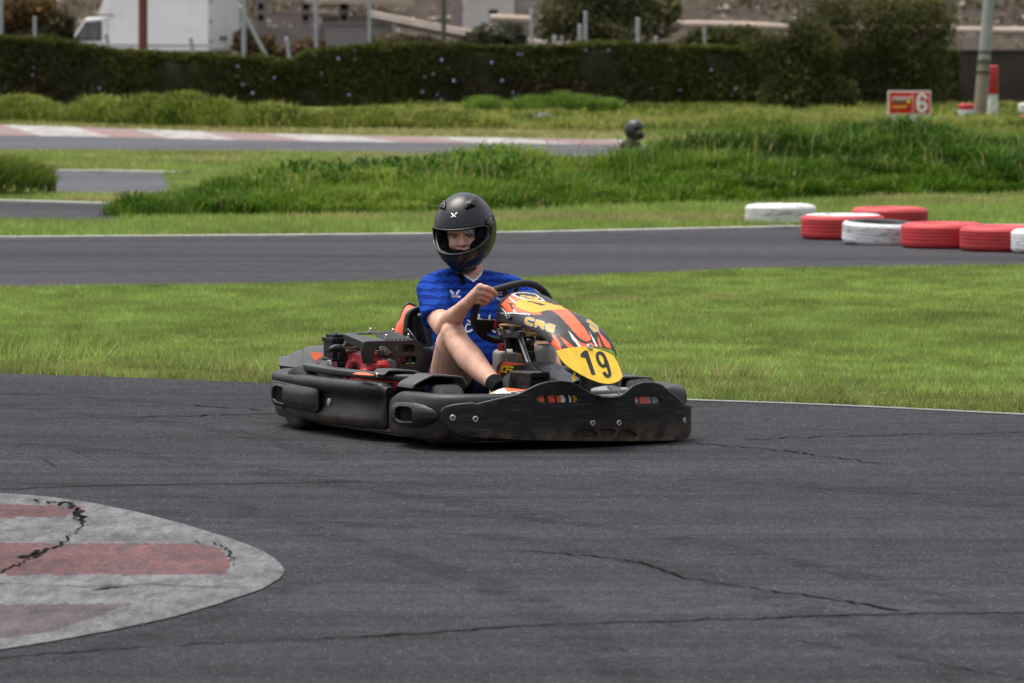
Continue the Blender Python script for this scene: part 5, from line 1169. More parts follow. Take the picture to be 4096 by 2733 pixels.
B.capsule([(-.10, -.075, .185), (.02, -.125, .29), RK*.75+np.array([.02, -.125, .29])*.25, RK], [.095, .090, .072, .054], 20)
B.capsule([RK, L8(1075, 770), L8(1245, 980), L8(1440, 1200), L8(1580, 1330), RA], [.051, .052, .0575, .046, .037, .034], 20)
B.sphere(L8(935, 545), .036); B.sphere(L8(1180, 1010), .03)
foot = RA+np.array([.02, 0, -.03]); B.capsule([RA, foot+np.array([0, 0, -.05]), foot+np.array([.12, 0, -.02])], [.033, .036, .028], 14)
LK, LA = np.array([.15, .195, .455]), np.array([.53, .135, .235])
B.capsule([(-.10, .135, .185), (.02, .17, .29), LK*.75+np.array([.02, .17, .29])*.25, LK], [.095, .088, .066, .050], 20)
B.capsule([LK, LK*.75+LA*.25, LK*.55+LA*.45, LK*.2+LA*.8, LA], [.047, .049, .053, .036, .032], 20); B.capsule([LA, LA+np.array([.02, 0, -.08]), LA+np.array([.14, 0, -.05])], [.033, .036, .028], 14)
body = db(B, 'body', SKIN, sm=0, fix=False); fuse(body, .0034, 4, .5)
def bvh(o): me = o.data; return BVHTree.FromPolygons([v.co for v in me.vertices], [tuple(p.vertices) for p in me.polygons])
def cast(bv, p):
    d = lray(p); d = d/np.linalg.norm(d); h = bv.ray_cast(Vector(CL), Vector(d)); return (np.array(h[0]), np.array(h[1])) if h[0] else (None, None)
def decal(name, polys, bv, mat, parent, off=.001, cuts=2, th=0., fall=None):
    bm = bmesh.new()
    for pl in polys:
        vs = [bm.verts.new((p[0], p[1], 0)) for p in pl]
        for t in tessellate_polygon([[Vector((p[0], p[1], 0)) for p in pl]]):
            try: bm.faces.new([vs[i] for i in t])
            except ValueError: pass
    if cuts: bmesh.ops.subdivide_edges(bm, edges=bm.edges, cuts=cuts, use_grid_fill=True)
    bm.verts.ensure_lookup_table(); last = None; dead = []
    for vi, v in enumerate(bm.verts):
        h, n = cast(bv, (v.co.x, v.co.y))
        if h is None: dead.append(v); continue
        dd = nrm(CL-h); n = n if n@dd > 0 else -n; q = h+n*(off+2e-6*vi)+dd*off*.5; v.co = Vector(q)
    if dead: bmesh.ops.delete(bm, geom=dead, context='VERTS')
    me = bpy.data.meshes.new(name); bmesh.ops.recalc_face_normals(bm, faces=bm.faces); bm.to_mesh(me); bm.free(); me.materials.append(mat)
    me.polygons.foreach_set('use_smooth', [True]*len(me.polygons)); o = bpy.data.objects.new(name, me); COL.objects.link(o); o.parent = parent
    if th: m_ = o.modifiers.new('s', 'SOLIDIFY'); m_.thickness = th; m_.offset = 0
    return o
bbv = bvh(body)
# ---- jersey
Sb = MB()
Sb.capsule([(-.13, .03, .215), (-.12, .03, .255), (-.115, .035, .33), (-.14, .045, .42), (-.165, .06, .52), (-.185, .075, .595)], [.142, .140, .134, .130, .134, .108], 28, ell=(1.28, .88), up=np.array([1, 0, .1]))
dR = nrm(hemR-RSh)
Sb.capsule([nb+[0, 0, -.035], (nb+RSh)/2+[0, 0, -.012], RSh+[0, 0, .0]], [.072, .076, .066], 20)
Sb.capsule([nb+[0, 0, -.035], (nb+LSh)/2+[0, 0, -.012], LSh+[0, 0, .0]], [.072, .076, .066], 20)
Sb.tube([RSh+dR*-.02, RSh*.5+hemR*.5, hemR+dR*.005, hemR+dR*.02], [.068, .069, .072, .070], 24)
LH = LSh*.45+LEl*.55; Sb.tube([LSh, LSh*.5+LH*.5, LH], [.068, .069, .072], 22)
Sb.tube([nb+[0, 0, -.02], nb+[-.0, 0, .012]], [.075, .060], 24)
shirt = db(Sb, 'jersey', SHIRT, sm=0, fix=False); fuse(shirt, .0055, 7, .5)
me = shirt.data; nv = len(me.vertices); co_ = np.empty(nv*3, np.float32); no_ = np.empty(nv*3, np.float32); me.vertices.foreach_get('co', co_); me.vertex_normals.foreach_get('vector', no_)
co_ = co_.reshape(-1, 3); no_ = no_.reshape(-1, 3)
dsp = np.array([.0095*(mnoise.noise(Vector((p[0]*7, p[1]*6+p[2]*4, p[2]*13)))+.5*mnoise.noise(Vector((p[0]*15+3, p[1]*11-p[2]*9, p[2]*25)))) + .006*math.sin(p[2]*95+p[1]*14+2*mnoise.noise(Vector(p*9)))*max(0, min(1, (.36-p[2])/.1))*.8 for p in co_])
arm = np.exp(-((co_-hemR)**2).sum(1)/.08**2); u_ = (co_-RSh)@dR
dsp += arm*.004*np.sin(u_*70+co_[:, 2]*40)
me.vertices.foreach_set('co', (co_+no_*dsp[:, None]).astype(np.float32).ravel()); me.update()
sbv = bvh(shirt)
P1 = lambda *L_: [z1(*p) for p in L_]
decal('neck_opening', [P1((640, 968), (690, 1000), (772, 1048), (805, 1022), (842, 985), (858, 935), (852, 890), (800, 880), (700, 930))], sbv, SKIN, shirt, .0012, 3)
def ribbon_px(pts, w_):
    P = [np.array(p)[:2] for p in pts]; out = []
    for a, b in zip(P[:-1], P[1:]): out += strokepoly([tuple(a), tuple(b)], w_, .3)
    return out
decal('collar', ribbon_px(P1((632, 972), (690, 1012), (752, 1050), (775, 1058)), 6.5)+ribbon_px(P1((755, 1060), (800, 1037), (840, 995), (860, 945), (858, 895)), 6.5), sbv, WHTF, shirt, .004, 1)
decal('chin_strap', [P1((585, 950), (635, 950), (665, 1030), (692, 1088), (650, 1106), (620, 1040))], sbv, LIN, drv, .006, 2)
# wing emblem, lettering, crest and the sponsor word, printed on the chest
Lw = [[(512, 1150), (540, 1160), (560, 1185), (562, 1200), (545, 1196), (525, 1178)], [(522, 1180), (545, 1198), (566, 1203), (548, 1205)], [(512, 1150), (530, 1148), (556, 1165), (566, 1192), (556, 1175), (538, 1160)],
      [(630, 1146), (603, 1158), (585, 1183), (580, 1200), (598, 1194), (618, 1176)], [(620, 1180), (600, 1197), (576, 1204), (598, 1204)]]
decal('wing_emblem', [P1(*l) for l in Lw], sbv, WHTF, shirt, .0015, 1)
GL = {'C': [[(1, 1), (.2, 1), (0, .75), (0, .25), (.2, 0), (1, 0)]], 'A': [[(0, 0), (.5, 1), (1, 0)], [(.2, .35), (.8, .35)]], 'S': [[(1, 1), (.15, 1), (0, .8), (.15, .52), (.85, .48), (1, .2), (.85, 0), (0, 0)]],
      'T': [[(0, 1), (1, 1)], [(.5, 1), (.5, 0)]], 'O': [[(.2, 0), (0, .25), (0, .75), (.2, 1), (.8, 1), (1, .75), (1, .25), (.8, 0), (.2, 0)]], 'R': [[(0, 0), (0, 1), (.9, 1), (1, .75), (.9, .5), (0, .5)], [(.5, .5), (1, 0)]],
      'E': [[(1, 1), (0, 1), (0, 0), (1, 0)], [(0, .5), (.8, .5)]], 'V': [[(0, 1), (.5, 0), (1, 1)]], 'N': [[(0, 0), (0, 1), (1, 0), (1, 1)]], '6': [], 'K': [[(0, 0), (0, 1)], [(1, 1), (0, .45), (1, 0)]]}
def letters(txt, fmap, w_, adv=1.35):
    out = []
    for i, ch in enumerate(txt):
        for st in GL.get(ch, []): out += ribbon_px([fmap(i*adv+x, y) for x, y in st], w_)
    return out
decal('chest_lettering', letters('CASTORE', lambda x, y: z1(532+x*11.4, 1226-y*17+x*.4), 1.5), sbv, WHTF, shirt, .0015, 0)
ring = [(1042+44*math.cos(a), 1212+42*math.sin(a)) for a in np.linspace(0, 2*PI, 28)]
decal('crest', ribbon_px(P1(*ring), 2)+letters('EVERT', lambda x, y: z1(1018+x*9.5, 1204-y*14), 1.2)+ribbon_px(P1((1015, 1222), (1040, 1240), (1075, 1225)), 1.6)+ribbon_px(P1((1012, 1235), (1040, 1250), (1075, 1240)), 2.2), sbv, WHTF, shirt, .0015, 0)
W8 = lambda *L_: [z8(*p) for p in L_]
sp_ = [W8((1250, 465), (1215, 455), (1190, 490), (1180, 540), (1200, 575), (1240, 572), (1285, 545)), W8((1395, 305), (1390, 350), (1385, 378), (1435, 378)), W8((1560, 320), (1560, 350), (1550, 378)), W8((1215, 395), (1260, 425)), W8((1600, 545), (1640, 580), (1690, 560), (1700, 520))]
for s in sp_: decal('sponsor_letter', ribbon_px(spline([np.array([*p, 0]) for p in s], 16) if len(s) > 3 else [np.array([*p, 0]) for p in s], 6.5), sbv, WHTF, shirt, .0015, 0)
# shorts, sock, shoe
Sh = MB(); Sh.capsule([(-.12, .03, .17), (-.08, .03, .185)], [.13, .115], 20, ell=(1.3, .8), up=np.array([1, 0, .1]))
for hx, hy, kx in (((-.10, -.075, .185), (.0, -.118, .272), 0), ((-.10, .135, .185), (.0, .182, .272), 0)): Sh.tube([hx, hy], [.104, .100], 22)
sho = db(Sh, 'shorts', SHORTS, sm=0, fix=False); fuse(sho, .008, 4)
for A_, s_ in ((RA, -1), (LA, 1)):
    u = nrm(A_-(L8(1440, 1200) if s_ < 0 else LK)); mb = MB(); mb.tube([A_+u*-.036, A_+u*-.03, A_+u*-.012, A_+u*.0, A_+u*.012, A_+u*.04], [.033, .037, .0375, .036, .038, .036], 22); db(mb, 'sock', SOCK, sm=60)
    mb = MB(); mb.capsule([A_+np.array([-.01, 0, -.085]), A_+np.array([.06, 0, -.075]), A_+np.array([.16, 0, -.06])], [.046, .048, .04], 16, ell=(.95, .8)); db(mb, 'shoe', SOCK, sm=60)
# eyes, brows, hair net
D_ = lambda *L_: [zh(*p) for p in L_]
decal('eye', [D_((528, 830), (560, 813), (620, 811), (655, 826), (610, 838), (555, 838))], bbv, EYEW, drv, .0012, 1); decal('iris', [D_((578, 812), (618, 811), (622, 838), (580, 838))], bbv, IRIS, drv, .002, 1)
decal('eye', [D_((795, 818), (840, 804), (900, 806), (932, 815), (890, 829), (830, 830))], bbv, EYEW, drv, .0012, 1); decal('iris', [D_((840, 804), (880, 805), (882, 830), (842, 830))], bbv, IRIS, drv, .002, 1)
decal('eyelashes', [D_((520, 830), (560, 806), (620, 804), (660, 826), (620, 815), (560, 816))], bbv, HAIR, drv, .0024, 1); decal('eyelashes', [D_((790, 817), (840, 798), (900, 800), (938, 814), (900, 810), (840, 809))], bbv, HAIR, drv, .0024, 1)
decal('eyebrow', [D_((478, 795), (505, 770), (580, 762), (668, 785), (664, 806), (570, 786), (500, 790))], bbv, HAIR, drv, .002, 1); decal('eyebrow', [D_((755, 790), (800, 770), (900, 764), (952, 786), (900, 784), (800, 798))], bbv, HAIR, drv, .002, 1)
decal('nostrils', [D_((672, 985), (690, 980), (700, 992), (680, 996)), D_((735, 990), (770, 985), (785, 992), (750, 1000))], bbv, HAIR, drv, .001, 0)
decal('hair_net', [D_((425, 690), (455, 650), (600, 630), (800, 630), (945, 640), (975, 715), (965, 790), (925, 788), (880, 758), (800, 738), (700, 728), (600, 715), (520, 745), (455, 785), (440, 740))], bbv, GREYC, drv, .004, 3, .004)

# ---- helmet
def hs(az, c):
    if c >= 0: s_ = max(0., 1-(c/.168)**2)**.5; w_, f_, r_ = .130*s_, .152*s_, .165*s_
    else:
        X = [-.160, -.135, -.10, -.06, -.03, 0]; w_ = np.interp(c, X, [.034, .063, .097, .120, .128, .130]); f_ = np.interp(c, X, [.100, .138, .160, .163, .159, .152]); r_ = np.interp(c, X, [.055, .095, .135, .152, .161, .165])
    ca, sa = math.cos(az), math.sin(az); e = 2/2.15
    a = math.copysign(abs(ca)**e, ca)*(f_ if ca > 0 else r_); b = math.copysign(abs(sa)**e, sa)*w_
    return H(a-.004, b, c)
AZ0 = math.radians(74); azs = np.linspace(-PI, PI, 145)
azs = np.unique(np.concatenate([azs, np.linspace(-AZ0, AZ0, 91)]))
fu = lambda a: .036+.008*(a/AZ0)**2; fl = lambda a: -.067+.042*(a/AZ0)**2
def port(a):
    if abs(a) >= AZ0: m_ = .5*(fu(AZ0)+fl(AZ0)); return m_, m_
    m_ = .5*(fu(a)+fl(a)); h = .5*(fu(a)-fl(a))*(1-abs(a/AZ0)**9)**.5; return m_-h, m_+h
lo_, up_ = [], []
for a in azs:
    l, u = port(a); lo_.append([hs(a, c) for c in np.linspace(-.160, l, 22)]); th_ = np.linspace(math.asin(u/.168), PI/2, 26); up_.append([hs(a, .168*math.sin(t)) for t in th_])
mb = MB(); mb.grid(lo_); mb.grid(up_); helm = db(mb, 'helmet', HELM, sm=70, solid=.026); weld(helm, 4e-4)
for p in helm.data.polygons: p.use_smooth = True
hbm = bmesh.new(); hbm.from_mesh(helm.data)
# make sure the shell faces outward
cx = sum((1 if (f.normal@(f.calc_center_median()-Vector(hc))) > 0 else -1) for f in hbm.faces)
if cx < 0: bmesh.ops.reverse_faces(hbm, faces=hbm.faces); hbm.to_mesh(helm.data)
hbm.free()
edge = [hs(a, port(a)[1]) for a in azs if abs(a) <= AZ0]+[hs(a, port(a)[0]) for a in azs[::-1] if abs(a) <= AZ0]
mb = MB(); mb.tube([hc+(p-hc)*1.004 for p in edge], .0042, 8, closed=True); db(mb, 'port_seal', GLOSS, helm, sm=80)
mb = MB(); mb.tube([hs(a, fu(a)+.012)*1. for a in np.linspace(-1.28, 1.28, 60)], .0016, 6); db(mb, 'brow_line', GLOSS, helm)
mb = MB(); mb.tube([hs(a, -.158) for a in np.linspace(-PI, PI, 60, endpoint=False)], .007, 8, closed=True); db(mb, 'base_trim', RUBR, helm, sm=80)
mb = MB()
for s_ in (-1, 1): mb.sphere(H(.055, s_*.066, -.06), (.042, .026, .04), HF); mb.sphere(H(.035, s_*.088, -.01), (.05, .022, .06), HF)
mb.sphere(H(.03, 0, .075), (.085, .08, .04), HF); db(mb, 'cheek_pads', LIN, helm, sm=80)
mb = MB(); mb.grid([[H(.128+.004*math.cos(y*9), y*.055, c) for c in (-.095, -.050-.006*abs(y), )] for y in np.linspace(-1, 1, 16)]); db(mb, 'breath_guard', LIN, helm, sm=60, solid=.003)
hb = bvh(helm)
vr = [D_((785, 335), (790, 235), (880, 160), (1015, 138), (1020, 150), (985, 235), (962, 285), (880, 270), (800, 325))]; vl = [D_((335, 322), (375, 250), (398, 195), (452, 198), (447, 262), (432, 347), (385, 315))]
decal('vent', vr, hb, HELM, helm, .0035, 3, .006); decal('vent', vl, hb, HELM, helm, .0035, 3, .006)
decal('vent_slide', [D_((820, 285), (870, 195), (955, 180), (935, 215), (890, 262))], hb, GLOSS, helm, .0075, 1, .003); decal('vent_slide', [D_((380, 275), (390, 215), (418, 222), (425, 300))], hb, GLOSS, helm, .0075, 1, .003)
decal('vent_mouth', [D_((790, 330), (880, 275), (962, 288), (880, 330), (795, 350))], hb, VOID, helm, .0012, 2); decal('vent_mouth', [D_((338, 325), (385, 318), (432, 350), (428, 365), (385, 335))], hb, VOID, helm, .0012, 2)
decal('x_emblem', ribbon_px(D_((535, 492), (590, 448), (648, 400)), 3.6)+ribbon_px(D_((552, 410), (592, 448), (630, 478)), 4.2), hb, CHR, helm, .002, 1, .0015)
decal('visor_mount', [D_((1140, 492), (1180, 430), (1222, 396), (1262, 440), (1280, 520), (1272, 610), (1235, 770), (1165, 775), (1152, 640))], hb, GLOSS, helm, .0025, 2, .004)
decal('pivot_ring', ribbon_px(D_(*[(1208+45*math.cos(a), 530+72*math.sin(a)) for a in np.linspace(0, 2*PI, 18)]), 2.2), hb, HELM, helm, .006, 0)
decal('pivot_screws', [D_((1180, 730), (1198, 730), (1198, 755), (1180, 755)), D_((1232, 560), (1246, 560), (1246, 580), (1232, 580)), D_((1195, 495), (1215, 500), (1212, 520), (1195, 515))], hb, STEEL, helm, .007, 0)
# ================================================================ THINGS AROUND THE TRACK
def worn(name, col, under=(.03, .03, .032), lo=.52, hi=.7, sc=7, rough=.6):
    m, nt, b, N, L = newmat(name); tc = N('ShaderNodeTexCoord').outputs['Object']; mp = N('ShaderNodeMapping'); L(tc, mp.inputs['Vector']); mp.inputs['Scale'].default_value = (1, 1, 4)
    n = noise_node(nt, sc, 9, mp.outputs[0], .75); n2 = noise_node(nt, 3, 5, tc)
    a = ramp(nt, n2.outputs['Fac'], [(.3, tuple(c*.8 for c in col)), (.7, tuple(min(1, c*1.15) for c in col))]).outputs['Color']
    c = mixn(nt, ramp(nt, n.outputs['Fac'], [(lo, (0,)*3), (hi, (.9,)*3)]).outputs['Color'], a, under+(1,))
    L(c, b.inputs['Base Color']); b.inputs['Roughness'].default_value = rough; bumpn(nt, b, n.outputs['Fac'], .3, .01); return m
TRED = worn('red_tyre_paint', (.5, .035, .04), (.14, .03, .03), .54, .76); TWHT = worn('white_tyre_paint', (.68, .68, .68), (.05, .05, .05), .5, .66, 9); TBLK = M('bare_tyre_rubber', (.016, .016, .017), .75, 0, .3, 15)
def tyre_proto():
    r, h, q = .31, .185, thing('tyre', 'x', 'tyre', (0, 0, 0))
    mb = MB(); pr = [(r-.035, .004), (r-.012, .014), (r-.002, .03)]
    for k in range(4): z = .045+k*.026; pr += [(r, z), (r, z+.016), (r-.006, z+.0175), (r-.006, z+.0235), (r, z+.025)]
    pr += [(r-.002, h-.03), (r-.012, h-.014), (r-.035, h-.004)]; mb.lathe((0, 0, 0), (0, 0, 1), pr, 56); mb.f = mb.f[:-2]; mb.c = mb.c[:-2]; mb.build('tread', TRED, q, sm=40)
    for s_ in (0, 1):
        f = lambda z: z if not s_ else h-z
        m2 = MB(); m2.lathe((0, 0, 0), (0, 0, 1), [(r-.035, f(.004)), (r-.07, f(-.002)), (r-.10, f(.006)), (r-.115, f(.02)), (r-.115, f(.04)), (r-.09, f(.05)), (r-.04, f(.05))], 56); m2.f = m2.f[:-2]; m2.c = m2.c[:-2]; m2.build('sidewall', TRED, q, sm=50)
    return q
tp = tyre_proto(); used_tp = [False]
def put_tyre(loc, label, mt, mtop, group, rot=0., tilt=(0, 0), sc=1.):
    if not used_tp[0]: o = tp; used_tp[0] = True
    else: o = copy_tree(tp)
    o.location = tuple(map(float, loc)); o.rotation_euler = (tilt[0], tilt[1], rot); o.scale = (sc,)*3; tag(o, label, 'tyre', group)
    ch = [c for c in bpy.data.objects if c.parent == o]; sw_n = 0
    for c in ch:
        c.material_slots[0].link = 'OBJECT'; c.material_slots[0].material = mt
        if c.name.startswith('sidewall'):
            if c.name_full and abs(max(v.co.z for v in c.data.vertices)-.187) < .01: c.material_slots[0].material = mtop
    return o
gT = 'tyres laid along the outside of the bend'
put_tyre(G(1791, 517), 'scuffed white tyre alone on the grass, left end of the tyre row', TWHT, TWHT, gT, .3)
put_tyre(G(1934, 549), 'red tyre with white streaks on top, left neighbour of the black-topped white tyre', TRED, TWHT, gT, 1., sc=1.1)
put_tyre(G(2042, 528), 'red tyre partly hidden behind the black-topped white tyre', TRED, TRED, gT, 2., sc=1.05)
put_tyre(G(2021, 561), 'white tyre with bare black upper sidewall between two red tyres', TWHT, TBLK, gT, .7, (math.radians(3), 0))
put_tyre(G(2164, 569), 'plain red tyre directly right of the black-topped white tyre', TRED, TRED, gT, 2.6, sc=1.07)
put_tyre(G(2299, 576), 'red tyre with small white specks beside the cut-off white tyre', TRED, TRED, gT, .2, sc=1.05)
put_tyre(G(2413, 581), 'white tyre cut off by the right edge of the photo', TWHT, TWHT, gT, 1.9)
gS = 'tyres stacked behind the leaning lamp post'; sb = AT(2221, 283, 99.); sb[2] = .0
for k, (lb, m_) in enumerate((('lowest white tyre of the stack behind the lamp post', TWHT), ('middle white tyre of the stack behind the lamp post', TWHT), ('red tyre topping the stack behind the lamp post', TRED))):
    put_tyre((sb[0], sb[1], .112*k-.08), lb, m_, m_, gS, k*1.1, sc=.6)
put_tyre((lambda p: (p[0]+.2, p[1], -.04))(AT(2350, 308, 93.)), 'red tyre in the grass at the far right edge', TRED, TRED, gS, .5)
put_tyre((lambda p: (p[0]+.18, p[1], .14))(AT(2352, 290, 95.)), 'grey white tyre above the red one at the far right edge', TWHT, TWHT, gS, 1.5)
put_tyre((lambda p: (p[0], p[1], -.12))(AT(1243, 283, 92.)), 'grey tyre half sunk in the tussocks before the hedge', M('grey_tyre_paint', (.2, .24, .28), .7), M('grey_tyre_paint', (.2, .24, .28), .7), gS, .4, (PI/2, 0))

# --- leaf scatter for hedge, trees and bushes
LEAF = attr_mat('leaves', .7, .06, .25, .3, .5)
def leaves(cent, size, c0, c1, c2=None, f2=.1, flat=.5, up=.2):
    n = len(cent); d = RNG.normal(0, 1, (n, 3)); d[:, 2] += up; d /= np.linalg.norm(d, axis=1)[:, None]
    e = RNG.normal(0, 1, (n, 3)); e -= d*(e*d).sum(1)[:, None]; e /= np.linalg.norm(e, axis=1)[:, None]
    s_ = (size*(.6+.8*RNG.random(n)))[:, None]
    v = np.stack([cent-e*s_*flat*.5-d*s_*.5, cent+e*s_*flat*.5-d*s_*.2, cent+d*s_*.55, cent-e*s_*flat*.5+d*s_*.15], 1).reshape(-1, 3); f = np.arange(4*n).reshape(n, 4)
    t = RNG.random(n)[:, None]; col = np.asarray(c0)*(1-t)+np.asarray(c1)*t
    if c2 is not None: k = RNG.random(n) < f2; col[k] = np.asarray(c2)*(.7+.6*RNG.random(k.sum()))[:, None]
    return v, f, np.repeat(col, 4, 0)
# --- hedge
HT_u = [-1000, 0, 150, 250, 400, 560, 640, 665, 700, 800, 950, 1200, 1450, 1600, 1700, 1900, 2000, 2200]; HT_v = [84, 86, 96, 116, 129, 136, 143, 142, 126, 111, 102, 109, 101, 108, 111, 113, 116, 122]
hd = thing('hedge', 'long dark clipped hedge dotted with violet flowers behind the track', 'hedge', AT(900, 245, 112.)*[1, 1, 0])
hx0, hx1 = AT(-800, 245, 112.)[0], AT(2200, 245, 112.)[0]; HY = 112.
htop = lambda x: CH-(np.interp(1175+np.asarray(x)*11933/112., HT_u, HT_v)-60)*112./11933
xs = np.linspace(hx0, hx1, 260); mb = MB(); rows = []
hoff = np.array(hd.location)
for x in xs:
    t = htop(x)-.07; w_ = .06*math.sin(x*2.1)+.05*math.sin(x*5.3+1); rows.append([(x, HY+w_, -.05), (x, HY+w_*.6+.03, t*.5), (x, HY+.04+w_, t-.08), (x, HY+.15, t), (x, HY+.8, t), (x, HY+.95, t-.1), (x, HY+1., -.05)])
mb.grid(rows); mb.build('hedge_core', M('hedge_core', (.028, .027, .015), .95, 0, .5, 3, spec=.05), hd, hoff, sm=60)
n = 110000; x = hx0+(hx1-hx0)*RNG.random(n); t = htop(x); f = RNG.random(n); top = RNG.random(n) < .2
bul = (vnoise(x, f*t*1., 1.1)-.5)*.3+(vnoise(x+7, f*t, 3.3)-.5)*.14
c = np.stack([x, np.where(top, HY+.9*RNG.random(n), HY-bul-.02), np.where(top, t-.05+(vnoise(x, x, 2.2)-.5)*.10+.05*RNG.random(n), f*t)], 1)+RNG.normal(0, .025, (n, 3))
pn = vnoise(c[:, 0], c[:, 2], .7)[:, None]; v, fc, cl = leaves(c-hoff, .085, (.056, .068, .019), (.115, .128, .042), (.17, .14, .06), .14)
br = np.repeat(np.clip((vnoise(c[:, 0]+3, c[:, 2], .55)-.45)*4, 0, 1), 4)[:, None]; cl = cl*(1-br*.75)+np.array((.075, .055, .04))*br*.75
sp_ = RNG.random(n) < .05; c[sp_, 2] = t[sp_]+.16*RNG.random(sp_.sum())*vnoise(x[sp_], x[sp_], 1.7); v, fc, _ = leaves(c-hoff, .085, (.1,)*3, (.1,)*3)
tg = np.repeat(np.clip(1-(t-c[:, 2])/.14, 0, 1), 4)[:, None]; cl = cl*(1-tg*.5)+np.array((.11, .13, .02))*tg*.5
flatmesh('foliage', v, fc, LEAF, cl, parent=hd)
flo = [(50, 137), (75, 136), (76, 155), (75, 172), (108, 170), (228, 202), (545, 152), (557, 194), (580, 213), (540, 223), (630, 178), (735, 133), (776, 134), (814, 115), (738, 168), (800, 217), (1013, 137), (1014, 228), (974, 177), (994, 169), (969, 210), (1003, 217), (1071, 234), (1045, 249), (1129, 143), (1152, 184), (1041, 185), (1198, 125), (1190, 124), (1224, 152), (1177, 212), (1183, 226), (1345, 115), (1397, 114), (1376, 220), (1432, 232), (1538, 138), (1494, 203), (1561, 207), (1632, 160), (1687, 205), (1753, 173), (1517, 239), (1710, 196), (1690, 201)]
VIO = M('violet_petals', (.52, .42, .74), .6, 0, .15, 40)
fm = MB(); ctr = np.zeros(3)
for k in range(5):
    a = 2*PI*k/5; d = np.array([math.cos(a), 0, math.sin(a)]); q = np.array([-math.sin(a), 0, math.cos(a)]); fm.add([ctr, d*.028+q*.02-[0, .012, 0], d*.048-[0, .004, 0], d*.028-q*.02-[0, .012, 0]], [(0, 1, 2, 3)])
f0 = fm.build('flower', VIO, hd, sm=0); rr_ = random.Random(3)
for i, (u, vv_) in enumerate(flo):
    o = f0 if i == 0 else f0.copy()
    if i: COL.objects.link(o); o.parent = hd
    p = AT(u, vv_, HY-.24); o.location = tuple(p-hoff); o.rotation_euler = (rr_.uniform(-.5, .5), rr_.uniform(0, 6), rr_.uniform(-.6, .6)); s_ = rr_.uniform(.42, .85); o.scale = (s_, 1, s_)
# --- trees and bushes
BARK = M('bark', (.09, .07, .055), .9, 0, .3, 20)
def tree(name, label, D, blobs, n, size, cols, base_uv, cat='tree', group=None, flat=.5, fuzz=.16, stems=3):
    s = 11933/D; b0 = AT(base_uv[0], base_uv[1], D); b0[2] = terr(b0[0], b0[1]); r = thing(name, label, cat, b0, 0, group)
    P = []; tot = sum(b[2]*b[3] for b in blobs)
    for (u, v, ru, rv) in blobs:
        k = int(n*ru*rv/tot); c = AT(u, v, D); q = RNG.normal(0, 1, (k, 3)); q /= np.linalg.norm(q, axis=1)[:, None]; rad = .3+.8*RNG.random(k)**.8
        rad *= .75+.5*vnoise(q[:, 0]*2+u, q[:, 2]*2+v, 1.6); q = q*rad[:, None]*[ru/s, ru/s*.8, rv/s]; P.append(c+q+RNG.normal(0, fuzz*ru/s*.4, (k, 3)))
    P = np.concatenate(P); v, f, c = leaves(P-b0, size, *cols, flat=flat, up=.5); clump = np.repeat(.6+.75*vnoise(P[:, 0]+P[:, 1]*.3, P[:, 2], 1.4), 4)[:, None]
    flatmesh('crown', v, f, LEAF, c*clump, parent=r)
    mb = MB(); rt = random.Random(int(D*7))
    for (u, vv_, ru, rv) in blobs[:max(stems, 1)]:
        e = AT(u, vv_, D)-b0; st = np.array([rt.uniform(-.08, .08), 0, 0]); mid = st*.5+e*.5+np.array([rt.uniform(-.2, .2), 0, 0]); h_ = max(.02, np.linalg.norm(e)*.03); mb.tube(spline([st, mid, e], 10), list(np.linspace(h_, h_*.3, 11)), 8)
    mb.build('trunk', BARK, r); return r
OLV = ((.06, .068, .022), (.125, .125, .045), (.2, .19, .075), .15)
tree('tree', 'large feathery olive green tamarisk between the hedge and the lamp post', 109., [(1985, 60, 110, 80), (2080, 110, 90, 90), (2120, 190, 70, 75), (2000, 175, 60, 70), (2060, 20, 90, 60), (1900, 40, 60, 60), (2150, 60, 50, 80), (2060, 215, 70, 45)], 19000, .10, OLV, (2050, 262), stems=5, flat=.28)
tree('shrub', 'bushy olive shrub with drooping sprays at the right end of the hedge', 107., [(1830, 190, 60, 75), (1790, 130, 55, 50), (1870, 120, 55, 60), (1900, 210, 45, 55), (1780, 220, 45, 45), (1850, 80, 60, 50), (1940, 225, 30, 40), (1750, 105, 50, 28)], 19000, .09, OLV, (1840, 262), 'shrub', None, .28, stems=5)
tree('tree', 'broad olive tree rising beyond the middle of the hedge', 150., [(1330, 20, 95, 45), (1420, 5, 90, 60), (1490, 40, 70, 45), (1280, 60, 50, 35), (1400, 70, 100, 35), (1540, 20, 25, 30), (1380, -40, 120, 45)], 12000, .16, ((.12, .125, .06), (.19, .185, .085), (.25, .23, .12), .1), (1400, 118), stems=5)
tree('shrub', 'low green bush peeking over the hedge below the long pipe', 119., [(1640, 92, 60, 28), (1700, 85, 50, 24), (1600, 100, 40, 16)], 5000, .12, OLV, (1650, 130), 'shrub')
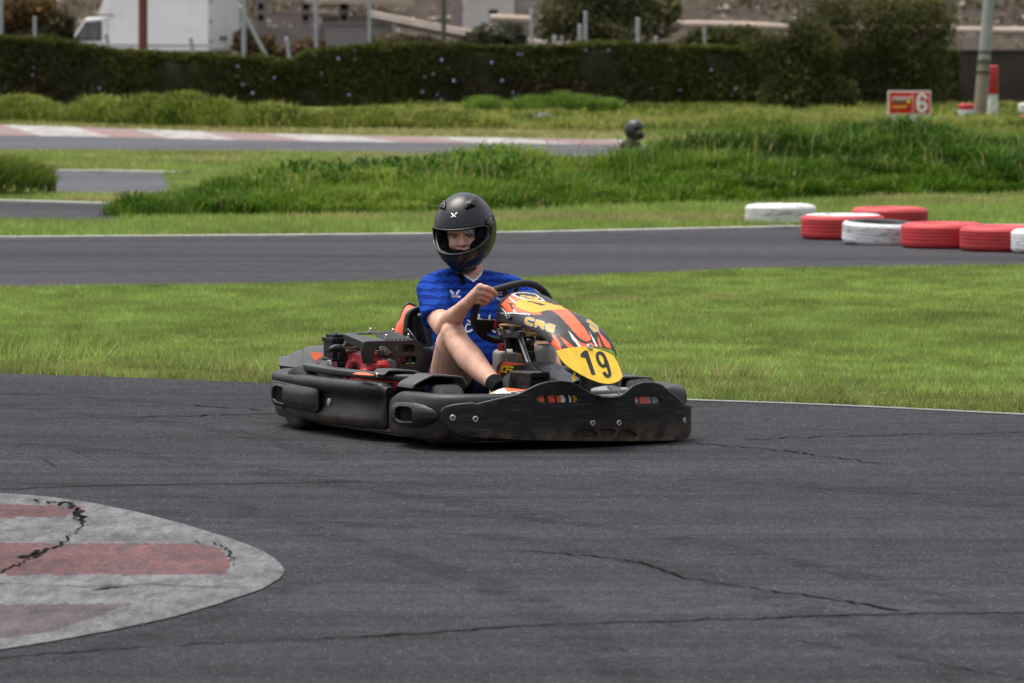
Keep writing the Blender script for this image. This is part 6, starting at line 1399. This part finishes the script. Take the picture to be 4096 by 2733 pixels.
for args in (('rusty orange brown shrub behind the left end of the hedge', 150., [(40, 35, 60, 35), (90, 25, 40, 30), (20, 70, 60, 25)], (40, 110), ((.15, .085, .035), (.20, .11, .045), (.10, .09, .04), .3)), ('dull grey green shrub beside the cab of the white truck', 150., [(110, 80, 50, 28), (140, 55, 30, 35), (60, 90, 60, 20)], (110, 120), ((.085, .08, .05), (.12, .11, .065), (.15, .1, .05), .2)),
             ('orange brown dry shrub right of the white truck', 140., [(590, 112, 40, 28), (560, 95, 25, 25), (640, 125, 30, 16)], (590, 150), ((.15, .09, .04), (.2, .12, .055), (.1, .095, .05), .3)), ('rust coloured dry shrub below the concrete wall', 140., [(705, 112, 35, 22), (680, 125, 40, 18), (735, 120, 20, 14)], (705, 150), ((.16, .10, .065), (.19, .12, .08), (.12, .1, .06), .3)),
             ('pale dry bush in front of the sloping beam', 140., [(900, 98, 50, 14), (960, 100, 40, 12)], (930, 130), ((.17, .14, .09), (.2, .16, .1), (.12, .11, .06), .3)), ('small grey green bush under the white building', 142., [(1150, 85, 60, 26), (1100, 95, 40, 18)], (1140, 130), ((.09, .095, .06), (.13, .125, .085), (.15, .14, .1), .2))):
    tree('shrub', args[0], args[1], args[2], 4200, .17, args[4], args[3], 'shrub', 'dry shrubs beyond the hedge')
# --- dark wall on the right
mb = MB(); a, b = AT(2150, 290, 114.), AT(3000, 290, 114.); mb.box(((a[0]+b[0])/2, 114.2, .55), (b[0]-a[0], .3, 1.25)); mb.box(((a[0]+b[0])/2, 114.2, 1.19), (b[0]-a[0]+.1, .38, .05))
wl = mb.build('wall', M('dark_rendered_wall', (.055, .045, .042), .9, 0, .4, .8, .4, 20, .1, dirt=(.09, .075, .06), dirtamt=.6, dirtscale=1.5)); tag(wl, 'dark brown rendered wall behind the tamarisk and the lamp post', 'wall')

# --- delivery truck
a_ = math.radians(28); tw = AT(480, 130, 184.); tw[2] = 0
truck = thing('truck', 'white box truck parked facing left beyond the hedge', 'truck', tw, 0); truck.rotation_euler = (0, 0, PI-a_)
TWH = M('truck_white', (.86, .85, .83), .5, 0, .05, .6, dirt=(.35, .33, .3), dirtamt=.3, dirtscale=.8); TGL = M('cab_glass', (.05, .06, .07), .12, 0, .2, 2, spec=.8); TDK = M('truck_dark_trim', (.02, .022, .025), .6, 0, .2, 4); TGR = M('truck_grey_trim', (.3, .29, .28), .6, 0, .2, 3)
# local frame: x towards the cab, y away from the viewer's side negative
B_ = lambda c, s: MB().box(c, s)
B_((2.12, -1.05, 2.2), (4.2, 2.1, 2.7)).build('box_body', TWH, truck, bevel=.03)
m_ = MB(); m_.plate([(4.22, -.15, 2.15), (4.75, -.15, 2.15), (4.22, -.15, 3.3)], (0, -1.8, 0)); m_.build('wind_deflector', TWH, truck, sm=0, bevel=.03)
m_ = MB(); m_.plate([(4.3, -.08, .75), (6.45, -.08, .75), (6.45, -.08, 1.08), (5.85, -.08, 1.25), (5.25, -.08, 2.02), (4.3, -.08, 2.08)], (0, -1.9, 0)); cab = m_.build('cab', TWH, truck, sm=0, bevel=.06)
m_ = MB(); m_.plate([(4.55, -.074, 1.22), (5.72, -.074, 1.22), (5.22, -.074, 1.88), (4.55, -.074, 1.92)], (0, .02, 0)); win = m_.build('window', TDK, cab, sm=0)
m_ = MB(); m_.plate([(4.62, -.050, 1.28), (5.08, -.050, 1.28), (5.08, -.050, 1.84), (4.62, -.050, 1.85)], (0, .008, 0)); m_.plate([(5.12, -.050, 1.28), (5.55, -.050, 1.28), (5.2, -.050, 1.80), (5.12, -.050, 1.83)], (0, .008, 0)); m_.build('pane', M('pale_cab_glass', (.13, .14, .15), .15, 0, .2, 2, spec=.8), win, sm=0)
m_ = MB(); m_.box((5.72, .12, 1.3), (.22, .2, .36)); m_.build('mirror', TDK, cab, bevel=.04)
B_((4.25, -.02, 2.12), (.6, .06, .06)).build('roof_trim', TGR, cab)
m_ = MB()
for z in (1.06, 3.3): m_.box((2.12, .005, z), (4.16, .03, .05))
m_.build('body_trim', TGR, truck)
for yy, yl in ((-.54, 1.0), (-1.58, 1.0)): m_ = MB(); m_.box((.0, yy, 2.2), (.05, yl, 2.55)); m_.build('rear_door', M('rear_door_white', (.78, .77, .74), .55, 0, .06, 1), truck, bevel=.02)
for z in (1.2, 1.9, 2.62): m_ = MB(); m_.box((-.02, -.08, z), (.06, .1, .12)); m_.build('hinge', TGR, truck)
for yy in (-.78, -1.05): m_ = MB(); m_.lathe((-.03, yy, 1.3), (1, 0, 0), [(.09, -.02), (.09, .02)], 16); m_.build('tail_lamp', TDK, truck)
for xx in (.9, 5.3):
    for yy in (-.2, -1.9): m_ = MB(); m_.lathe((xx, yy, .38), (0, 1, 0), [(.2, -.12), (.36, -.12), (.38, -.06), (.38, .06), (.36, .12), (.2, .12)], 24); m_.build('wheel', TBLK, truck, sm=40)
B_((2.6, -1.05, .72), (5., 1.2, .2)).build('chassis', TDK, truck)

# --- poles and posts
def pole(name, label, cat, u, vt, D, r, mat, lean=0., group=None, base_v=None, r2=None, u2=None):
    b = AT(u if u2 is None else u2, 200, D); b[2] = terr(b[0], b[1])-.05; t = AT(u, vt, D); o = thing(name, label, cat, (b[0], b[1], b[2]+.05), 0, group); org = np.array(o.location)
    mb = MB(); mb.tube([b, t], [r, r if r2 is None else r2], 14); p = mb.build('shaft', mat, o, org, sm=50); m2 = MB(); m2.tube([t-[0, 0, .004], t+[0, 0, .02]], [(r2 or r)*1.08, (r2 or r)*.8], 14); m2.build('cap', mat, o, org, sm=50); return o
GALV = M('galvanised_post', (.33, .34, .36), .55, .3, .15, 4); POSTR = M('dark_red_pole', (.13, .035, .03), .6, 0, .25, 2); POSTK = M('dark_green_grey_pole', (.06, .06, .05), .6, 0, .25, 2)
pole('pole', 'thick dark red pole standing in front of the white truck', 'pole', 328, -160, 118., .105, POSTR)
pole('pole', 'dark grey pole rising behind the middle of the hedge', 'pole', 1018, -160, 118., .055, POSTK)
gP = 'thin metal fence posts behind the hedge'
for u, vt, D, r, lb in [(80, 40, 117, .04, 'short grey post left of the truck cab'), (848, -20, 118, .035, 'tall thin grey post left of the dark pole'), (1220, 22, 117, .04, 'grey post just left of the broad olive tree'), (1344, 28, 117, .045, 'taller of the twin grey posts before the olive tree'), (1331, 58, 116.6, .05, 'shorter of the twin grey posts before the olive tree'), (1273, 84, 117, .055, 'stubby grey post low on the hedge top'),
                       (1464, 43, 117, .05, 'grey post at the right side of the olive tree'), (1617, 66, 117, .035, 'slim grey post under the long pipe'), (1859, 22, 117, .055, 'stout grey post in front of the shrub at the hedge end'), (2172, 80, 120, .03, 'faint thin post behind the tamarisk'), (560, -60, 125, .06, 'tall grey post at the rear of the truck'), (726, -40, 130, .05, 'tall pale post before the concrete frame'), (3, -40, 125, .05, 'pale post at the left edge of the photo'), (1290, 84, 118., .03, 'thin short post beside the stubby one'), (1505, 85, 117, .04, 'short post leaning under the pipe pier')]:
    pole('fence_post', lb, 'post', u, vt, float(D), r, GALV, group=gP)
for u2, v2, u1, v1, lb in [(640, 143, 550, 15, 'long grey strut leaning across the gap right of the truck'), (672, 140, 657, 88, 'short leaning stake right of the truck'), (452, 130, 437, 86, 'short leaning stake before the truck box'), (254, 112, 244, 78, 'short dark stake beside the truck cab')]:
    b, t = AT(u2, v2+40, 116.), AT(u1, v1, 116.); b[2] = max(b[2], 0.); o = thing('stake', lb, 'stake', b, 0, 'leaning stakes behind the hedge'); mb = MB(); mb.tube([b, t], .045, 10); mb.build('shaft', GALV, o, b); m2 = MB(); m2.tube([t, t+nrm(t-b)*.02], [.046, .03], 10); m2.build('cap', GALV, o, b)
# leaning lamp post with straps
bl = AT(2248, 285, 95.); bl[2] = 0; tl = AT(2270, -5, 95.); d = nrm(tl-bl); tl = bl+d*7.; o = thing('lamp_post', 'grey lamp post leaning slightly beside the red and white bollard', 'lamp post', bl)
m_ = MB(); m_.tube([bl-d*.1, bl+d*1.15], [.125, .117], 20); m_.build('base_sleeve', M('stained_concrete', (.2, .17, .13), .8, 0, .25, 5), o, bl, sm=60)
m_ = MB(); m_.tube([bl+d*1.15, tl], [.114, .06], 20); m_.build('shaft', M('weathered_steel', (.27, .28, .27), .6, .2, .15, 2), o, bl, sm=60)
m_ = MB(); m_.tube([tl, tl+[-.5, 0, .12], tl+[-1.1, 0, .15]], .04, 10); m_.build('arm', GALV, o, bl); m_ = MB(); m_.box(tl+[-1.3, 0, .13], (.55, .2, .12)); m_.build('lamp_head', TGR, o, bl, bevel=.03)
for v in (120, 142, 166): c = AT(2262-(v)*.07, v, 95.); c = bl+d*((c-bl)@d); m_ = MB(); m_.lathe(c, d, [(.125, -.02), (.132, -.02), (.132, .02), (.125, .02)], 24, closed=True); m_.build('strap', TDK, o, bl)
# red and white bollard
bb = AT(2277, 287, 97.); bb[2] = 0; zt = CH-(150-60)*97/11933; zm_ = CH-(216-60)*97/11933; o = thing('bollard', 'tall red and white bollard right of the leaning lamp post', 'bollard', bb)
m_ = MB(); m_.lathe((0, 0, 0), (0, 0, 1), [(.105, -.05), (.105, zm_)], 24); m_.build('white_base', TWHT, o, sm=60)
m_ = MB(); m_.lathe((0, 0, 0), (0, 0, 1), [(.105, zm_), (.115, zm_+.02), (.115, zt-.05), (.105, zt-.015), (.07, zt)], 24); m_.build('red_cover', M('bollard_red', (.38, .015, .02), .4, 0, .15, 4), o, sm=40)
# marshal post board with the number 6
Ds = 92.; sc_ = Ds/11933; c = AT(2086, 235, Ds); o = thing('sign_board', 'red number 6 track board with white frame on two white legs', 'sign', (c[0], c[1], 0)); so_ = np.array(o.location)
def R_(u0, v0, u1, v1, dy, dep, name, mat, parent=None, bev=0): a, b = AT(u0, v0, Ds), AT(u1, v1, Ds); m_ = MB(); m_.box(((a[0]+b[0])/2, Ds*1.0+dy+(c[1]-Ds), (a[2]+b[2])/2), (abs(b[0]-a[0]), dep, abs(b[2]-a[2]))); return m_.build(name, mat, parent or o, so_, sm=0, bevel=bev)
SRED = M('sign_red', (.58, .025, .02), .7, 0, .08, 6, spec=.1); SWH = M('sign_white', (.7, .68, .68), .6, 0, .06, 5)
fr = R_(2037, 208, 2136, 264, 0, .05, 'board', SWH); R_(2041, 212, 2093.5, 260, -.03, .012, 'picture_panel', SRED, fr); R_(2096, 212, 2133, 260, -.03, .012, 'number_panel', SRED, fr)
R_(2045, 262, 2055, 285, .02, .06, 'leg', SWH); R_(2085, 262, 2102, 292, .02, .06, 'leg', SWH)
def onboard(polys, dy, name, mat, parent=None):
    m_ = MB()
    for i_, pl in enumerate(polys): m_.plate([AT(*p, Ds)*[1, 0, 1]+[0, c[1]+dy-.0003*i_, 0] for p in pl], (0, .004, 0))
    return m_.build(name, mat, parent or fr, so_, sm=0)
six = [(2124, 224), (2119, 218), (2112, 218), (2107, 226), (2106, 240), (2108, 250), (2114, 254), (2121, 251), (2124, 244), (2121, 237), (2114, 236), (2108, 241)]
P = spline([(a, b, 0) for a, b in six], 48); pl = []
for p, q in zip(P[:-1], P[1:]): pl += strokepoly([tuple(p[:2]), tuple(q[:2])], 7.5)
onboard(pl, -.045, 'number_six', SWH)
onboard([[(2049, 231), (2052, 226), (2066, 225), (2080, 227), (2092, 230), (2092, 238), (2070, 240), (2050, 239)]], -.040, 'picture', M('picture_brown', (.16, .05, .02), .6, 0, .4, 9)); onboard([[(2080, 230), (2086, 228), (2089, 236), (2083, 238)], [(2048, 244), (2080, 243), (2082, 246), (2048, 247)]], -.044, 'picture_yellow', YEL)
onboard([[(2048, 249), (2080, 248), (2086, 243), (2088, 249), (2050, 251)]], -.042, 'picture_black', TDK)  # black printed shape of the picture
wd = []
for k, st in enumerate([[(2048, 231), (2050, 222), (2054, 224)], [(2056, 229), (2059, 221), (2062, 224), (2060, 229)], [(2064, 229), (2067, 221), (2070, 229)], [(2072, 229), (2075, 221), (2079, 224), (2076, 229)], [(2082, 228), (2085, 221), (2090, 223)], [(2089, 229), (2091, 223)]]):
    for a, b in zip(st[:-1], st[1:]): wd += strokepoly([a, b], 2.2)
onboard(wd, -.046, 'script_lettering', SWH)

# --- structures on the slope beyond the hedge
CONC = M('weathered_concrete', (.22, .195, .175), .9, 0, .25, .7, .3, 8, .1, dirt=(.1, .085, .075), dirtamt=.6, dirtscale=1.2); PALE = M('pale_render', (.6, .56, .52), .85, 0, .1, .5); PIPEC = M('beige_concrete_pipe', (.45, .36, .29), .8, 0, .15, .8); TANC = M('tan_stone', (.27, .23, .2), .9, 0, .25, 1.2)
DS = 186.; s_ = 11933/DS
def blk(mb, u0, v0, u1, v1, dep=1., D=DS): a, b = AT(u0, v0, D), AT(u1, v1, D); mb.box(((a[0]+b[0])/2, D+dep/2, (a[2]+b[2])/2), (abs(b[0]-a[0]), dep, abs(b[2]-a[2]))); return mb
def gnd(u, D=DS): p = AT(u, 160, D); return np.array([p[0], p[1], 0.])
pp = thing('pipeline', 'long beige pipeline on concrete piers along the stony slope', 'pipeline', gnd(1800)); po = np.array(pp.location)
m_ = MB(); m_.tube(spline([AT(u, v, DS) for u, v in [(1125, 42), (1300, 49), (1500, 55), (1700, 59), (1860, 66), (2100, 69), (2350, 72), (3000, 78)]], 60), .15, 18); m_.build('pipe', PIPEC, pp, po, sm=60)
for u, v in [(1235, 50), (1515, 58), (1700, 62), (1885, 70), (2225, 73), (2560, 76)]: m_ = blk(MB(), u-12, v+6, u+14, 175, .5); m_.box(AT(u, v+12, DS)+[0, .25, 0], (.55, .6, .14)); m_.build('pier', TANC, pp, po, bevel=.03)
rf = thing('concrete_frame', 'roofless grey concrete frame with square holes behind the truck', 'ruin', gnd(650)); ro = np.array(rf.location)
for u in (600, 702, 790): 
    m_ = blk(MB(), u-11, -70, u+11, 175, .4); pl_ = m_.build('pillar', CONC, rf, ro)
    for v in (15, 40): blk(MB(), u-6, v-7, u+6, v+7, .03, DS-.015).build('hole', VOID, pl_, ro, sm=0)
blk(MB(), 590, 30, 760, 38, .4, DS+.05).build('beam', CONC, rf, ro); blk(MB(), 700, -8, 950, 8, .5, DS-.3).build('roof_slab', PIPEC, rf, ro); m_ = blk(MB(), 560, 62, 770, 175, .3, DS-1.2).build('front_wall', CONC, rf, ro); blk(MB(), 740, 35, 900, 175, .3, DS+.8).build('rear_wall', CONC, rf, ro)
gw = blk(MB(), 745, 55, 890, 175, .4, DS-2.); blk(gw, 740, 51, 895, 56, .5, DS-2.05); tag(gw.build('wall', M('grey_block_wall', (.24, .225, .21), .9, 0, .2, .8)), 'low plain grey block wall before the concrete frame', 'wall')
bm_ = thing('conveyor', 'sloping beige beam on posts running down behind the dark pole', 'beam', gnd(1000, DS-3)); bo = np.array(bm_.location)
m_ = MB(); P = [AT(u, v, DS-3) for u, v in [(850, 38), (1000, 68), (1130, 92), (1260, 108), (1330, 118)]]
for a, b in zip(P[:-1], P[1:]): m_.tube([a, b], .17, 4, up=(0, 0, 1))
m_.build('beam', TANC, bm_, bo, sm=0); m_ = MB()
for a, b in zip(P[:-1], P[1:]): m_.tube([a+[0, 0, .16], b+[0, 0, .16]], .06, 4, up=(0, 0, 1))
m_.build('beam_top', PIPEC, bm_, bo, sm=0)
for u, v in [(905, 55), (1090, 90)]: blk(MB(), u-5, v, u+5, 175, .2, DS-3).build('post', TANC, bm_, bo)
hs_ = thing('building', 'whitewashed flat building beyond the dark pole', 'building', gnd(1120, DS+3)); ho = np.array(hs_.location)
blk(MB(), 1062, -60, 1180, 175, 2.5, DS+3).build('wall', PALE, hs_, ho, bevel=.03); blk(MB(), 1056, -66, 1186, -58, 2.7, DS+2.9).build('roof', CONC, hs_, ho); blk(MB(), 1122, 22, 1142, 34, .04, DS+2.97).build('window', TDK, hs_, ho); blk(MB(), 1180, 0, 1250, 175, 1.5, DS+3.4).build('annexe', M('annexe_tan', (.33, .28, .25), .9, 0, .2, 1), hs_, ho)
m_ = blk(MB(), 1036, -60, 1062, 175, .5, DS-1.); m_.box(AT(1049, 20, DS-1.)+[0, .25, 0], (.5, .6, .1)); tag(m_.build('pillar', TANC), 'square tan stone pillar left of the whitewashed building', 'pillar')
# boulders of the slope
BO = M('boulder', (.3, .26, .22), .9, 0, .35, 4, .6, 20); rr_ = random.Random(11)
for i in range(16):
    u = rr_.choice([rr_.uniform(1580, 2320), rr_.uniform(1580, 2320), rr_.uniform(900, 1250)]); D = rr_.uniform(198, 214); p = AT(u, 40, D); p[2] = float(terr(p[0], p[1])); r = rr_.uniform(.12, .3); mb = MB(); mb.sphere((0, 0, r*.3), (r, r*.8, r*.65), nu=10, nv=7)
    mb.v = [tuple(np.array(v)*(1+.35*mnoise.noise(Vector(np.array(v)*4+i)))) for v in mb.v]; o = mb.build('boulder', BO, sm=50); o.location = tuple(p); tag(o, 'pale boulder lying on the brown slope above the pipeline', 'boulder', 'boulders scattered on the slope')

def rubble():
    n = 5200; x = -22+44*RNG.random(n); y = 196.5+44*RNG.random(n)**1.5; z = terr(x, y); r = .03+.13*RNG.random(n)**3; V = []; Fc = []; base = np.array([[1, 0, 0], [0, 1, 0], [-1, 0, 0], [0, -1, 0], [0, 0, 1.]])
    p = np.stack([x, y, z], 1)[:, None, :]; v = p+base[None]*r[:, None, None]*(.6+.8*RNG.random((n, 5, 1))); o = (np.arange(n)*5)[:, None, None]; f = (o+np.array([[0, 1, 4], [1, 2, 4], [2, 3, 4], [3, 0, 4]])[None]).reshape(-1, 3)
    g = (.03+.33*RNG.random(n)**2.5); c = np.repeat(np.stack([g, g*.85, g*.74], 1), 5, 0); flatmesh('rubble', v.reshape(-1, 3), f, attr_mat('rubble', .9, .1), c, 'stuff', 'loose brown stones strewn over the slope beyond the pipeline')
    n = 15000; x = -22+44*RNG.random(n); y = 196.5+34*RNG.random(n); k = vnoise(x, y, .35) > .56; x, y = x[k], y[k]; n = len(x); cc = np.stack([x, y, terr(x, y)+.05+.25*RNG.random(n)], 1)
    v, f, c = leaves(cc, .22, (.07, .07, .035), (.13, .115, .06), (.2, .14, .07), .2); flatmesh('scrub', v, f, LEAF, c, 'stuff', 'patchy low dry scrub on the stony slope')
rubble()
# --- second driver half hidden behind the mound
p2 = AT(1457, 300, 66.); gz = float(terr(p2[0], p2[1])); d2 = thing('person', 'distant driver with grey black helmet peeking over the grass mound', 'person', (p2[0], p2[1], gz), math.radians(-28))
hz = CH-(298-60)*66/11933-gz; k_ = .84; mb = MB()
mb.capsule([(-.05, 0, .1), (-.06, 0, hz*.4), (-.06, 0, hz-.2)], [.15, .14, .11], 16, ell=(1.25, .8), up=np.array([1, 0, .1])); mb.capsule([(-.06, -.16, hz-.19), (-.06, .16, hz-.19)], .065, 12)
for y in (-1, 1): mb.capsule([(-.08, .18*y, hz-.26), (.05, .24*y, hz-.42), (.25, .14*y, hz-.40)], [.06, .05, .035], 12); mb.capsule([(-.05, .1*y, .12), (.28, .18*y, .28), (.6, .12*y, .08)], [.08, .06, .04], 12)
mb.capsule([(-.08, 0, hz-.24), (-.04, 0, hz-.03)], [.05, .06], 12); mb.sphere((-.02, 0, hz-.01), (.085, .07, .1)); bo_ = mb.build('body', M('dark_clothes', (.045, .04, .032), .85, 0, .3, 12), d2, sm=0, fix=False); fuse(bo_, .012, 4)
def hs2(az, c):
    p = hs(az, c)-hc; q = HF.T@p; return np.array([q[0]*k_, q[1]*k_, hz+q[2]*k_*.95])
lo_, up_ = [], []
az2 = np.linspace(-PI, PI, 73)
for a in az2:
    l, u = port(a); lo_.append([hs2(a, c) for c in np.linspace(-.160, l, 10)]); th_ = np.linspace(math.asin(u/.168), PI/2, 14); up_.append([hs2(a, .168*math.sin(t)) for t in th_])
mb = MB(); mb.grid(lo_); mb.grid(up_); h2 = mb.build('helmet', M('grey_black_helmet', (.02, .02, .022), .4, 0, .15, 12), d2, sm=70, solid=.02); weld(h2, 4e-4)
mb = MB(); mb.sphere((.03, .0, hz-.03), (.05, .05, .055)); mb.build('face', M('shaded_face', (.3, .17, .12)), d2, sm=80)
# ================================================================ CAMERA AND LIGHT
cam = bpy.data.cameras.new('camera'); co = bpy.data.objects.new('camera', cam); COL.objects.link(co)
cam.sensor_width = 36; cam.lens = FPX/1024*36; cam.clip_end = 3000; cam.clip_start = .5
co.location = tuple(CAM); co.rotation_euler = (PI/2-PITCH, 0, 0); SC.camera = co
cam.dof.use_dof = True; cam.dof.focus_distance = 21.5; cam.dof.aperture_fstop = 8.5
w = bpy.data.worlds.new('World'); SC.world = w; w.use_nodes = True; nt = w.node_tree
sky = nt.nodes.new('ShaderNodeTexSky'); sky.sky_type = 'NISHITA'; sky.sun_disc = False
EL, AZ = math.radians(72), math.radians(-60)
sky.sun_elevation = EL; sky.sun_rotation = AZ; sky.dust_density = 6; sky.air_density = 1.; sky.ozone_density = .6
hs = nt.nodes.new('ShaderNodeHueSaturation'); hs.inputs['Saturation'].default_value = .35
nt.links.new(sky.outputs[0], hs.inputs['Color']); nt.links.new(hs.outputs[0], nt.nodes['Background'].inputs['Color'])
nt.nodes['Background'].inputs['Strength'].default_value = .15
sun = bpy.data.lights.new('sun', 'SUN'); sun.energy = 1.0; sun.angle = math.radians(35); sun.color = (1, .97, .92)
so = bpy.data.objects.new('sun', sun); COL.objects.link(so)
sd = Vector((math.sin(AZ)*math.cos(EL), math.cos(AZ)*math.cos(EL), math.sin(EL)))
so.rotation_euler = sd.to_track_quat('Z', 'Y').to_euler()
SC.view_settings.view_transform = 'Standard'; SC.view_settings.look = 'None'; SC.view_settings.gamma = 1; SC.view_settings.exposure = .7
SC.render.engine = 'CYCLES'; SC.cycles.use_denoising = True
SC.cycles.max_bounces = 6; SC.cycles.diffuse_bounces = 3; SC.cycles.glossy_bounces = 3; SC.cycles.transparent_max_bounces = 6
